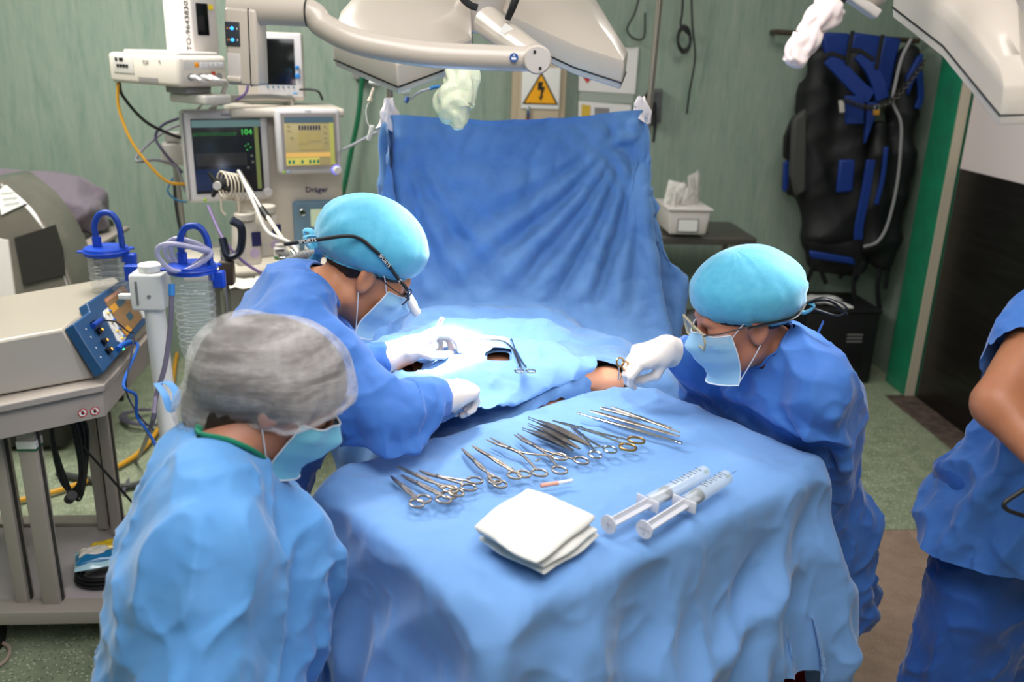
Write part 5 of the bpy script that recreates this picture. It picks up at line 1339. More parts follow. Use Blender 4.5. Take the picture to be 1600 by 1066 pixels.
cable('cable', 'violet cable lying across the machine worktop', [W(325, 322, d=3.3), W(350, 375, d=3.2), W(382, 410, d=3.2), W(420, 432, d=3.2), W(458, 442, d=3.2)], .0055, PUR)
mbx = thing('connector_block', 'white connector block behind the left edge of the dark monitor', 'connector block', W(272, 240, d=3.78), .2)
MB().box((0, 0, 0), (.10, .08, .09), .01).build('body', CRM2, mbx); MB().box((0, 0, .07), (.06, .06, .04), .008).build('cap', CRM2, mbx); MB().cyl((0, .02, -.05), (.01, .03, -.45), .012).build('post', ALU, mbx)
# coiled tubing on the holder arm
hk = thing('cable_holder', 'black clamp with coiled cream cable on a folding white arm before the monitor', 'holder', (0, 0, 0))
cc = W(352, 288, d=3.28)
ch = MB()
for sgn, L_, a_ in ((1, .055, 2.2), (1, .05, -.4), (1, .05, 4.2)): ch.cyl(cc + V(-.02, -.02, 0), cc + V(-.02 + L_ * math.cos(a_), -.02, L_ * math.sin(a_)), .012, .007)
ch.build('clamp_knob', BLACK, hk); MB().cyl(cc + V(-.02, -.045, 0), cc + V(-.02, -.03, 0), .015).build('knob_cap', CRM2, hk)
MB().cyl(cc + V(-.02, -.02, 0), cc + V(.05, .02, 0), .02).build('spool', BLACK, hk)
cl = []
for k in range(5 * 14):
    a_ = 2 * PI * k / 14; cl.append(cc + V(-.01 + .0009 * k, -.01 + .0002 * k, -.0002 * k) + V(.030 * math.cos(a_), -.03 * math.cos(a_), .050 * math.sin(a_)))
MB().tube(cl, .0034, 6, smooth=False).build('coiled_cable', mat('cream cable', (210, 196, 176), .5), hk)
MB().tube([cc + V(-.01, -.03, -.04), cc + V(-.012, -.03, -.09), cc + V(0, -.03, -.11)], .0042, 6).build('cable_tail', mat('cream cable', (0, 0, 0)), hk)
MB().tube([cc + V(.05, -.03, -.04), cc + V(.05, -.03, -.10), cc + V(.03, -.03, -.135)], .0042, 6).build('cable_tail', mat('cream cable', (0, 0, 0)), hk)
MB().cyl(W(373, 268, d=3.25), W(414, 334, d=3.1), .0085, n=12).build('arm_rod', ALU, hk); MB().cyl(W(412, 330, d=3.1), W(458, 398, d=3.0), .0075, n=12).build('arm_rod', mat('ivory rod', (232, 220, 200), .4), hk)
MB().cyl(W(408, 326, d=3.11), W(419, 341, d=3.09), .0125).build('joint_collar', BLACK, hk)
MB().tube([W(376, 272, d=3.24), W(398, 320, d=3.1), W(418, 362, d=3.05), W(450, 378, d=3.0), W(466, 396, d=2.95), W(470, 425, d=2.9)], .007, 8).build('tube', CRM2, hk)
MB().cyl(W(456, 392, d=3.0), W(470, 408, d=2.97), .0085).build('elbow', CHR, hk); MB().cyl(W(469, 400, d=2.97), W(471, 424, d=2.95), .006).build('elbow', CHR, hk)
# clamp and pole below
ip = thing('equipment_pole', 'chrome pole with dark clamp between the suction canister and the vaporizers', 'pole', (0, 0, 0))
pb = W(352, 430, d=3.15)
MB().cyl((pb[0], pb[1], .05), (pb[0], pb[1], 1.08), .012).build('pole', CHR, ip)
for k in range(5): MB().box((pb[0] + .14 * math.cos(k * 1.256), pb[1] + .14 * math.sin(k * 1.256), .05), (.28, .03, .025), .005, R=RZ(k * 1.256)).build('foot', mat('grey enamel', (0, 0, 0)), ip) if False else MB().tube([(pb[0], pb[1], .07), (pb[0] + .27 * math.cos(k * 1.256), pb[1] + .27 * math.sin(k * 1.256), .05)], .014, 8, smooth=False).build('foot', mat('beige enamel', (186, 176, 162), .4), ip)
MB().box((pb[0] + .01, pb[1] - .01, 1.0), (.05, .05, .09), .01).build('clamp', mat('brown clamp', (64, 52, 44), .5), ip)
MB().tube([(pb[0] - .0, pb[1], 1.12), (pb[0] + .02, pb[1] - .02, 1.06), (pb[0] + .06, pb[1] - .01, 1.08), (pb[0] + .07, pb[1] - .01, 1.16), (pb[0] + .04, pb[1] - .02, 1.19)], .02, 10, flat=.7).build('pistol_clamp', mat('dark navy plastic', (22, 28, 48), .4), ip)
MB().box((pb[0] + .02, pb[1] - .02, .72), (.11, .09, .12), .012).build('clamp_body', mat('worn grey metal', (120, 116, 110), .45, .5), ip)
MB().tube([(pb[0] + .07, pb[1] - .03, .82), (pb[0] + .09, pb[1] - .04, .78), (pb[0] + .085, pb[1] - .04, .60)], .022, 12).build('handle', mat('mauve grey grip', (140, 130, 128), .5), ip)
# breathing hoses and bag
def ribbed(name, label, pts, r, m, rib=.012):
    P, T = catmull(np.array(pts), 40); L = np.concatenate([[0], np.cumsum(np.linalg.norm(np.diff(P, axis=0), axis=1))]); k = int(L[-1] / rib * 4); s_ = np.linspace(0, L[-1], k)
    Q = np.stack([np.interp(s_, L, P[:, a]) for a in range(3)], 1); rr = r * (1 + .09 * np.sin(s_ / rib * 2 * PI)); b = MB(); b.tube(Q, r, 12, radii=rr, smooth=False); return tag(b.build(name, m), label, 'hose')
HOS = mat('grey corrugated hose', (104, 104, 106), .5)
ribbed('breathing_hose', 'grey corrugated breathing hose arching up from the machine worktop', [W(432, 500, d=2.75), W(432, 450, d=2.8), W(445, 418, d=2.85), W(468, 404, d=2.9), W(497, 398, d=2.95)], .021, HOS)
ribbed('breathing_hose', 'clear teal tinted breathing tube below the grey hose', [W(400, 500, d=2.9), W(398, 480, d=2.9), W(406, 466, d=2.9), W(422, 462, d=2.9)], .02, mat('teal clear tube', (130, 170, 172), .25, alpha=.8))
bag = MB(); bag.lathe([(.0, .1), (.014, .095), (.018, .07), (.03, .04), (.042, 0), (.04, -.04), (.02, -.07), (0, -.075)], W(482, 440, d=2.85), 20, R=RY(.35)); tag(bag.build('breathing_bag', mat('navy rubber bag', (44, 66, 110), .45)), 'navy rubber breathing bag beside the left surgeon\'s collar', 'breathing bag')
# small things on the worktop
for k, (x, y, c, l) in enumerate(((408, 414, (226, 216, 206), 'crumpled cream paper lying flat on the machine worktop'), (440, 402, (236, 232, 226), 'white folded paper wrapper on the worktop beneath the vaporizers'))):
    P = W(x, y, d=3.25 + .05 * k); rng = np.random.default_rng(k); n = 8
    v = np.array([(P[0] + (i / n - .5) * .22, P[1] + (j / n - .5) * .15, .925 + abs(rng.normal(0, .009)) + (.02 if i == n else 0)) for i in range(n + 1) for j in range(n + 1)])
    tag(mesh_obj('paper', v, grid_faces(n + 1, n + 1), mat('paper %d' % k, c, .8), smooth=False), l, 'paper')
jar = thing('specimen_jar', 'small clear jar with yellow green lid on the worktop beside the hose', 'jar', W(455, 424, d=3.05))
MB().lathe([(0, 0), (.03, 0), (.03, .03), (.028, .034)], (0, 0, -.03)).build('body', mat('clear plastic', (220, 224, 220), .15, alpha=.35), jar); MB().torus((0, 0, .004), .03, .003).build('rim', mat('yellow green rim', (190, 196, 90), .5), jar)
vial = thing('vial', 'small white pot with green base beside the vaporizer', 'pot', W(437, 392, d=3.3))
MB().lathe([(0, 0), (.022, 0), (.022, .012)], (0, 0, -.03)).build('base', mat('pot green', (60, 120, 70), .5), vial); MB().lathe([(.022, .012), (.022, .04), (.016, .046), (.016, .055), (0, .055)], (0, 0, -.03)).build('body', CRM2, vial)
tr_ = thing('instrument_tray', 'steel tray of small clear items behind the left surgeon\'s cap', 'tray', W(478, 396, d=3.15) , .3)
MB().box((0, 0, 0), (.2, .12, .012), .004).build('tray', CHR, tr_)
for i in range(5): MB().cyl((-.07 + .035 * i, -.02, .012), (-.06 + .035 * i, .03, .02), .009).build('ampoule', mat('clear plastic', (0, 0, 0)), tr_)
rb = MB().sphere((0, 0, 0), (.05, .04, .035)).build('red_pouch', mat('dark red cloth', (120, 22, 32), .6)); rb.location = tuple(W(532, 352, d=3.0)); tag(rb, 'small dark red pouch behind the left surgeon\'s cap', 'pouch')
bst = MB().cyl((rb.location.x, rb.location.y, 0), (rb.location.x, rb.location.y, rb.location.z - .03), .012).build('pouch_stand', ALU); tag(bst, 'thin steel upright carrying the dark red pouch', 'stand')
# ------------------------------------------------------------------ electrosurgery cart
CART = mat('grey beige powder coat', (160, 150, 142), .45); SIL = mat('silver beige housing', (176, 166, 152), .38, .25)
def loft(bot, top, close=True):
    b = MB(); n = len(bot); v = np.concatenate([bot, top]); f = [tuple(range(n))[::-1], tuple(range(n, 2 * n))] + [(i, (i + 1) % n, n + (i + 1) % n, n + i) for i in range(n)]
    b.add(v, f); return b
ct = thing('equipment_cart', 'grey metal cart on casters carrying the silver electrosurgical generator', 'cart', (0, 0, 0))
zt = .845
pl = [W(-150, 664, z=zt), W(163, 601, z=zt), W(236, 521, z=zt), W(212, 492, z=zt), W(-150, 520, z=zt)]
loft([p - V(0, 0, .022) for p in pl], pl).build('top_plate', CART, ct, bevel=.004)
cen = np.mean(pl, 0); ins = [p + (cen - p) * .05 for p in pl]
db = loft([p - V(0, 0, .105) for p in ins], [p - V(0, 0, .024) for p in ins]).build('drawer_box', CART, ct, bevel=.003)
edge_d = nrm(ins[1] - ins[0]); nf = nrm(np.cross(edge_d, V(0, 0, 1)))
RD = mat('sign red', (190, 40, 40), .5); BK = mat('print black', (20, 20, 20), .6); WHT = mat('label white', (0, 0, 0))
for x, y in ((129, 645), (148, 642)):
    v_ = _fw + _rt * (x - 800) / F_PX - _up * (y - 533) / F_PX; t_ = ((ins[1] - CAM) @ nf) / (v_ @ nf); c = CAM + v_ * t_ + nf * .0012
    Rn = np.stack([edge_d, V(0, 0, 1), nf], 1)
    s = MB().cyl(c, c + nf * .0005, .0125, n=24).build('warning_sign', WHT, ct)
    MB().torus(c + nf * .0008, .0115, .0013, Rm=Rn).build('sign_ring', RD, s)
    MB().prism([(-.003, -.006), (.003, -.006), (.004, .002), (0, .007), (-.004, .002)], .0006, .0012, R=Rn, c=c).build('sign_figure', BK, s)
    MB().box((0, 0, .0016), (.022, .002, .0006), R=Rn @ RZ(-.78)).build('sign_bar', RD, s).location = tuple(c + nf * .0014)
base_y0, base_y1, bx0, bx1 = 2.34, 2.92, -1.62, -.90
for (c, sz) in ((((bx0 + bx1) / 2, base_y0 + .035, .12), (bx1 - bx0, .07, .045)), (((bx0 + bx1) / 2, base_y1 - .03, .12), (bx1 - bx0, .06, .045)), ((bx1 - .03, (base_y0 + base_y1) / 2, .12), (.06, base_y1 - base_y0 - .13, .045)), ((bx0 + .03, (base_y0 + base_y1) / 2, .12), (.06, base_y1 - base_y0 - .13, .045))):
    MB().box(c, sz, .004).build('base_frame', CART, ct)
MB().box((-1.30, (base_y0 + base_y1) / 2, .128), (.68, base_y1 - base_y0 - .14, .012), .003).build('lower_shelf', mat('lilac grey shelf', (164, 154, 156), .4), ct)
for x, y, w in ((-1.185, 2.40, .05), (-1.275, 2.41, .036), (-1.13, 2.80, .034), (-1.19, 2.84, .034), (-1.50, 2.42, .05), (-1.50, 2.84, .05)):
    h0, h1 = .14, zt - .10
    lg = MB().box((x, y, (h0 + h1) / 2), (w, .045, h1 - h0), .003).build('leg', CART, ct)
    MB().box((x + w / 2 + .001, y, (h0 + h1) / 2), (.004, .014, h1 - h0 - .01)).build('groove', mat('dark slot', (50, 48, 46), .6), lg)
lb_ = MB().box((-1.185, 2.40, .675), (.054, .05, .024), .002).build('white_band', WHT, ct); MB().box((-1.185, 2.40, .66), (.0545, .0505, .005)).build('green_stripe', mat('sign green', (20, 100, 70), .5), lb_)
for x, y in ((-1.36, 2.36), (-.96, 2.36), (-.96, 2.88), (-1.57, 2.36), (-1.57, 2.88)):
    MB().cyl((x - .016, y, .05), (x + .016, y, .05), .05, n=24).cyl((x, y, .05), (x, y, .10), .012).build('caster', BLACK, ct)
# generator
eg = thing('electrosurgical_generator', 'silver electrosurgical generator with a slanted dark blue touchscreen console', 'generator', (0, 0, 0))
zb = .848; P4 = W(150, 589, z=zb + .015); P3 = W(238, 512, z=zb + .015)
P1 = W(102, 514, z=.995); P2 = W(188, 438, z=.995)
bot = [W(-160, 648, z=zb), W(148, 592, z=zb), W(236, 516, z=zb), W(190, 480, z=zb), W(-160, 512, z=zb)]
top = [W(-160, 560, z=.995), P1 + V(-.005, 0, 0), P2 + V(-.005, 0, 0), W(172, 468, z=.93) * 0 + (P2 + V(-.03, .04, 0)), W(-160, 492, z=.995)]
loft(bot, top).build('housing', SIL, eg, bevel=.008)
e1, e2 = P2 - P1, P4 - P1; nn = nrm(np.cross(e2, e1)); nn = nn if nn @ (CAM - P1) > 0 else -nn
def cuv(zx, zy):
    M_ = np.array([[565, 325], [-495, 440]], float); a, b = np.linalg.solve(M_, [zx - 0, zy - 540]); return a, b
def cp_(zx, zy, h=.03): a, b = cuv(zx, zy); return P1 + e1 * a + e2 * b + nn * h
def slab_uv(pts, h0, h1): return loft([cp_(x, y, h0) for x, y in pts], [cp_(x, y, h1) for x, y in pts])
CB = mat('petrol blue console', (34, 74, 116), .35)
con = slab_uv([(0, 540), (160, 430), (120, 345), (565, 45), (862, 505), (325, 985)], -.005, .028).build('console', CB, eg, bevel=.004)
slab_uv([(290, 310), (515, 150), (750, 500), (550, 690)], .0282, .030).build('screen', mat('amber touchscreen', (124, 92, 58), .2, emit=.25), con)
for p, m in (([(300, 315), (470, 195), (480, 225), (315, 345)], 'rose'), ([(345, 390), (415, 345), (455, 400), (395, 450)], 'ochre'), ([(420, 335), (490, 280), (540, 335), (470, 395)], 'teal'), ([(545, 470), (590, 430), (640, 490), (590, 535)], 'teal'), ([(510, 620), (565, 570), (620, 620), (560, 675)], 'ochre')):
    slab_uv(p, .0301, .0307).build('screen_tile', {'rose': mat('rose tile', (170, 120, 100), .3, emit=.2), 'ochre': mat('ochre tile', (190, 134, 40), .3, emit=.25), 'teal': mat('teal tile', (34, 74, 92), .3, emit=.2)}[m], con)
slab_uv([(290, 430), (335, 395), (400, 500), (450, 580), (500, 640), (545, 700), (500, 745), (455, 720), (410, 640), (345, 540), (300, 480)], .0282, .0315).build('key_plate', WPL, con)
for x, y in ((330, 450), (378, 535), (440, 625), (492, 700)):
    MB().sphere(cp_(x, y, .032), (.007, .007, .003)).build('yellow_key', mat('yellow key', (236, 190, 70), .4), con); MB().sphere(cp_(x + 22, y - 22, .032), (.006, .006, .003)).build('blue_key', mat('blue key', (40, 100, 180), .4), con)
slab_uv([(605, 265), (660, 262), (800, 440), (800, 490), (765, 510)], .0282, .033).build('dial_plate', WPL, con)
kb = cp_(745, 395, .033); MB().cyl(kb, kb + nn * .022, .015, n=24).build('dial', WPL, con, bevel=.003)
for i, (x, y) in enumerate(((195, 548), (248, 622), (305, 720), (355, 805))):
    a0 = nrm(cp_(x + 40, y - 30) - cp_(x - 40, y + 30)); c = cp_(x, y, .0285)
    s = MB().tube([c - a0 * .013, c + a0 * .013], .010, 14, smooth=False, flat=1).build('socket', DRK, con)
    if i: MB().sphere(c + a0 * .012 + nn * .006, (.006, .006, .005)).build('socket_lamp', mat('amber light', (255, 176, 60), .4, emit=1.6), con)
    text('socket_mark', '|||', .006, WPL, con, cp_(x - 75, y + 45, .0295), np.stack([nrm(e1), -nrm(e2), nn], 1))
text('maker_text', 'VIO', .010, WPL, con, cp_(560, 95, .0295), np.stack([nrm(e1), -nrm(e2), nn], 1))
MB().tube([cp_(175, 575, .034), cp_(250, 530, .036)], .009, 10, smooth=False).build('plug', mat('royal blue plug', (20, 60, 150), .4), con)
MB().sphere(cp_(522, 800, .03), (.003,) * 3).build('status_light', mat('green light', (80, 255, 170), .4, emit=2.5), con)
BLC = mat('blue cable', (20, 84, 170), .45)
MB().tube([cp_(445, 800, .034), cp_(480, 775, .04), cp_(545, 762, .045)], .009, 10).build('plug', BLC, con)
cable('cable', 'bright blue cable dropping from the generator console to the floor', [cp_(545, 762, .045), cp_(590, 830, .06), W(193, 600, d=2.4), W(212, 618, d=2.45), W(214, 650, d=2.5), W(232, 676, d=2.5), W(245, 700, d=2.5)], .0045, BLC)
cable('cable', 'thin black cable from the top socket of the generator console', [cp_(250, 530, .038), cp_(380, 560, .045), cp_(500, 660, .05), cp_(580, 720, .05), W(198, 590, d=2.45), W(200, 620, d=2.5), W(222, 655, d=2.5), W(240, 672, d=2.5)], .0025, mat('navy wire', (24, 34, 60), .5))
# things on the cart shelf
hb = MB()
for i in range(9):
    o_ = .006 * i; c = V(-1.19 + .006 * (i % 3), 2.62 + .012 * (i // 3), 0)
    hb.tube([c + V(.0, 0, .70), c + V(-.035 - o_ * .4, 0, .62), c + V(-.03, 0, .45 - .004 * i), c + V(.0, 0, .40 - .006 * i), c + V(.035, 0, .46), c + V(.03 + o_ * .5, 0, .62), c + V(.0, 0, .70)], .0042, 6)
hb.cyl((-1.19, 2.6, .38), (-1.17, 2.58, .405), .016)
tag(hb.build('bundled_cable', BLACK), 'black power cord bundled and hung between the cart legs', 'cable')
cable('cable', 'thin black lead slanting down to the power adapter on the cart', [V(-1.15, 2.62, .58), V(-1.08, 2.64, .45), V(-1.0, 2.66, .30), V(-.985, 2.68, .215)], .004, BLACK)
cc2 = W(165, 902, z=.14); b = MB(); rng = np.random.default_rng(5)
for i in range(9): b.torus(cc2 + V(rng.normal(0, .003), rng.normal(0, .003), .008 + .0065 * (i // 2)), .085 - .006 * (i % 4), .0045, axis=(rng.normal(0, .04), rng.normal(0, .04), 1), n=36, m=6, sy=.8)
tag(b.build('coiled_cord', BLACK), 'black cord coiled flat on the lower cart shelf under the packet', 'cable')
pk = thing('packet', 'foil packet with blue, white and yellow panels lying on the coiled cord', 'packet', W(158, 876, z=.19) + V(0, 0, 0), .35)
def pillow(sx, sy, sz, c, m, nm, par, seed=0):
    n = 14; rng = np.random.default_rng(seed); v = []; 
    for s_ in (1, -1):
        for i in range(n + 1):
            for j in range(n + 1):
                x, y = i / n * 2 - 1, j / n * 2 - 1; h = sz * ((1 - x ** 4) * (1 - y ** 4)) ** .5 * (1 + .25 * math.sin(7 * x + seed) * math.sin(5 * y + 2 * seed)); v.append((c[0] + x * sx, c[1] + y * sy, c[2] + s_ * h))
    f = grid_faces(n + 1, n + 1).tolist(); f2 = [[q + (n + 1) ** 2 for q in k[::-1]] for k in f]
    return mesh_obj(nm, np.array(v), f + f2, m, par)
FOIL = lambda nm, c: mat(nm, c, .22, coat=.6)
pillow(.075, .062, .016, (0, 0, .012), FOIL('pale blue wrapper', (170, 206, 220)), 'wrapper', pk, 1)
pillow(.07, .03, .012, (0, -.018, .026), FOIL('blue wrapper', (20, 110, 160)), 'blue_panel', pk, 2)
pillow(.045, .028, .012, (-.018, .008, .030), FOIL('white wrapper', (214, 206, 196)), 'white_panel', pk, 3)
pillow(.05, .026, .010, (.022, .042, .028), FOIL('yellow wrapper', (206, 170, 30)), 'yellow_panel', pk, 4)
ad = thing('power_adapter', 'black power adapter at the back of the lower cart shelf', 'adapter', (-.975, 2.70, .16), .2)
MB().box((0, 0, 0), (.075, .05, .045), .008).build('body', BLACK, ad); MB().box((-.02, 0, .03), (.03, .03, .02), .004).build('plug_block', BLACK, ad)
# ------------------------------------------------------------------ suction canisters
CLR = mat('clear ribbed plastic', (210, 214, 214), .12, alpha=.2, spec=.8); RBL = mat('royal blue lid', (16, 62, 172), .35)
ss = thing('suction_stand', 'white pole stand with a square bracket holding the two suction canisters', 'stand', (0, 0, 0))
pt_ = W(238, 452, d=2.62); pbm = V(pt_[0] + .02, pt_[1] - .02, .06)
MB().cyl(pbm, pt_, .030, n=28).build('pole', WPL, ss)
br = MB().box((0, 0, 0), (.095, .09, .11), .008).build('bracket', WPL, ss); br.location = tuple(pt_ + V(-.004, 0, .0))
MB().cyl(pt_ + V(0, 0, .055), pt_ + V(0, 0, .078), .034, n=28).build('bracket_cap', WPL, ss, bevel=.004)
MB().box(pt_ + V(-.03, -.047, .0), (.006, .004, .07)).build('slot', GRY, ss); MB().cyl(pt_ + V(.004, -.05, -.01), pt_ + V(.004, -.045, -.01), .005).build('screw', GRY, ss)
MB().box(pt_ + V(-.07, -.01, -.02), (.05, .02, .016), .004).build('lever', WPL, ss)
for k in range(5):
    a_ = k * 2 * PI / 5 + .35; MB().tube([pbm + V(0, 0, .04), pbm + V(.15 * math.cos(a_), .15 * math.sin(a_), .03), pbm + V(.3 * math.cos(a_), .3 * math.sin(a_), .0)], .022, 10, flat=.6).build('foot', mat('beige enamel', (0, 0, 0)), ss)
    MB().cyl(pbm + V(.3 * math.cos(a_) - .012, .3 * math.sin(a_), -.022), pbm + V(.3 * math.cos(a_) + .012, .3 * math.sin(a_), -.022), .036, n=18).build('caster', BLACK, ss)
def canister(loc, label, H_, handle=True):
    t = thing('suction_canister', label, 'suction canister', loc)
    MB().lathe([(0, -H_), (.045, -H_), (.05, -H_ + .012), (.052, -H_ + .03), (.060, -.02), (.062, 0)]).build('body', CLR, t)
    for i in range(10):
        z = -H_ + .04 + i * (H_ - .06) / 10; MB().torus((0, 0, z), .0535 + .007 * (i / 10), .0009, n=36, m=4).build('rib', mat('clear rib', (225, 228, 230), .2, alpha=.3), t)
    g_ = MB()
    for i in range(18):
        z = -H_ + .035 + i * (H_ - .06) / 18; r_ = .0548 + .0065 * (i / 18)
        for k_ in range(3 if i % 2 else 5): a_ = -1.9 + k_ * .07; g_.box((r_ * math.cos(a_), r_ * math.sin(a_), z), (.0042, .001, .0016), R=RZ(a_ + PI / 2))
    g_.build('graduations', mat('white print', (0, 0, 0)), t)['kind'] = 'stuff'
    MB().lathe([(0, .018), (.05, .018), (.066, .014), (.069, .004), (.069, -.008), (.063, -.010)], n=36).torus((0, 0, .004), .069, .004, n=36, m=6).build('lid', RBL, t)
    for a_ in (.6, 3.4): MB().box((.075 * math.cos(a_), .075 * math.sin(a_), .002), (.022, .02, .008), .003, R=RZ(a_)).build('lid_tab', RBL, t)
    MB().cyl((-.022, -.01, .016), (-.022, -.01, .05), .014).build('port', RBL, t)
    MB().tube([(-.022, -.01, .045), (-.024, -.01, .085), (-.005, -.008, .122), (.03, -.008, .125), (.052, -.01, .09), (.056, -.01, .02), (.056, -.012, -.03)], .0095, 14).build('elbow_tube', mat('royal blue hose', (18, 58, 150), .4), t)
    MB().box((.075, .0, -.03), (.035, .03, .05), .006).build('holder_ring', RBL, t)
    return t
cR = W(300, 420, d=2.56)
c1 = canister(cR, 'nearer suction canister with coiled clear tubing on its blue lid', .265)
text('volume_text', 'CE\nDO NOT REUSE', .008, mat('white print', (0, 0, 0)), c1, (.02, -.0600, -.055), FRONT)
cL = W(166, 393, d=2.86); c2 = canister(cL, 'further suction canister partly hidden behind the generator console', .265)
ss2 = MB().box(tuple((cL + pt_) / 2 + V(.04, 0, -.01)), (.10, .03, .05), .006).build('bracket_arm', RBL, ss)
ct_ = []
rng = np.random.default_rng(2)
for k in range(3 * 12 + 5):
    a_ = 2 * PI * k / 12 + .5; R_ = .062 + .01 * math.sin(k * .9); tl = .5 + .25 * math.sin(k * .5)
    ct_.append(cR + V(-.005 + R_ * math.cos(a_), -.03 + .04 * math.sin(a_ * .5), .055 + .055 * math.sin(a_) * (.35 + .65 * (math.sin(k * .26) ** 2))))
tag(MB().tube(ct_, .0072, 10, sub=4).build('suction_tubing', mat('lilac clear tubing', (182, 178, 208), .2, alpha=.62, spec=.8)), 'clear lilac suction tubing coiled loosely on the nearer blue lid', 'tubing')
TUBM = mat('lilac clear tubing', (0, 0, 0))
cable('suction_tube', 'smoky clear tube running down from the bracket to the floor', [W(268, 462, d=2.5), W(266, 510, d=2.5), W(258, 570, d=2.5), W(244, 620, d=2.5), W(236, 668, d=2.5), W(214, 720, z=.03), W(192, 770, z=.02)], .0075, mat('smoky tubing', (104, 98, 116), .3, alpha=.8), 'tubing')
MB_ = MB().cyl(W(268, 444, d=2.5), W(268, 462, d=2.5), .009).build('tube_connector', BLU); tag(MB_, 'short blue connector at the top of the smoky tube', 'connector')
# floor hoses
cable('hose', 'yellow hose lying across the floor behind the cart legs', [W(30, 782, z=.02), W(100, 764, z=.02), W(170, 736, z=.02), W(225, 700, z=.02), W(262, 640, z=.02), W(275, 560, z=.02), W(290, 500, z=.02)], .011, YEL, 'hose')
cable('hose', 'dark grey hose on the floor behind the cart', [W(90, 740, z=.02), W(150, 752, z=.02), W(200, 760, z=.02), W(260, 740, z=.02)], .014, mat('dark grey hose', (60, 60, 60), .5), 'hose')
lo = []
for k in range(30): a_ = k * .55; lo.append(W(225 + 40 * math.cos(a_) + k * .4, 652 + 12 * math.sin(a_), z=.03 + .004 * (k % 5)))
cable('floor_tubing', 'loose coil of smoky tubing on the floor beside the suction stand', lo, .007, mat('smoky tubing', (0, 0, 0)), 'tubing', 4)
lo = [W(-20 + 65 * math.cos(k * .5), 866 + 30 * math.sin(k * .5), z=.02 + .003 * (k % 4)) for k in range(16)]
cable('floor_tubing', 'smoky tubing loop on the floor at the left edge behind the cart legs', lo, .007, mat('smoky tubing', (0, 0, 0)), 'tubing', 4)
cable('floor_tubing', 'beige tube loop on the floor at the bottom left corner', [W(-10, 998, z=.01), W(14, 1012, z=.01), W(10, 1030, z=.01), W(-10, 1046, z=.01)], .006, mat('beige tubing', (170, 150, 136), .5), 'tubing', 8)
# blue ribbon tie at the assistant's collar
tag(MB().tube([W(246, 600, d=1.62), W(262, 598, d=1.60), W(275, 612, d=1.58), W(274, 630, d=1.56), W(266, 640, d=1.55), W(258, 618, d=1.56), W(246, 600, d=1.6)], .007, 8, flat=.25).build('neck_tie', BLUE_L, gownA), None, None)
# ------------------------------------------------------------------ covered machines at far left
GC = mat('grey purple cover cloth', (108, 98, 108), .8, sheen=.2, bump=(9, .6, .04))
cvp = [ell(W(66, 320, d=4.3), (.28, .24, .185), k=.08), ell(W(118, 335, d=4.3), (.16, .2, .15), k=.08), ell(W(10, 330, d=4.15), (.28, .22, .15), k=.08)]
v, f = sdf_mesh(cvp, .022); v = v + vnormals(v, f) * folds(v, ((26, 8, 12), (-10, 26, 22), (8, -12, 34)), .02, 4)[:, None]
cz = W(66, 320, d=4.3); keep = v[:, 2] > cz[2] - .12; v, f = cut_mesh(v, f, keep)
cm = thing('covered_machine', 'machine under a grey purple cloth cover against the wall at the far left', 'covered machine', (0, 0, 0))
mesh_obj('cover', v, f, GC, cm, sub=1)
MB().box((cz[0] - .05, cz[1], (cz[2] - .1) / 2 + .04), (.62, .40, cz[2] - .18), .02).build('cabinet', mat('dark cabinet', (52, 50, 48), .6), cm)
MB().cyl((cz[0] + .3, cz[1] - .1, 0), (cz[0] + .3, cz[1] - .1, cz[2] - .15), .015).build('leg', BLACK, cm); MB().box((cz[0] + .1, cz[1] - .1, cz[2] - .14), (.5, .5, .02), .004).build('shelf', CART, cm)
pc = thing('plastic_covered_machine', 'machine under a clear glossy plastic cover with a white label, far left', 'covered machine', (0, 0, 0))
dd = 3.72
pf = [(-110, 300), (0, 282), (48, 322), (78, 362), (96, 400), (112, 448), (124, 490), (128, 560), (-110, 600)]
A_ = [W(x, y, d=dd) for x, y in pf]; B_ = [p + V(-.02, .34, 0) for p in A_]
lb2 = loft(A_, B_).build('plastic_cover', mat('dusty clear plastic', (112, 106, 96), .2, coat=.6, noise=(5, (78, 72, 66), .3), alpha=.93), pc, bevel=.02)
dwn = [W(22, 372, d=dd - .01), W(84, 352, d=dd - .01), W(96, 392, d=dd - .01), W(100, 430, d=dd - .01), W(36, 446, d=dd - .01)]
loft(dwn, [p + V(0, .02, 0) for p in dwn]).build('dark_window', mat('dull dark plastic', (38, 34, 32), .3), pc)
lab = [W(-6, 300, d=dd - .008), W(8, 290, d=dd - .008), W(40, 318, d=dd - .008), W(2, 336, d=dd - .008)]
lbo = loft(lab, [p + V(0, .012, 0) for p in lab]).build('label', mat('label white', (0, 0, 0)), pc)
for k in range(3): MB().cyl(W(2 + k * 2, 302 + 9 * k, d=dd - .012), W(24 + k * 3, 300 + 8 * k, d=dd - .012), .0012, n=5).build('label_line', GRY, lbo)
pale = [W(-20, 370, d=dd - .01), W(12, 376, d=dd - .01), W(24, 470, d=dd - .01), W(-20, 520, d=dd - .01)]
loft(pale, [p + V(0, .02, 0) for p in pale]).build('pale_panel', CRM2, pc)
MB().box((A_[0][0] + .22, dd + .16, .25), (.5, .3, .46), .02).build('cabinet', mat('dark cabinet', (0, 0, 0)), pc)
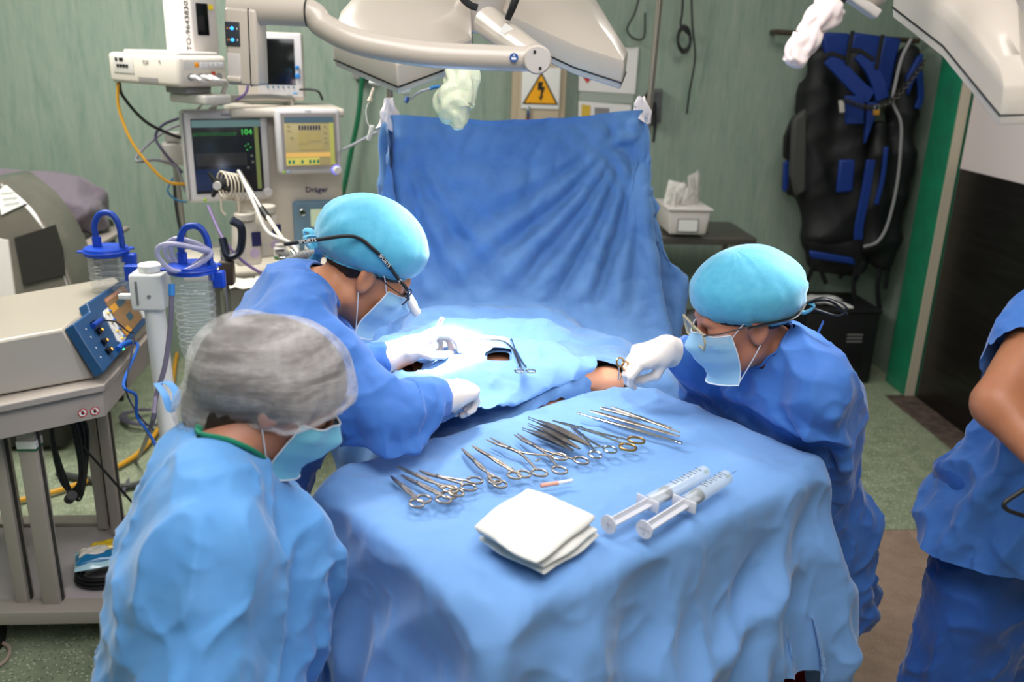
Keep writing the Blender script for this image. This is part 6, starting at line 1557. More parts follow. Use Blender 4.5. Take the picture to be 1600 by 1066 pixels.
# ------------------------------------------------------------------ things on and before the back wall
def ppoly(name, pix, Y, th, m, parent=None, bevel=.0, smooth=True):
    a = [W(x, y, Y=Y) for x, y in pix]; return loft(a, [p + V(0, th, 0) for p in a]).build(name, m, parent, bevel=bevel, smooth=smooth)
BEI = mat('beige painted metal', (176, 160, 136), .5)
ep = thing('electrical_panel', 'tall beige electrical panel on the wall carrying a yellow warning sign', 'electrical panel', (0, 0, 0))
a, b_ = W(801, 108, Y=4.94), W(886, 108, Y=4.94)
MB().box(((a[0] + b_[0]) / 2, 4.965, 1.45), (b_[0] - a[0], .07, 1.1), .006).build('cabinet', BEI, ep)
MB().box(((a[0] + b_[0]) / 2, 4.925, 1.45), (b_[0] - a[0] - .07, .012, 1.04), .004).build('panel_door', mat('beige panel door', (184, 168, 144), .5), ep)
l_ = W(825, 176, Y=4.91); MB().box(l_, (.02, .02, .07), .003).build('latch', CHR, ep); MB().box(l_ - V(0, 0, .045), (.02, .018, .03), .003).build('latch_key', mat('sign red', (0, 0, 0)), ep)
for x, y in ((872, 137), (820, 100)): MB().cyl(W(x, y, Y=4.92), W(x, y, Y=4.915), .004).build('rivet', BK, ep)
sg = thing('warning_sign', 'white sign with yellow triangle and black lightning bolt on the beige panel', 'sign', W(845, 138, Y=4.912))
MB().box((0, 0, .0), (.205, .003, .215), .001).build('board', mat('label white', (0, 0, 0)), sg)
MB().prism([(-.098, -.084), (.098, -.084), (0, .086)], 0.002, .004, R=FRONT).build('triangle_border', BK, sg, bevel=0)
MB().prism([(-.084, -.077), (.084, -.077), (0, .069)], 0.004, .005, R=FRONT).build('triangle', mat('sign yellow', (238, 166, 16), .45), sg)
MB().prism([(-.016, .034), (.012, .034), (.006, .008), (.024, .008), (.008, -.038), (.016, -.036), (.002, -.066), (-.010, -.044), (-.002, -.044), (.002, -.010), (-.018, -.010)], .005, .006, R=FRONT).build('lightning_bolt', BK, sg)
PAP = mat('white paper in plastic', (226, 222, 220), .35, coat=.3, bump=(30, .3, .01))
n1 = ppoly('notice', [(905, 78), (998, 74), (992, 147), (904, 142)], 4.985, .006, PAP); tag(n1, 'white notice in crinkled plastic behind the lamp tip on the wall', 'notice')
MB().prism([(-.012, .03), (.012, .03), (.012, 0), (.024, 0), (0, -.03), (-.024, 0), (-.012, 0)], 0, .002, R=FRONT, c=W(918, 121, Y=4.982)).build('red_arrow', mat('sign red', (0, 0, 0)), n1)
n2 = ppoly('notice', [(904, 158), (986, 164), (986, 196), (903, 196)], 4.985, .006, PAP); tag(n2, 'lower notice with a yellow square just above the blue screen edge', 'notice')
ppoly('yellow_square', [(909, 163), (923, 165), (922, 185), (908, 184)], 4.982, .002, mat('dull yellow', (206, 170, 60), .5), n2); ppoly('printed_block', [(929, 168), (952, 169), (952, 180), (929, 180)], 4.982, .002, GRY, n2)
ps = ppoly('plastic_sleeve', [(906, 143), (990, 147), (988, 162), (904, 158)], 4.986, .003, mat('clear sleeve', (200, 206, 196), .2, alpha=.4)); tag(ps, 'clear plastic sleeve strip between the two wall notices', 'sleeve')
wb = thing('wall_box', 'grey wall socket box behind the right-hand drape pole', 'wall box', (0, 0, 0)); ppoly('housing', [(1016, 139), (1036, 139), (1033, 193), (1012, 192)], 4.93, .06, mat('dark grey box', (92, 94, 96), .5), wb, bevel=.004)
ppoly('cover_plate', [(1019, 144), (1033, 144), (1031, 188), (1016, 187)], 4.925, .006, mat('dark grey plate', (80, 82, 84), .5), wb)
cable('cable', 'black cable hanging in a loop beside the grey wall box', [W(1020, 140, Y=4.9), W(1003, 156, Y=4.9), W(996, 172, Y=4.9), W(1006, 184, Y=4.9), W(1019, 178, Y=4.9), W(1023, 160, Y=4.9), W(1024, 190, Y=4.9), W(1021, 222, Y=4.9)], .008, BLACK)
loop = [W(1069 + 10 * math.cos(k * .9), 58 + 19 * math.sin(k * .9) + .2 * k, Y=4.93) for k in range(36)]
hl = cable('cable', 'black cable coiled on a wall hook left of the backpacks', [W(1068, -20, Y=4.93), W(1066, 20, Y=4.93), W(1064, 40, Y=4.93)] + loop, .006, BLACK)
cable('cable', 'thin black cable dangling below the coiled cable on the wall', [W(1080, -10, Y=4.93), W(1082, 40, Y=4.93), W(1086, 90, Y=4.93), W(1078, 140, Y=4.93), W(1073, 178, Y=4.93)], .0055, BLACK)
cable('cable', 'thin black cable looping at the top of the wall beside the pole', [W(1000, -10, Y=4.93), W(992, 20, Y=4.93), W(980, 45, Y=4.93), W(990, 60, Y=4.93), W(1006, 58, Y=4.93), W(1008, 20, Y=4.93)], .0055, mat('dark olive cable', (44, 50, 44), .5))
tbx = ppoly('gas_outlet', [(552, 112), (582, 112), (582, 124), (552, 124)], 4.93, .06, GRY, bevel=.004); tag(tbx, 'small grey wall outlet at the top of the green tube', 'wall outlet')
cable('gas_hose', 'long green gas tube running down the wall from the small grey outlet', [W(566, 120, Y=4.92), W(560, 180, Y=4.92), W(548, 240, Y=4.92), W(536, 300, Y=4.9), W(522, 345, Y=4.88), W(516, 400, Y=4.8)], .0135, mat('green hose', (16, 96, 64), .4), 'hose')
# drape poles with tape
for P_, lab, lt in ((PL, 'steel drape pole at the left corner of the blue screen', 'crumpled white tape tying the left corner of the blue screen to its pole'), (PR, 'tall steel drape pole at the right corner of the blue screen', 'white tape tying the right corner of the blue screen to its pole')):
    po = thing('drape_pole', lab, 'pole', (P_[0] + .0, P_[1] + .025, 0)); lean = .05 if P_ is PR else 0
    MB().cyl((0, 0, .10), (lean, .02, 2.45), .0105, n=16).build('pole', mat('worn steel', (150, 140, 128), .35, .8), po)
    MB().cyl((0, 0, .03), (0, 0, .12), .03).build('socket', CHR, po)
    for k in range(4): MB().tube([(0, 0, .06), (.2 * math.cos(k * PI / 2 + .6), .2 * math.sin(k * PI / 2 + .6), .03)], .012, 8, smooth=False).build('foot', CHR, po)
    rng = np.random.default_rng(3 if P_ is PL else 9); T_ = MB(); n = 18
    hh = [-.045, -.025, .0, .02, .04] if P_ is PL else [-.035, -.015, .0, .018, .03]
    v = []
    for i, z in enumerate(hh):
        for k in range(n): a_ = 2 * PI * k / n; r_ = (.034, .032, .028, .020, .014)[i] * (1 + .18 * rng.normal() * .6 + .15 * math.sin(3 * a_ + i)); v.append((P_[0] + r_ * math.cos(a_), P_[1] + .012 + r_ * .8 * math.sin(a_), P_[2] + z + .012 * math.sin(2 * a_)))
    f = [(i * n + k, i * n + (k + 1) % n, (i + 1) * n + (k + 1) % n, (i + 1) * n + k) for i in range(4) for k in range(n)] + [tuple(range(n)), tuple(4 * n + k for k in range(n))]
    T_.add(v, f); tag(T_.build('tape', mat('white tape', (228, 218, 220), .6), smooth=False), lt, 'tape')
# infusion sets
iv = thing('drip_set', 'white drip cap with thin line and roller clamp left of the screen corner', 'infusion set', (0, 0, 0))
MB().cyl(W(589, 112, d=3.1), W(584, 132, d=3.1), .014, .019, n=20).build('cap', WPL, iv); MB().cyl(W(584, 137, d=3.1), W(579, 152, d=3.1), .005).build('spike', mat('cream cable', (0, 0, 0)), iv); MB().cyl(W(580, 153, d=3.1), W(577, 159, d=3.1), .009).build('joint', mat('cream cable', (0, 0, 0)), iv)
MB().tube([W(577, 158, d=3.1), W(572, 172, d=3.1), W(574, 190, d=3.1), W(579, 200, d=3.1)], .0016, 6).build('line', WCB, iv)
MB().box((0, 0, 0), (.016, .012, .055), .003, R=RY(.28)).build('roller_clamp', WPL, iv).location = tuple(W(579, 208, d=3.1))
iv2 = thing('drip_set', 'round clear drip chamber with blue tap hanging in front of the wall above the screen', 'infusion set', (0, 0, 0))
MB().sphere(W(634, 142, d=3.1), (.018, .018, .016)).sphere(W(634, 130, d=3.1), (.016, .016, .008)).build('chamber', mat('milky plastic', (226, 230, 226), .25, alpha=.8), iv2)
MB().cyl(W(637, 152, d=3.1), W(634, 160, d=3.1), .008).build('tap', mat('blue tap', (40, 80, 150), .4), iv2); MB().tube([W(632, 122, d=3.1), W(630, 60, d=3.1), PL + V(.09, .10, .5), PL + V(.02, .045, .82)], .003, 6).build('line', WCB, iv2)
MB().tube([W(588, 114, d=3.1), W(590, 60, d=3.1), PL + V(-.03, .08, .5), PL + V(.0, .045, .82)], .003, 6).build('line', WCB, iv)
MB().tube([W(640, 156, d=3.12), W(655, 144, d=3.12), W(672, 139, d=3.12)], .004, 8).build('slanting_tube', mat('pale lilac tube', (170, 172, 190), .3), iv2)
MB().tube([W(672, 139, d=3.12), W(680, 136, d=3.12), W(688, 136, d=3.12)], .006, 8).build('blue_connector', BLU, iv2); MB().tube([W(688, 136, d=3.12), W(696, 140, d=3.12), W(697, 152, d=3.12)], .005, 8).build('elbow', mat('brown clamp', (64, 52, 44), .5), iv2)
cable('tube', 'pale tube running from the yellow monitor towards the screen', [W(536, 234, d=3.7), W(560, 222, d=3.5), W(590, 206, d=3.3)], .006, mat('pale lilac tube', (0, 0, 0)), 'tube')
# side table with basket
st_ = thing('side_table', 'dark metal side table with lower shelf between the screen and the right surgeon', 'table', (1.30, 4.62, 0))
TT = mat('dark worn steel', (96, 92, 86), .4, .5)
MB().box((0, 0, .865), (.62, .45, .04), .006).build('table_top', TT, st_); MB().box((0, 0, .36), (.58, .42, .025), .004).build('shelf', TT, st_)
for sx in (-.28, .28):
    for sy in (-.19, .19): MB().cyl((sx, sy, .0), (sx, sy, .85), .014).build('leg', mat('worn steel', (0, 0, 0)), st_)
bk = thing('basket', 'white plastic basket full of clear packets on the side table', 'basket', W(1066, 340, Y=4.5))
MB().box((0, 0, 0), (.19, .26, .13), .012, taper=(1.18, 1.1)).build('tub', mat('frosted white plastic', (212, 204, 200), .4), bk)
MB().box((0, 0, .066), (.235, .30, .012), .004).build('rim', mat('frosted white plastic', (0, 0, 0)), bk)
wrect(MB(), -.06, -.05, .05, .02, -.137, .003).build('label_frame', GRY, bk); wrect(MB(), -.054, -.044, .044, .014, -.139, .003).build('label', WHT, bk)
PKT = mat('clear crinkled packet', (224, 220, 214), .25, alpha=.75, bump=(40, .6, .01))
for k, (dx, dy, rx_, h_) in enumerate(((-.05, 0, .2, .13), (-.02, .04, -.3, .11), (.02, -.03, .35, .10), (.05, .02, -.1, .17), (.075, .04, .1, .19), (-.07, -.05, .1, .09))):
    p = pillow(.05, h_ / 2, .012, (0, 0, 0), PKT, 'packet', None, k); p.rotation_euler = (PI / 2 - .15 + .1 * k % .3, rx_, .3 * k); p.location = tuple(np.array(bk.location) + V(dx, dy, .055 + h_ / 2))
    tag(p, ['short clear packet at the left inner side of the white basket', 'clear packet leaning behind the leftmost one in the basket', 'low clear packet in the middle of the white basket', 'tall clear packet right of the middle of the basket', 'tallest clear packet, at the right end of the white basket', 'small clear packet at the left front corner of the white basket'][k], 'packet', 'packets in the white basket')
tb2 = thing('supply_box', 'teal box in a pale tray on the lower shelf beside the screen edge', 'box', W(1016, 505, Y=4.35))
MB().box((0, 0, 0), (.12, .16, .05), .008).build('tray', CRM2, tb2); MB().box((0, 0, .06), (.10, .14, .09), .006).build('box', mat('teal box', (60, 150, 140), .5), tb2); MB().prism([(-.02, 0), (.03, 0), (.0, .03)], 0, .05, R=FRONT, c=(0, .03, .10)).build('tissue', WHITE_C, tb2)
MB().box(tuple(np.array(tb2.location) + V(.05, .1, -.035)), (.34, .42, .018), .004).build('shelf_extension', TT, None)
tag(bpy.data.objects['shelf_extension'], 'low dark shelf carrying the teal box and its tray', 'shelf')
MB().box(tuple(np.array(tb2.location) * V(1, 1, 0) + V(.05, .1, (tb2.location.z - .045) / 2)), (.05, .05, tb2.location.z - .045), .004).build('shelf_post', TT, bpy.data.objects['shelf_extension'])
cable('cable', 'thin dark cable curling off the right end of the side table', [W(1090, 362, Y=4.5), W(1106, 366, Y=4.5), W(1118, 378, Y=4.5)], .007, BLACK)
ck = [W(1052, 560, d=3.6), W(1044, 580, d=3.6), W(1040, 598, d=3.5), W(1050, 612, d=3.4)]
cable('chair_leg_tube', 'thin dark curved tube standing on the floor behind the right surgeon\'s sleeve', [W(1068, 560, z=.25), W(1050, 575, z=.15), W(1042, 596, z=.05), W(1046, 606, z=.02)], .008, TT, 'tube')
# coat rail with backpacks
rl = thing('coat_rail', 'short brown wall rail at the top right carrying the backpacks', 'rail', (0, 0, 0))
MB().cyl(W(1213, 50, Y=4.90), W(1436, 64, Y=4.90), .014, n=14).build('bar', mat('brown brass bar', (84, 72, 58), .4, .5), rl)
for x, y in ((1216, 50), (1320, 57), (1432, 64)): p = W(x, y, Y=4.9); MB().cyl(p, p + V(0, .1, 0), .014).build('wall_bracket', mat('brown brass bar', (0, 0, 0)), rl)
BLKC = mat('black nylon', (17, 17, 19), .6, bump=(60, .25, .004)); BLUC = mat('royal blue nylon', (12, 48, 124), .55, bump=(50, .25, .004)); GRYC = mat('charcoal mesh', (62, 62, 60), .7); SLV = mat('silver piping', (150, 148, 150), .4)
b1 = thing('backpack', 'large black and royal blue backpack hanging flat from the wall rail', 'backpack', (0, 0, 0))
body1 = [cap(W(1285, 100, Y=4.84), W(1268, 260, Y=4.82), .085, .10, k=.08), cap(W(1340, 100, Y=4.84), W(1330, 320, Y=4.80), .11, .13, k=.08), cap(W(1268, 260, Y=4.82), W(1290, 365, Y=4.78), .10, .13, k=.08), cap(W(1330, 320, Y=4.80), W(1335, 385, Y=4.78), .13, .12, k=.08), cap(W(1285, 388, Y=4.8), W(1345, 400, Y=4.8), .085, .08, k=.06), cap(W(1252, 130, Y=4.88), W(1236, 300, Y=4.88), .025, .03, k=.03)]
v, f = sdf_mesh(body1, .022); v[:, 1] = 4.97 - (4.97 - v[:, 1]) * .85; v[:, 1] = np.minimum(v[:, 1], 4.98); v += vnormals(v, f) * folds(v, ((20, 4, 6), (-8, 6, 22), (14, 4, -18)), .012, 8)[:, None]
mesh_obj('main_compartment', v, f, BLKC, b1, sub=1)
_v, _f = sdf_mesh([cap(W(1275, 375, Y=4.80), W(1335, 388, Y=4.78), .085, k=.05), cap(W(1280, 405, Y=4.80), W(1335, 412, Y=4.78), .075, k=.05)], .02); mesh_obj('lower_pocket', _v, _f, BLKC, b1, sub=1)
ppoly('blue_base', [(1266, 392), (1335, 404), (1338, 415), (1268, 404)], 4.665, .03, BLUC, b1, bevel=.01)
ppoly('side_panel', [(1240, 186), (1262, 168), (1262, 300), (1244, 310), (1236, 270), (1238, 210)], 4.73, .05, GRYC, b1, bevel=.02)
ppoly('blue_top', [(1285, 50), (1330, 52), (1325, 85), (1322, 100), (1292, 92)], 4.79, .06, BLUC, b1, bevel=.015)
ppoly('blue_top', [(1333, 50), (1378, 56), (1372, 100), (1358, 90), (1330, 80)], 4.79, .06, BLUC, b1, bevel=.015)
ppoly('blue_top', [(1380, 56), (1410, 60), (1400, 100), (1392, 145), (1374, 130), (1372, 100)], 4.78, .06, BLUC, b1, bevel=.015)
def strap(name, pix, Y, w, m, parent, th=.012, seg=5):
    P = np.array([W(x, y, Y=Y) for x, y in pix]); P, _ = catmull(P, seg); d = np.gradient(P, axis=0); s_ = np.cross(d, V(0, 1, 0)); s_ /= np.linalg.norm(s_, axis=1)[:, None]
    n = len(P); v = np.concatenate([P + s_ * w / 2, P - s_ * w / 2, P - s_ * w / 2 + V(0, th, 0), P + s_ * w / 2 + V(0, th, 0)]); f = []
    for i in range(n - 1):
        for k in range(4): f.append((k * n + i, k * n + i + 1, ((k + 1) % 4) * n + i + 1, ((k + 1) % 4) * n + i))
    f += [(0, n, 2 * n, 3 * n), (n - 1, 2 * n - 1, 3 * n - 1, 4 * n - 1)]
    b = MB(); b.add(v, f); return b.build(name, m, parent, bevel=.003)
strap('shoulder_strap', [(1298, 90), (1318, 112), (1345, 140), (1362, 152)], 4.665, .075, BLUC, b1, .03)
strap('shoulder_strap', [(1345, 84), (1362, 105), (1374, 132), (1380, 155)], 4.66, .07, BLUC, b1, .03)
strap('black_binding', [(1287, 90), (1300, 84), (1322, 92)], 4.66, .022, BLKC, b1); strap('black_binding', [(1328, 78), (1345, 80), (1366, 94)], 4.655, .022, BLKC, b1)
strap('black_binding', [(1333, 48), (1328, 75), (1324, 100)], 4.65, .02, BLKC, b1); strap('black_binding', [(1380, 54), (1374, 85), (1370, 108)], 4.65, .02, BLKC, b1)
ppoly('blue_patch', [(1322, 150), (1352, 150), (1350, 194), (1323, 194)], 4.66, .03, BLUC, b1, bevel=.006)
ppoly('blue_patch', [(1313, 250), (1337, 250), (1333, 300), (1308, 302)], 4.65, .03, BLUC, b1, bevel=.01)
ppoly('blue_stripe', [(1356, 160), (1376, 160), (1366, 190), (1352, 226)], 4.67, .03, BLUC, b1, bevel=.006)
ppoly('blue_edge', [(1226, 255), (1233, 250), (1232, 290), (1227, 302), (1224, 296)], 4.80, .03, BLUC, b1, bevel=.004); ppoly('black_flap', [(1236, 190), (1242, 180), (1236, 255), (1225, 246), (1226, 215)], 4.80, .03, BLKC, b1, bevel=.006)
ppoly('white_tag', [(1311, 157), (1319, 157), (1320, 175), (1313, 176)], 4.64, .01, CRM2, b1)
for k, px_ in enumerate(([(1272, 405), (1268, 425), (1260, 442)], [(1280, 410), (1286, 430), (1292, 444)], [(1322, 408), (1318, 425), (1312, 436)], [(1308, 400), (1310, 412), (1311, 418)])): strap('hanging_strap', px_, 4.76, .026, BLKC, b1)
b2 = thing('backpack', 'second dark backpack with silver piping hung sideways at the right end of the rail', 'backpack', (0, 0, 0))
body2 = [cap(W(1418, 90, Y=4.80), W(1400, 260, Y=4.78), .075, .09, k=.08), cap(W(1400, 260, Y=4.78), W(1378, 400, Y=4.74), .09, .085, k=.08), cap(W(1375, 200, Y=4.72), W(1362, 380, Y=4.70), .05, .07, k=.06)]
v, f = sdf_mesh(body2, .02); v += vnormals(v, f) * folds(v, ((22, 4, 6), (-8, 6, 26)), .012, 9)[:, None]; mesh_obj('main_compartment', v, f, BLKC, b2, sub=1)
strap('silver_piping', [(1425, 60), (1410, 90), (1400, 130), (1396, 160), (1408, 190), (1408, 230), (1402, 290), (1388, 350), (1372, 378), (1350, 386)], 4.62, .014, SLV, b2)
ppoly('blue_flap', [(1436, 88), (1444, 84), (1440, 110), (1428, 130), (1420, 150), (1418, 120)], 4.70, .03, BLUC, b2, bevel=.006)
strap('blue_strap', [(1362, 250), (1354, 300), (1344, 350), (1342, 375)], 4.60, .045, BLUC, b2, .02); strap('blue_strap', [(1438, 112), (1440, 150), (1434, 170)], 4.68, .03, BLUC, b2, .02); strap('blue_strap', [(1386, 230), (1380, 280), (1370, 320)], 4.60, .02, BLUC, b2, .02)
for px_ in ([(1395, 380), (1388, 420), (1384, 452)], [(1378, 410), (1372, 450), (1376, 492)], [(1352, 408), (1344, 425), (1336, 440)], [(1340, 410), (1334, 450), (1340, 482)]): strap('hanging_strap', px_, 4.70, .028, BLKC, b2)
chn = []
cpx = [W(x, y, Y=4.60) for x, y in ((1320, 157), (1345, 166), (1366, 168), (1392, 158), (1420, 128), (1444, 96))]; CP, _ = catmull(np.array(cpx), 8)
cb = MB()
for i in range(0, len(CP) - 1): d_ = nrm(CP[i + 1] - CP[i]); cb.torus((CP[i] + CP[i + 1]) / 2, .013, .0035, axis=nrm(np.cross(d_, V(0, 1, 0) if i % 2 else V(0, .3, 1))), n=12, m=5)
tag(cb.build('chain', mat('dull chain steel', (70, 66, 60), .4, .7)), 'thin steel chain looped across both backpacks', 'chain')['kind'] = 'thing'
pdl = thing('padlock', 'small brass padlock on the chain across the backpacks', 'padlock', W(1369, 176, Y=4.58))
MB().box((0, 0, 0), (.034, .015, .03), .003).build('body', mat('brass', (190, 140, 60), .3, .8), pdl); MB().tube([(-.011, 0, .015), (-.011, 0, .03), (0, 0, .038), (.011, 0, .03), (.011, 0, .015)], .003, 8).build('shackle', CHR, pdl)
# black equipment case
bx = thing('equipment_case', 'black equipment case on the floor below the backpacks', 'case', (2.235, 4.78, 0), 0)
MB().box((0, 0, .22), (.42, .38, .42), .012).build('shell', mat('black case', (20, 20, 22), .55), bx)
MB().box((0, 0, .435), (.44, .39, .02), .006).build('lid', mat('black case', (0, 0, 0)), bx)
for z in (.30, .28, .26): MB().box((.08, -.192, z), (.09, .004, .007)).build('grille_bar', GRY, bx)
MB().box((.04, -.192, .14), (.2, .004, .14), .002).build('front_panel', mat('black gloss', (26, 26, 28), .3), bx)
for x in (-.17, .17):
    for y in (-.15, .15): MB().cyl((x, y, 0), (x, y, .012), .018).build('foot', BLACK, bx)
v, f = sdf_mesh([ell((2.13, 4.72, .468), (.09, .06, .022), k=.03), ell((2.21, 4.74, .464), (.07, .05, .018), k=.03), cap((2.18, 4.66, .464), (2.28, 4.60, .458), .015, k=.03)], .009)
v += vnormals(v, f) * folds(v, ((60, 10, 20), (-20, 70, 10)), .006, 2)[:, None]; v[:, 2] = np.maximum(v[:, 2], .446)
tag(mesh_obj('folded_cloth', v, f, WHITE_C, sub=1), 'crumpled white cloth lying on top of the black case', 'cloth')
# stool of the right surgeon, with chrome ring base
so = thing('stool', 'round black stool with a chrome ring base under the right surgeon', 'stool', (.95, 2.04, 0))
MB().lathe([(0, .47), (.16, .47), (.178, .485), (.178, .515), (.16, .53), (0, .53)], n=36).build('seat', mat('black vinyl', (0, 0, 0)), so)
MB().cyl((0, 0, .06), (0, 0, .47), .022).build('column', CHR, so); MB().torus((0, 0, .17), .17, .011, n=44, m=10).build('foot_ring', CHR, so)
for k in range(5):
    a_ = k * 2 * PI / 5 - .35; MB().tube([(.02 * math.cos(a_), .02 * math.sin(a_), .10), (.13 * math.cos(a_), .13 * math.sin(a_), .105), (.22 * math.cos(a_), .22 * math.sin(a_), .08), (.235 * math.cos(a_), .235 * math.sin(a_), .03)], .012, 12).build('leg', CHR, so)
    MB().cyl((.235 * math.cos(a_), .235 * math.sin(a_), .0), (.235 * math.cos(a_), .235 * math.sin(a_), .035), .017).build('foot_cap', BLACK, so)
MB().torus((0, 0, .46), .172, .014, n=40).build('seat_rim', BLACK, so)
so2 = thing('stool', 'low round stool under the assistant in front, only its dark rim peeking out', 'stool', (-.56, 1.22, 0))
MB().lathe([(0, .42), (.2, .42), (.21, .435), (.2, .45), (0, .45)], n=36).build('seat', GRY, so2); MB().torus((0, 0, .436), .212, .008, n=44).build('seat_rim', BLACK, so2); MB().cyl((0, 0, .04), (0, 0, .42), .025).build('column', CHR, so2)
for k in range(5):
    a_ = k * 2 * PI / 5; MB().tube([(0, 0, .06), (.26 * math.cos(a_), .26 * math.sin(a_), .03)], .015, 8, smooth=False).build('leg', CHR, so2)
rd = MB().lathe([(0, 0), (.14, 0), (.16, .2), (.165, .25), (.16, .26), (.15, .2), (.13, .01), (0, .01)], (.83, 1.86, 0) , 30).build('waste_bin', mat('red plastic', (150, 12, 28), .4)); tag(rd, 'red plastic bin under the corner of the instrument table drape', 'bin')
# dark thing the standing person carries
tag(MB().tube([W(1620, 752, d=1.58), W(1590, 772, d=1.58), W(1570, 786, d=1.58), W(1574, 797, d=1.58), W(1600, 806, d=1.58), W(1625, 812, d=1.58)], .0042, 8).build('wire_handle', BLACK), 'thin black wire loop held by the standing person', 'wire loop')
# door closer sign of use
# ------------------------------------------------------------------ surgical instruments on the drape
STL = mat('tarnished steel', (196, 182, 166), .34, 1.0, noise=(40, (150, 136, 122), .25)); STD = mat('darkened steel', (160, 150, 142), .34, 1.0); GLD = mat('gilded rings', (196, 150, 84), .28, 1.0); STB = mat('bright steel', (206, 204, 202), .18, 1.0)
ZI = .964
def ring_tool(name, label, tip, ra, rb_, m, ringm=None, ring=.0185, open_=.0, grp='ring-handled instruments', jaw='taper', curve=0.0, zo=0.0, cat='forceps', wire=.0029):
    T = W(*tip, z=ZI + zo); A = W(*ra, z=ZI + zo); B = W(*rb_, z=ZI + zo); G = (A + B) / 2; ax = nrm(G - T); sd = np.cross(V(0, 0, 1), ax); Lg = np.linalg.norm(G - T)
    if (A - B) @ sd < 0: A, B = B, A
    t = thing(name, label, cat, (0, 0, 0), group=None); J = T + ax * Lg * .36
    for q, E in ((1, A), (-1, B)):
        # the arm whose ring is on side q crosses at the joint: jaw is on the other side
        tipq = T - sd * q * (open_ * .5 + .0008) + V(0, 0, .001)
        rr = nrm(E - G) if np.linalg.norm(E - G) > 1e-4 else sd * q
        end = E - ax * ring * .9 * .6 - sd * q * ring * .45
        path = [tipq + sd * curve, J - (J - T) * .5 - sd * q * (open_ * .3 + .0016) + sd * curve * .3, J, J + ax * Lg * .2 + sd * q * .0035 + (end - J) * .05, end - ax * .006, end]
        a_ = MB().tube(path, .002, 8, radii=[.0015, .0034, .0044, .0032, .0028, .0029], flat=.8).build('arm', m, t)
        rg_ = MB().torus(E, ring - wire, wire, axis=(0, 0, 1), sy=.82, n=30, m=8, Rm=np.stack([ax, sd, V(0, 0, 1)], 1)).build('finger_ring', ringm or m, a_)
    jt = MB().cyl(J - V(0, 0, .003), J + V(0, 0, .004), .0044, n=16).build('box_joint', m, t)
    MB().cyl(J + V(0, 0, .004), J + V(0, 0, .005), .0018, n=10).build('rivet', STB, jt)
    R1 = J + (G - J) * .72; MB().box((0, 0, 0), (.004, .016, .003), .0006, R=np.stack([ax, sd, V(0, 0, 1)], 1)).build('ratchet', m, t).location = tuple(R1)
    return t
ring_tool('hemostat', 'small dark hemostat at the left end of the instrument row, nearest the assistant', (611, 745), (651, 787), (662, 780), STD)
ring_tool('hemostat', 'second small hemostat from the left end of the instrument row', (627, 743), (693, 781), (702, 774), STD, zo=.002)
ring_tool('hemostat', 'straight pointed hemostat lying across the two leftmost hemostats', (620, 729), (704, 765), (713, 770), STL, zo=.006, wire=.0028)
ring_tool('curved_hemostat', 'slim curved hemostat with wide set rings, fourth in the instrument row', (653, 738), (732, 762), (742, 751), STD, curve=.006)
ring_tool('hemostat', 'dark hemostat left in the pair above the top of the gauze', (722, 702), (773, 751), (781, 757), STD)
ring_tool('hemostat', 'stout hemostat right in the pair above the top of the gauze', (738, 697), (804, 743), (818, 741), STL, zo=.003)
ring_tool('needle_holder', 'needle holder lying open, pointing up left above the gauze stack', (762, 687), (843, 739), (874, 714), STL, open_=.012, ring=.020, curve=.003)
ring_tool('needle_holder', 'open slender clamp just left of the dark tweezers', (804, 680), (874, 735), (908, 720), STD, open_=.008, ring=.020, curve=.004)
ring_tool('scissors', 'small bright scissors under the tips of the tweezers, right of the row middle', (893, 668), (930, 711), (953, 703), STB, ring=.019, open_=.004, zo=.004, cat='scissors')
ring_tool('needle_holder', 'long needle holder with gilded finger rings', (866, 657), (981, 699), (994, 688), STB, ringm=GLD, ring=.022, curve=-.006, wire=.003, zo=.002)
def tweezers(label, tip, end, m, w=.011, lift=.0, spread=.008):
    T, E = W(*tip, z=ZI + lift), W(*end, z=ZI + lift); ax = nrm(E - T); sd = np.cross(V(0, 0, 1), ax); L_ = np.linalg.norm(E - T); t = thing('tweezers', label, 'tweezers')
    for q in (0, 1):
        ws = [.0006, .001, .0045, w * .5, w * .5, .003]; xs = [0, .12, .25, .45, .72, 1.0]; zs = [.0 + spread * q * .6, spread * q * .7, spread * q, spread * q * 1.15, spread * q * .7, 0]
        P_ = [T + ax * L_ * x + V(0, 0, z) for x, z in zip(xs, zs)]; v = []
        for p, w_ in zip(P_, ws): v += [p + sd * w_, p - sd * w_, p - sd * w_ + V(0, 0, .0016), p + sd * w_ + V(0, 0, .0016)]
        f = [(4 * i + k, 4 * i + (k + 1) % 4, 4 * i + 4 + (k + 1) % 4, 4 * i + 4 + k) for i in range(5) for k in range(4)] + [(0, 1, 2, 3), (20, 21, 22, 23)]
        b = MB(); b.add(v, f); a_ = b.build('arm', m, t)
        g = MB()
        for i in range(9): g.box((0, 0, 0), (.0012, w * .8, .0006), R=np.stack([ax, sd, V(0, 0, 1)], 1)) if False else g.add((np.array([(-.0006, -w * .4, 0), (.0006, -w * .4, 0), (.0006, w * .4, 0), (-.0006, w * .4, 0)]) @ np.stack([ax, sd, V(0, 0, 1)], 1).T + T + ax * L_ * (.5 + .022 * i) + V(0, 0, spread * q * (1.1 - .25 * i / 9) + .0021)), [(0, 1, 2, 3)])
        gg = g.build('grip_groove', STD, a_, smooth=False); gg['kind'] = 'stuff'
    return t
tweezers('dark tweezers lowest in the pile in the middle of the row', (816, 672), (896, 705), STD, .014)
tweezers('tweezers lying second in the pile in the middle of the row', (825, 665), (906, 702), STD, .015, .006)
tweezers('broad warm steel tweezers on top of the pile in the middle of the row', (825, 655), (922, 697), STL, .019, .012)
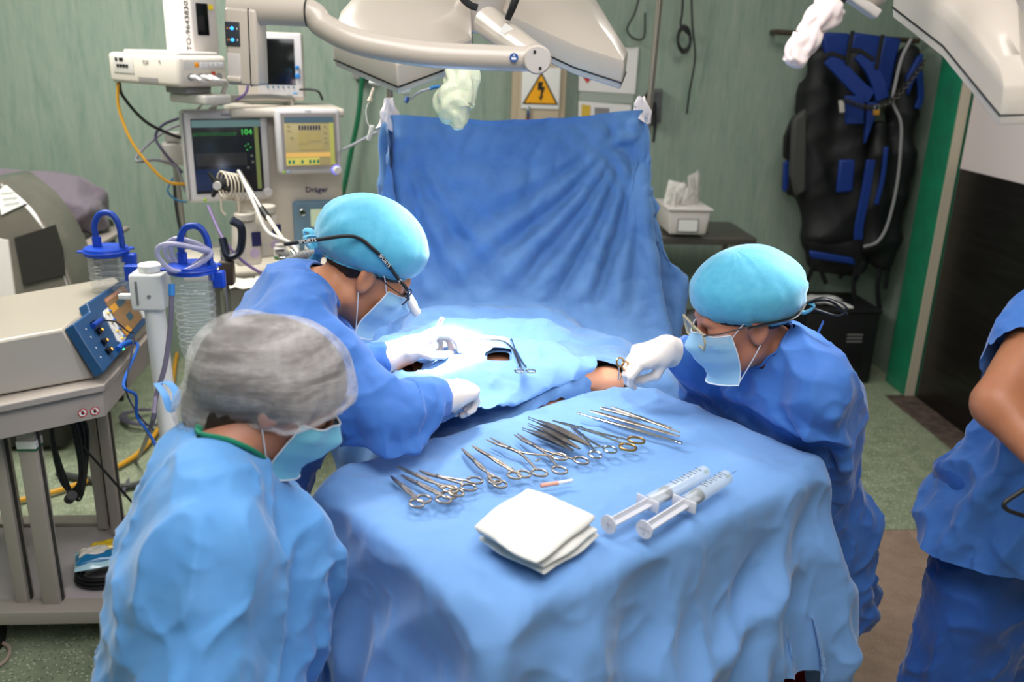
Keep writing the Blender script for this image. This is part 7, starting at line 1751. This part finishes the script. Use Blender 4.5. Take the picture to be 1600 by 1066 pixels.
def handle_tool(name, label, a, b_, m, prof, cat, lift=0, flat=.55, head=None):
    prof = [q * 1.45 for q in prof]; A, B = W(*a, z=ZI + .003 + lift), W(*b_, z=ZI + .003 + lift); t = thing(name, label, cat); n = len(prof)
    P_ = [A + (B - A) * (i / (n - 1)) for i in range(n)]
    MB().tube(P_, .003, 12, radii=prof, flat=flat).build('shaft', m, t); ax = nrm(B - A)
    if head: MB().sphere(B - ax * .006, (.010, .0055, .0022), R=np.stack([ax, np.cross(V(0, 0, 1), ax), V(0, 0, 1)], 1)).build('spoon', m, t); MB().sphere(A + ax * .004, (.007, .004, .002), R=np.stack([ax, np.cross(V(0, 0, 1), ax), V(0, 0, 1)], 1)).build('blade', STD, t)
    g = MB()
    for i in range(12): c = A + (B - A) * (.42 + .014 * i); g.torus(c, prof[n // 2] * 1.02, .0003, axis=ax, n=12, m=4)
    g.build('knurling', STD, t)['kind'] = 'stuff'
    return t
handle_tool('elevator', 'double-ended steel elevator with spoon tip, longest tool at the right end of the row', (903, 646), (1064, 692), STB, [.0016, .0022, .0042, .0048, .0048, .0046, .0036, .0026, .0022], 'elevator', head=True)
handle_tool('scalpel_handle', 'flat steel scalpel handle lying between the elevator and the textured handle', (923, 642), (1062, 682), STL, [.003, .005, .0055, .0055, .005, .0048, .0045, .004, .0016], 'scalpel', lift=.0, flat=.3)
handle_tool('probe_handle', 'steel probe with pitted bright handle, farthest tool at the right end of the row', (939, 638), (1050, 668), STB, [.0045, .0052, .0048, .0046, .0046, .004, .0036, .003, .0016], 'probe', lift=.001)
handle_tool('probe_handle', 'plain thin steel handle touching the pitted probe', (955, 636), (1062, 676), STL, [.002, .0036, .0038, .0036, .0036, .0032, .003, .0026, .0012], 'probe', lift=.004)
# syringes
CLP = mat('clear syringe plastic', (222, 230, 236), .12, alpha=.45, spec=.8); FRO = mat('frosted plunger', (222, 222, 230), .35, alpha=.85); GRN = mat('green hub', (20, 150, 90), .4)
def syringe(label, pe, fl, stp, tp, nd=None):
    z = ZI + .016; Pe, Fl, St, Tp = [W(*q, z=z) for q in (pe, fl, stp, tp)]; ax = nrm(Tp - Pe); Fl, St, Tp = [Pe + ax * ((q - Pe) @ ax) for q in (Fl, St, Tp)]
    R = np.stack([np.cross(V(0, 0, 1), ax), V(0, 0, 1), ax], 1); R[:, 1] = np.cross(ax, R[:, 0]); t = thing('syringe', label, 'syringe'); r = .0155
    L_ = np.linalg.norm(Tp - Fl)
    MB().lathe([(r, 0), (r, L_ - .004), (r * .8, L_ - .001), (.003, L_), (.003, L_ + .006)], Fl, 26, R=R).build('barrel', CLP, t)
    MB().box((0, 0, 0), (.052, .024, .003), .0012, R=R).build('flange', FRO, t).location = tuple(Fl)
    Lp = np.linalg.norm(St - Pe)
    pr = MB(); 
    for a_ in (0, PI / 2): pr.box(Pe + ax * Lp / 2, (.024, .0024, Lp), 0, R=R @ RZ(a_))
    pr.build('plunger', FRO, t); MB().cyl(Pe, Pe + ax * .003, .0175, n=26).build('thumb_rest', FRO, t)
    MB().lathe([(0, -.001), (.0148, 0), (.0148, .003), (.0135, .004), (.0148, .006), (.0148, .008), (.004, .012), (0, .012)], St, 24, R=R).build('stopper', BLACK, t)
    g = MB()
    for i in range(9): g.box((np.array(Fl + ax * (L_ * .42 + i * L_ * .055)) + V(0, 0, r)), (.010 if i % 2 else .016, .0012, .0006), R=R @ RX(0) if False else np.stack([R[:, 0], ax, V(0, 0, 1)], 1))
    g.build('graduations', mat('print black', (0, 0, 0)), t)['kind'] = 'stuff'
    MB().cyl(Tp + ax * .001, Tp + ax * .009, .004, n=12).build('hub', GRN, t)
    if nd is not None: MB().cyl(Tp + ax * .009, Tp + ax * .038, .0006, n=6).build('needle', STB, t)
    return t
syringe('large clear syringe lying nearer the gauze', (950, 820), (1010, 786), (1036, 771), (1102, 738))
syringe('large clear syringe with needle, the one nearer the right table edge', (1006, 828), (1074, 790), (1086, 775), (1136, 745), 1)
nc = thing('capped_needle', 'capped needle with pink hub poking out above the gauze stack', 'needle', (0, 0, 0))
MB().cyl(W(845, 759, z=ZI + .002), W(872, 755, z=ZI + .002), .0045, n=14).build('hub', mat('salmon plastic', (226, 160, 140), .4), nc); MB().cyl(W(866, 756, z=ZI + .002), W(894, 751, z=ZI + .002), .0036, n=14).build('cap', WPL, nc)
# gauze stack
def gauze(label, pts, z0, z1, seed):
    C = [W(x, y, z=z1) for x, y in pts]; n = 22; rng = np.random.default_rng(seed); v = []; N = n + 1; ph = rng.uniform(0, 6, 4)
    for side in (1, -1):
        for i in range(N):
            for j in range(N):
                a, b = i / n, j / n; e = lambda t: (1 - abs(2 * t - 1) ** 5) ** .5 if abs(2 * t - 1) < 1 else 0
                p = C[0] * (1 - a) * (1 - b) + C[1] * a * (1 - b) + C[2] * a * b + C[3] * (1 - a) * b; cr = (C[0] + C[2]) / 2
                sh = 1 - .05 * ((2 * a - 1) ** 2 * (2 * b - 1) ** 2) ; p = cr + (p - cr) * sh
                q = e(a) * e(b); z = (z0 + z1) / 2 + side * (z1 - z0) / 2 * (.25 + .75 * q)
                if side == 1: z += .0025 * math.sin(5 * a + ph[0]) * math.sin(4 * b + ph[1]) - .004 * math.exp(-((b - .42 - .05 * a) / .03) ** 2)
                p = p + V(.003 * math.sin(9 * b + ph[2]), .003 * math.sin(9 * a + ph[3]), 0); v.append((p[0], p[1], z))
    G = grid_faces(N, N).tolist(); f = G + [[q + N * N for q in k[::-1]] for k in G]
    ed = [(i, 0) for i in range(N)] + [(n, j) for j in range(1, N)] + [(i, n) for i in range(n - 1, -1, -1)] + [(0, j) for j in range(n - 1, 0, -1)]
    ids = [i * N + j for i, j in ed]; f += [[ids[k], ids[(k + 1) % len(ids)], ids[(k + 1) % len(ids)] + N * N, ids[k] + N * N] for k in range(len(ids))]
    return tag(mesh_obj('gauze_pad', np.array(v), f, WHITE_C, sub=1), label, 'gauze', 'stack of folded gauze pads')
zs = .958
gauze('folded white gauze pad at the bottom of the stack on the blue drape', [(740, 836), (826, 776), (944, 832), (852, 894)], zs, zs + .016, 1)
gauze('folded white gauze pad in the middle of the stack', [(742, 826), (824, 770), (938, 822), (848, 884)], zs + .015, zs + .031, 2)
gauze('folded white gauze pad on top of the stack, creased across its middle', [(738, 816), (826, 752), (934, 800), (836, 874)], zs + .030, zs + .052, 3)
# ------------------------------------------------------------------ in the surgeons' hands
pe = thing('cautery_pencil', 'cream cautery pencil held upright in the left surgeon\'s far glove', 'pencil')
a, b_ = W(691, 498, d=2.26), W(676, 527, d=2.30)
MB().cyl(a, b_, .006, .0045, n=14).build('barrel', mat('pinkish cream plastic', (236, 214, 196), .4), pe); MB().cyl(b_, b_ + nrm(b_ - a) * .03, .0015).build('electrode', STL, pe)
fc = thing('forceps', 'ring-handled forceps pointing down from the right surgeon\'s gloved fingers', 'forceps')
t0 = W(966, 594, d=2.18)
for q, (rx_, ry_) in enumerate(((969, 566), (977, 572))):
    c = W(rx_, ry_, d=2.17); MB().torus(c, .011, .0022, axis=(.5, -.8, .3)).build('finger_ring', GLD, fc); MB().tube([c + V(-.004, 0, -.01), (c + t0) / 2 + V(.004 * q, 0, 0), t0 + V(.003 * q, 0, 0)], .002, 8).build('arm', STB, fc)
tc2 = thing('towel_clamp', 'steel clamp lying on the patient drape beside the wound with a thin black cord', 'clamp')
z_ = 1.045
MB().tube([W(796, 530, z=z_), W(806, 548, z=z_), W(816, 566, z=z_), W(822, 574, z=z_)], .0026, 8).build('arm', STB, tc2); MB().tube([W(799, 530, z=z_ + .003), W(806, 550, z=z_ + .003), W(812, 566, z=z_), W(814, 575, z=z_)], .0026, 8).build('arm', STB, tc2)
for x, y in ((829, 580), (811, 580)): MB().torus(W(x, y, z=z_), .011, .0022).build('finger_ring', STB, tc2)
cable('cord', 'thin black cord running over the patient drape from the left surgeon\'s glove', [W(704, 532, z=z_ + .01), W(730, 531, z=z_ + .01), W(765, 531, z=z_ + .008), W(788, 534, z=z_ + .006), W(803, 548, z=z_ + .006), W(812, 572, z=z_)], .0022, BLACK, 'cord')
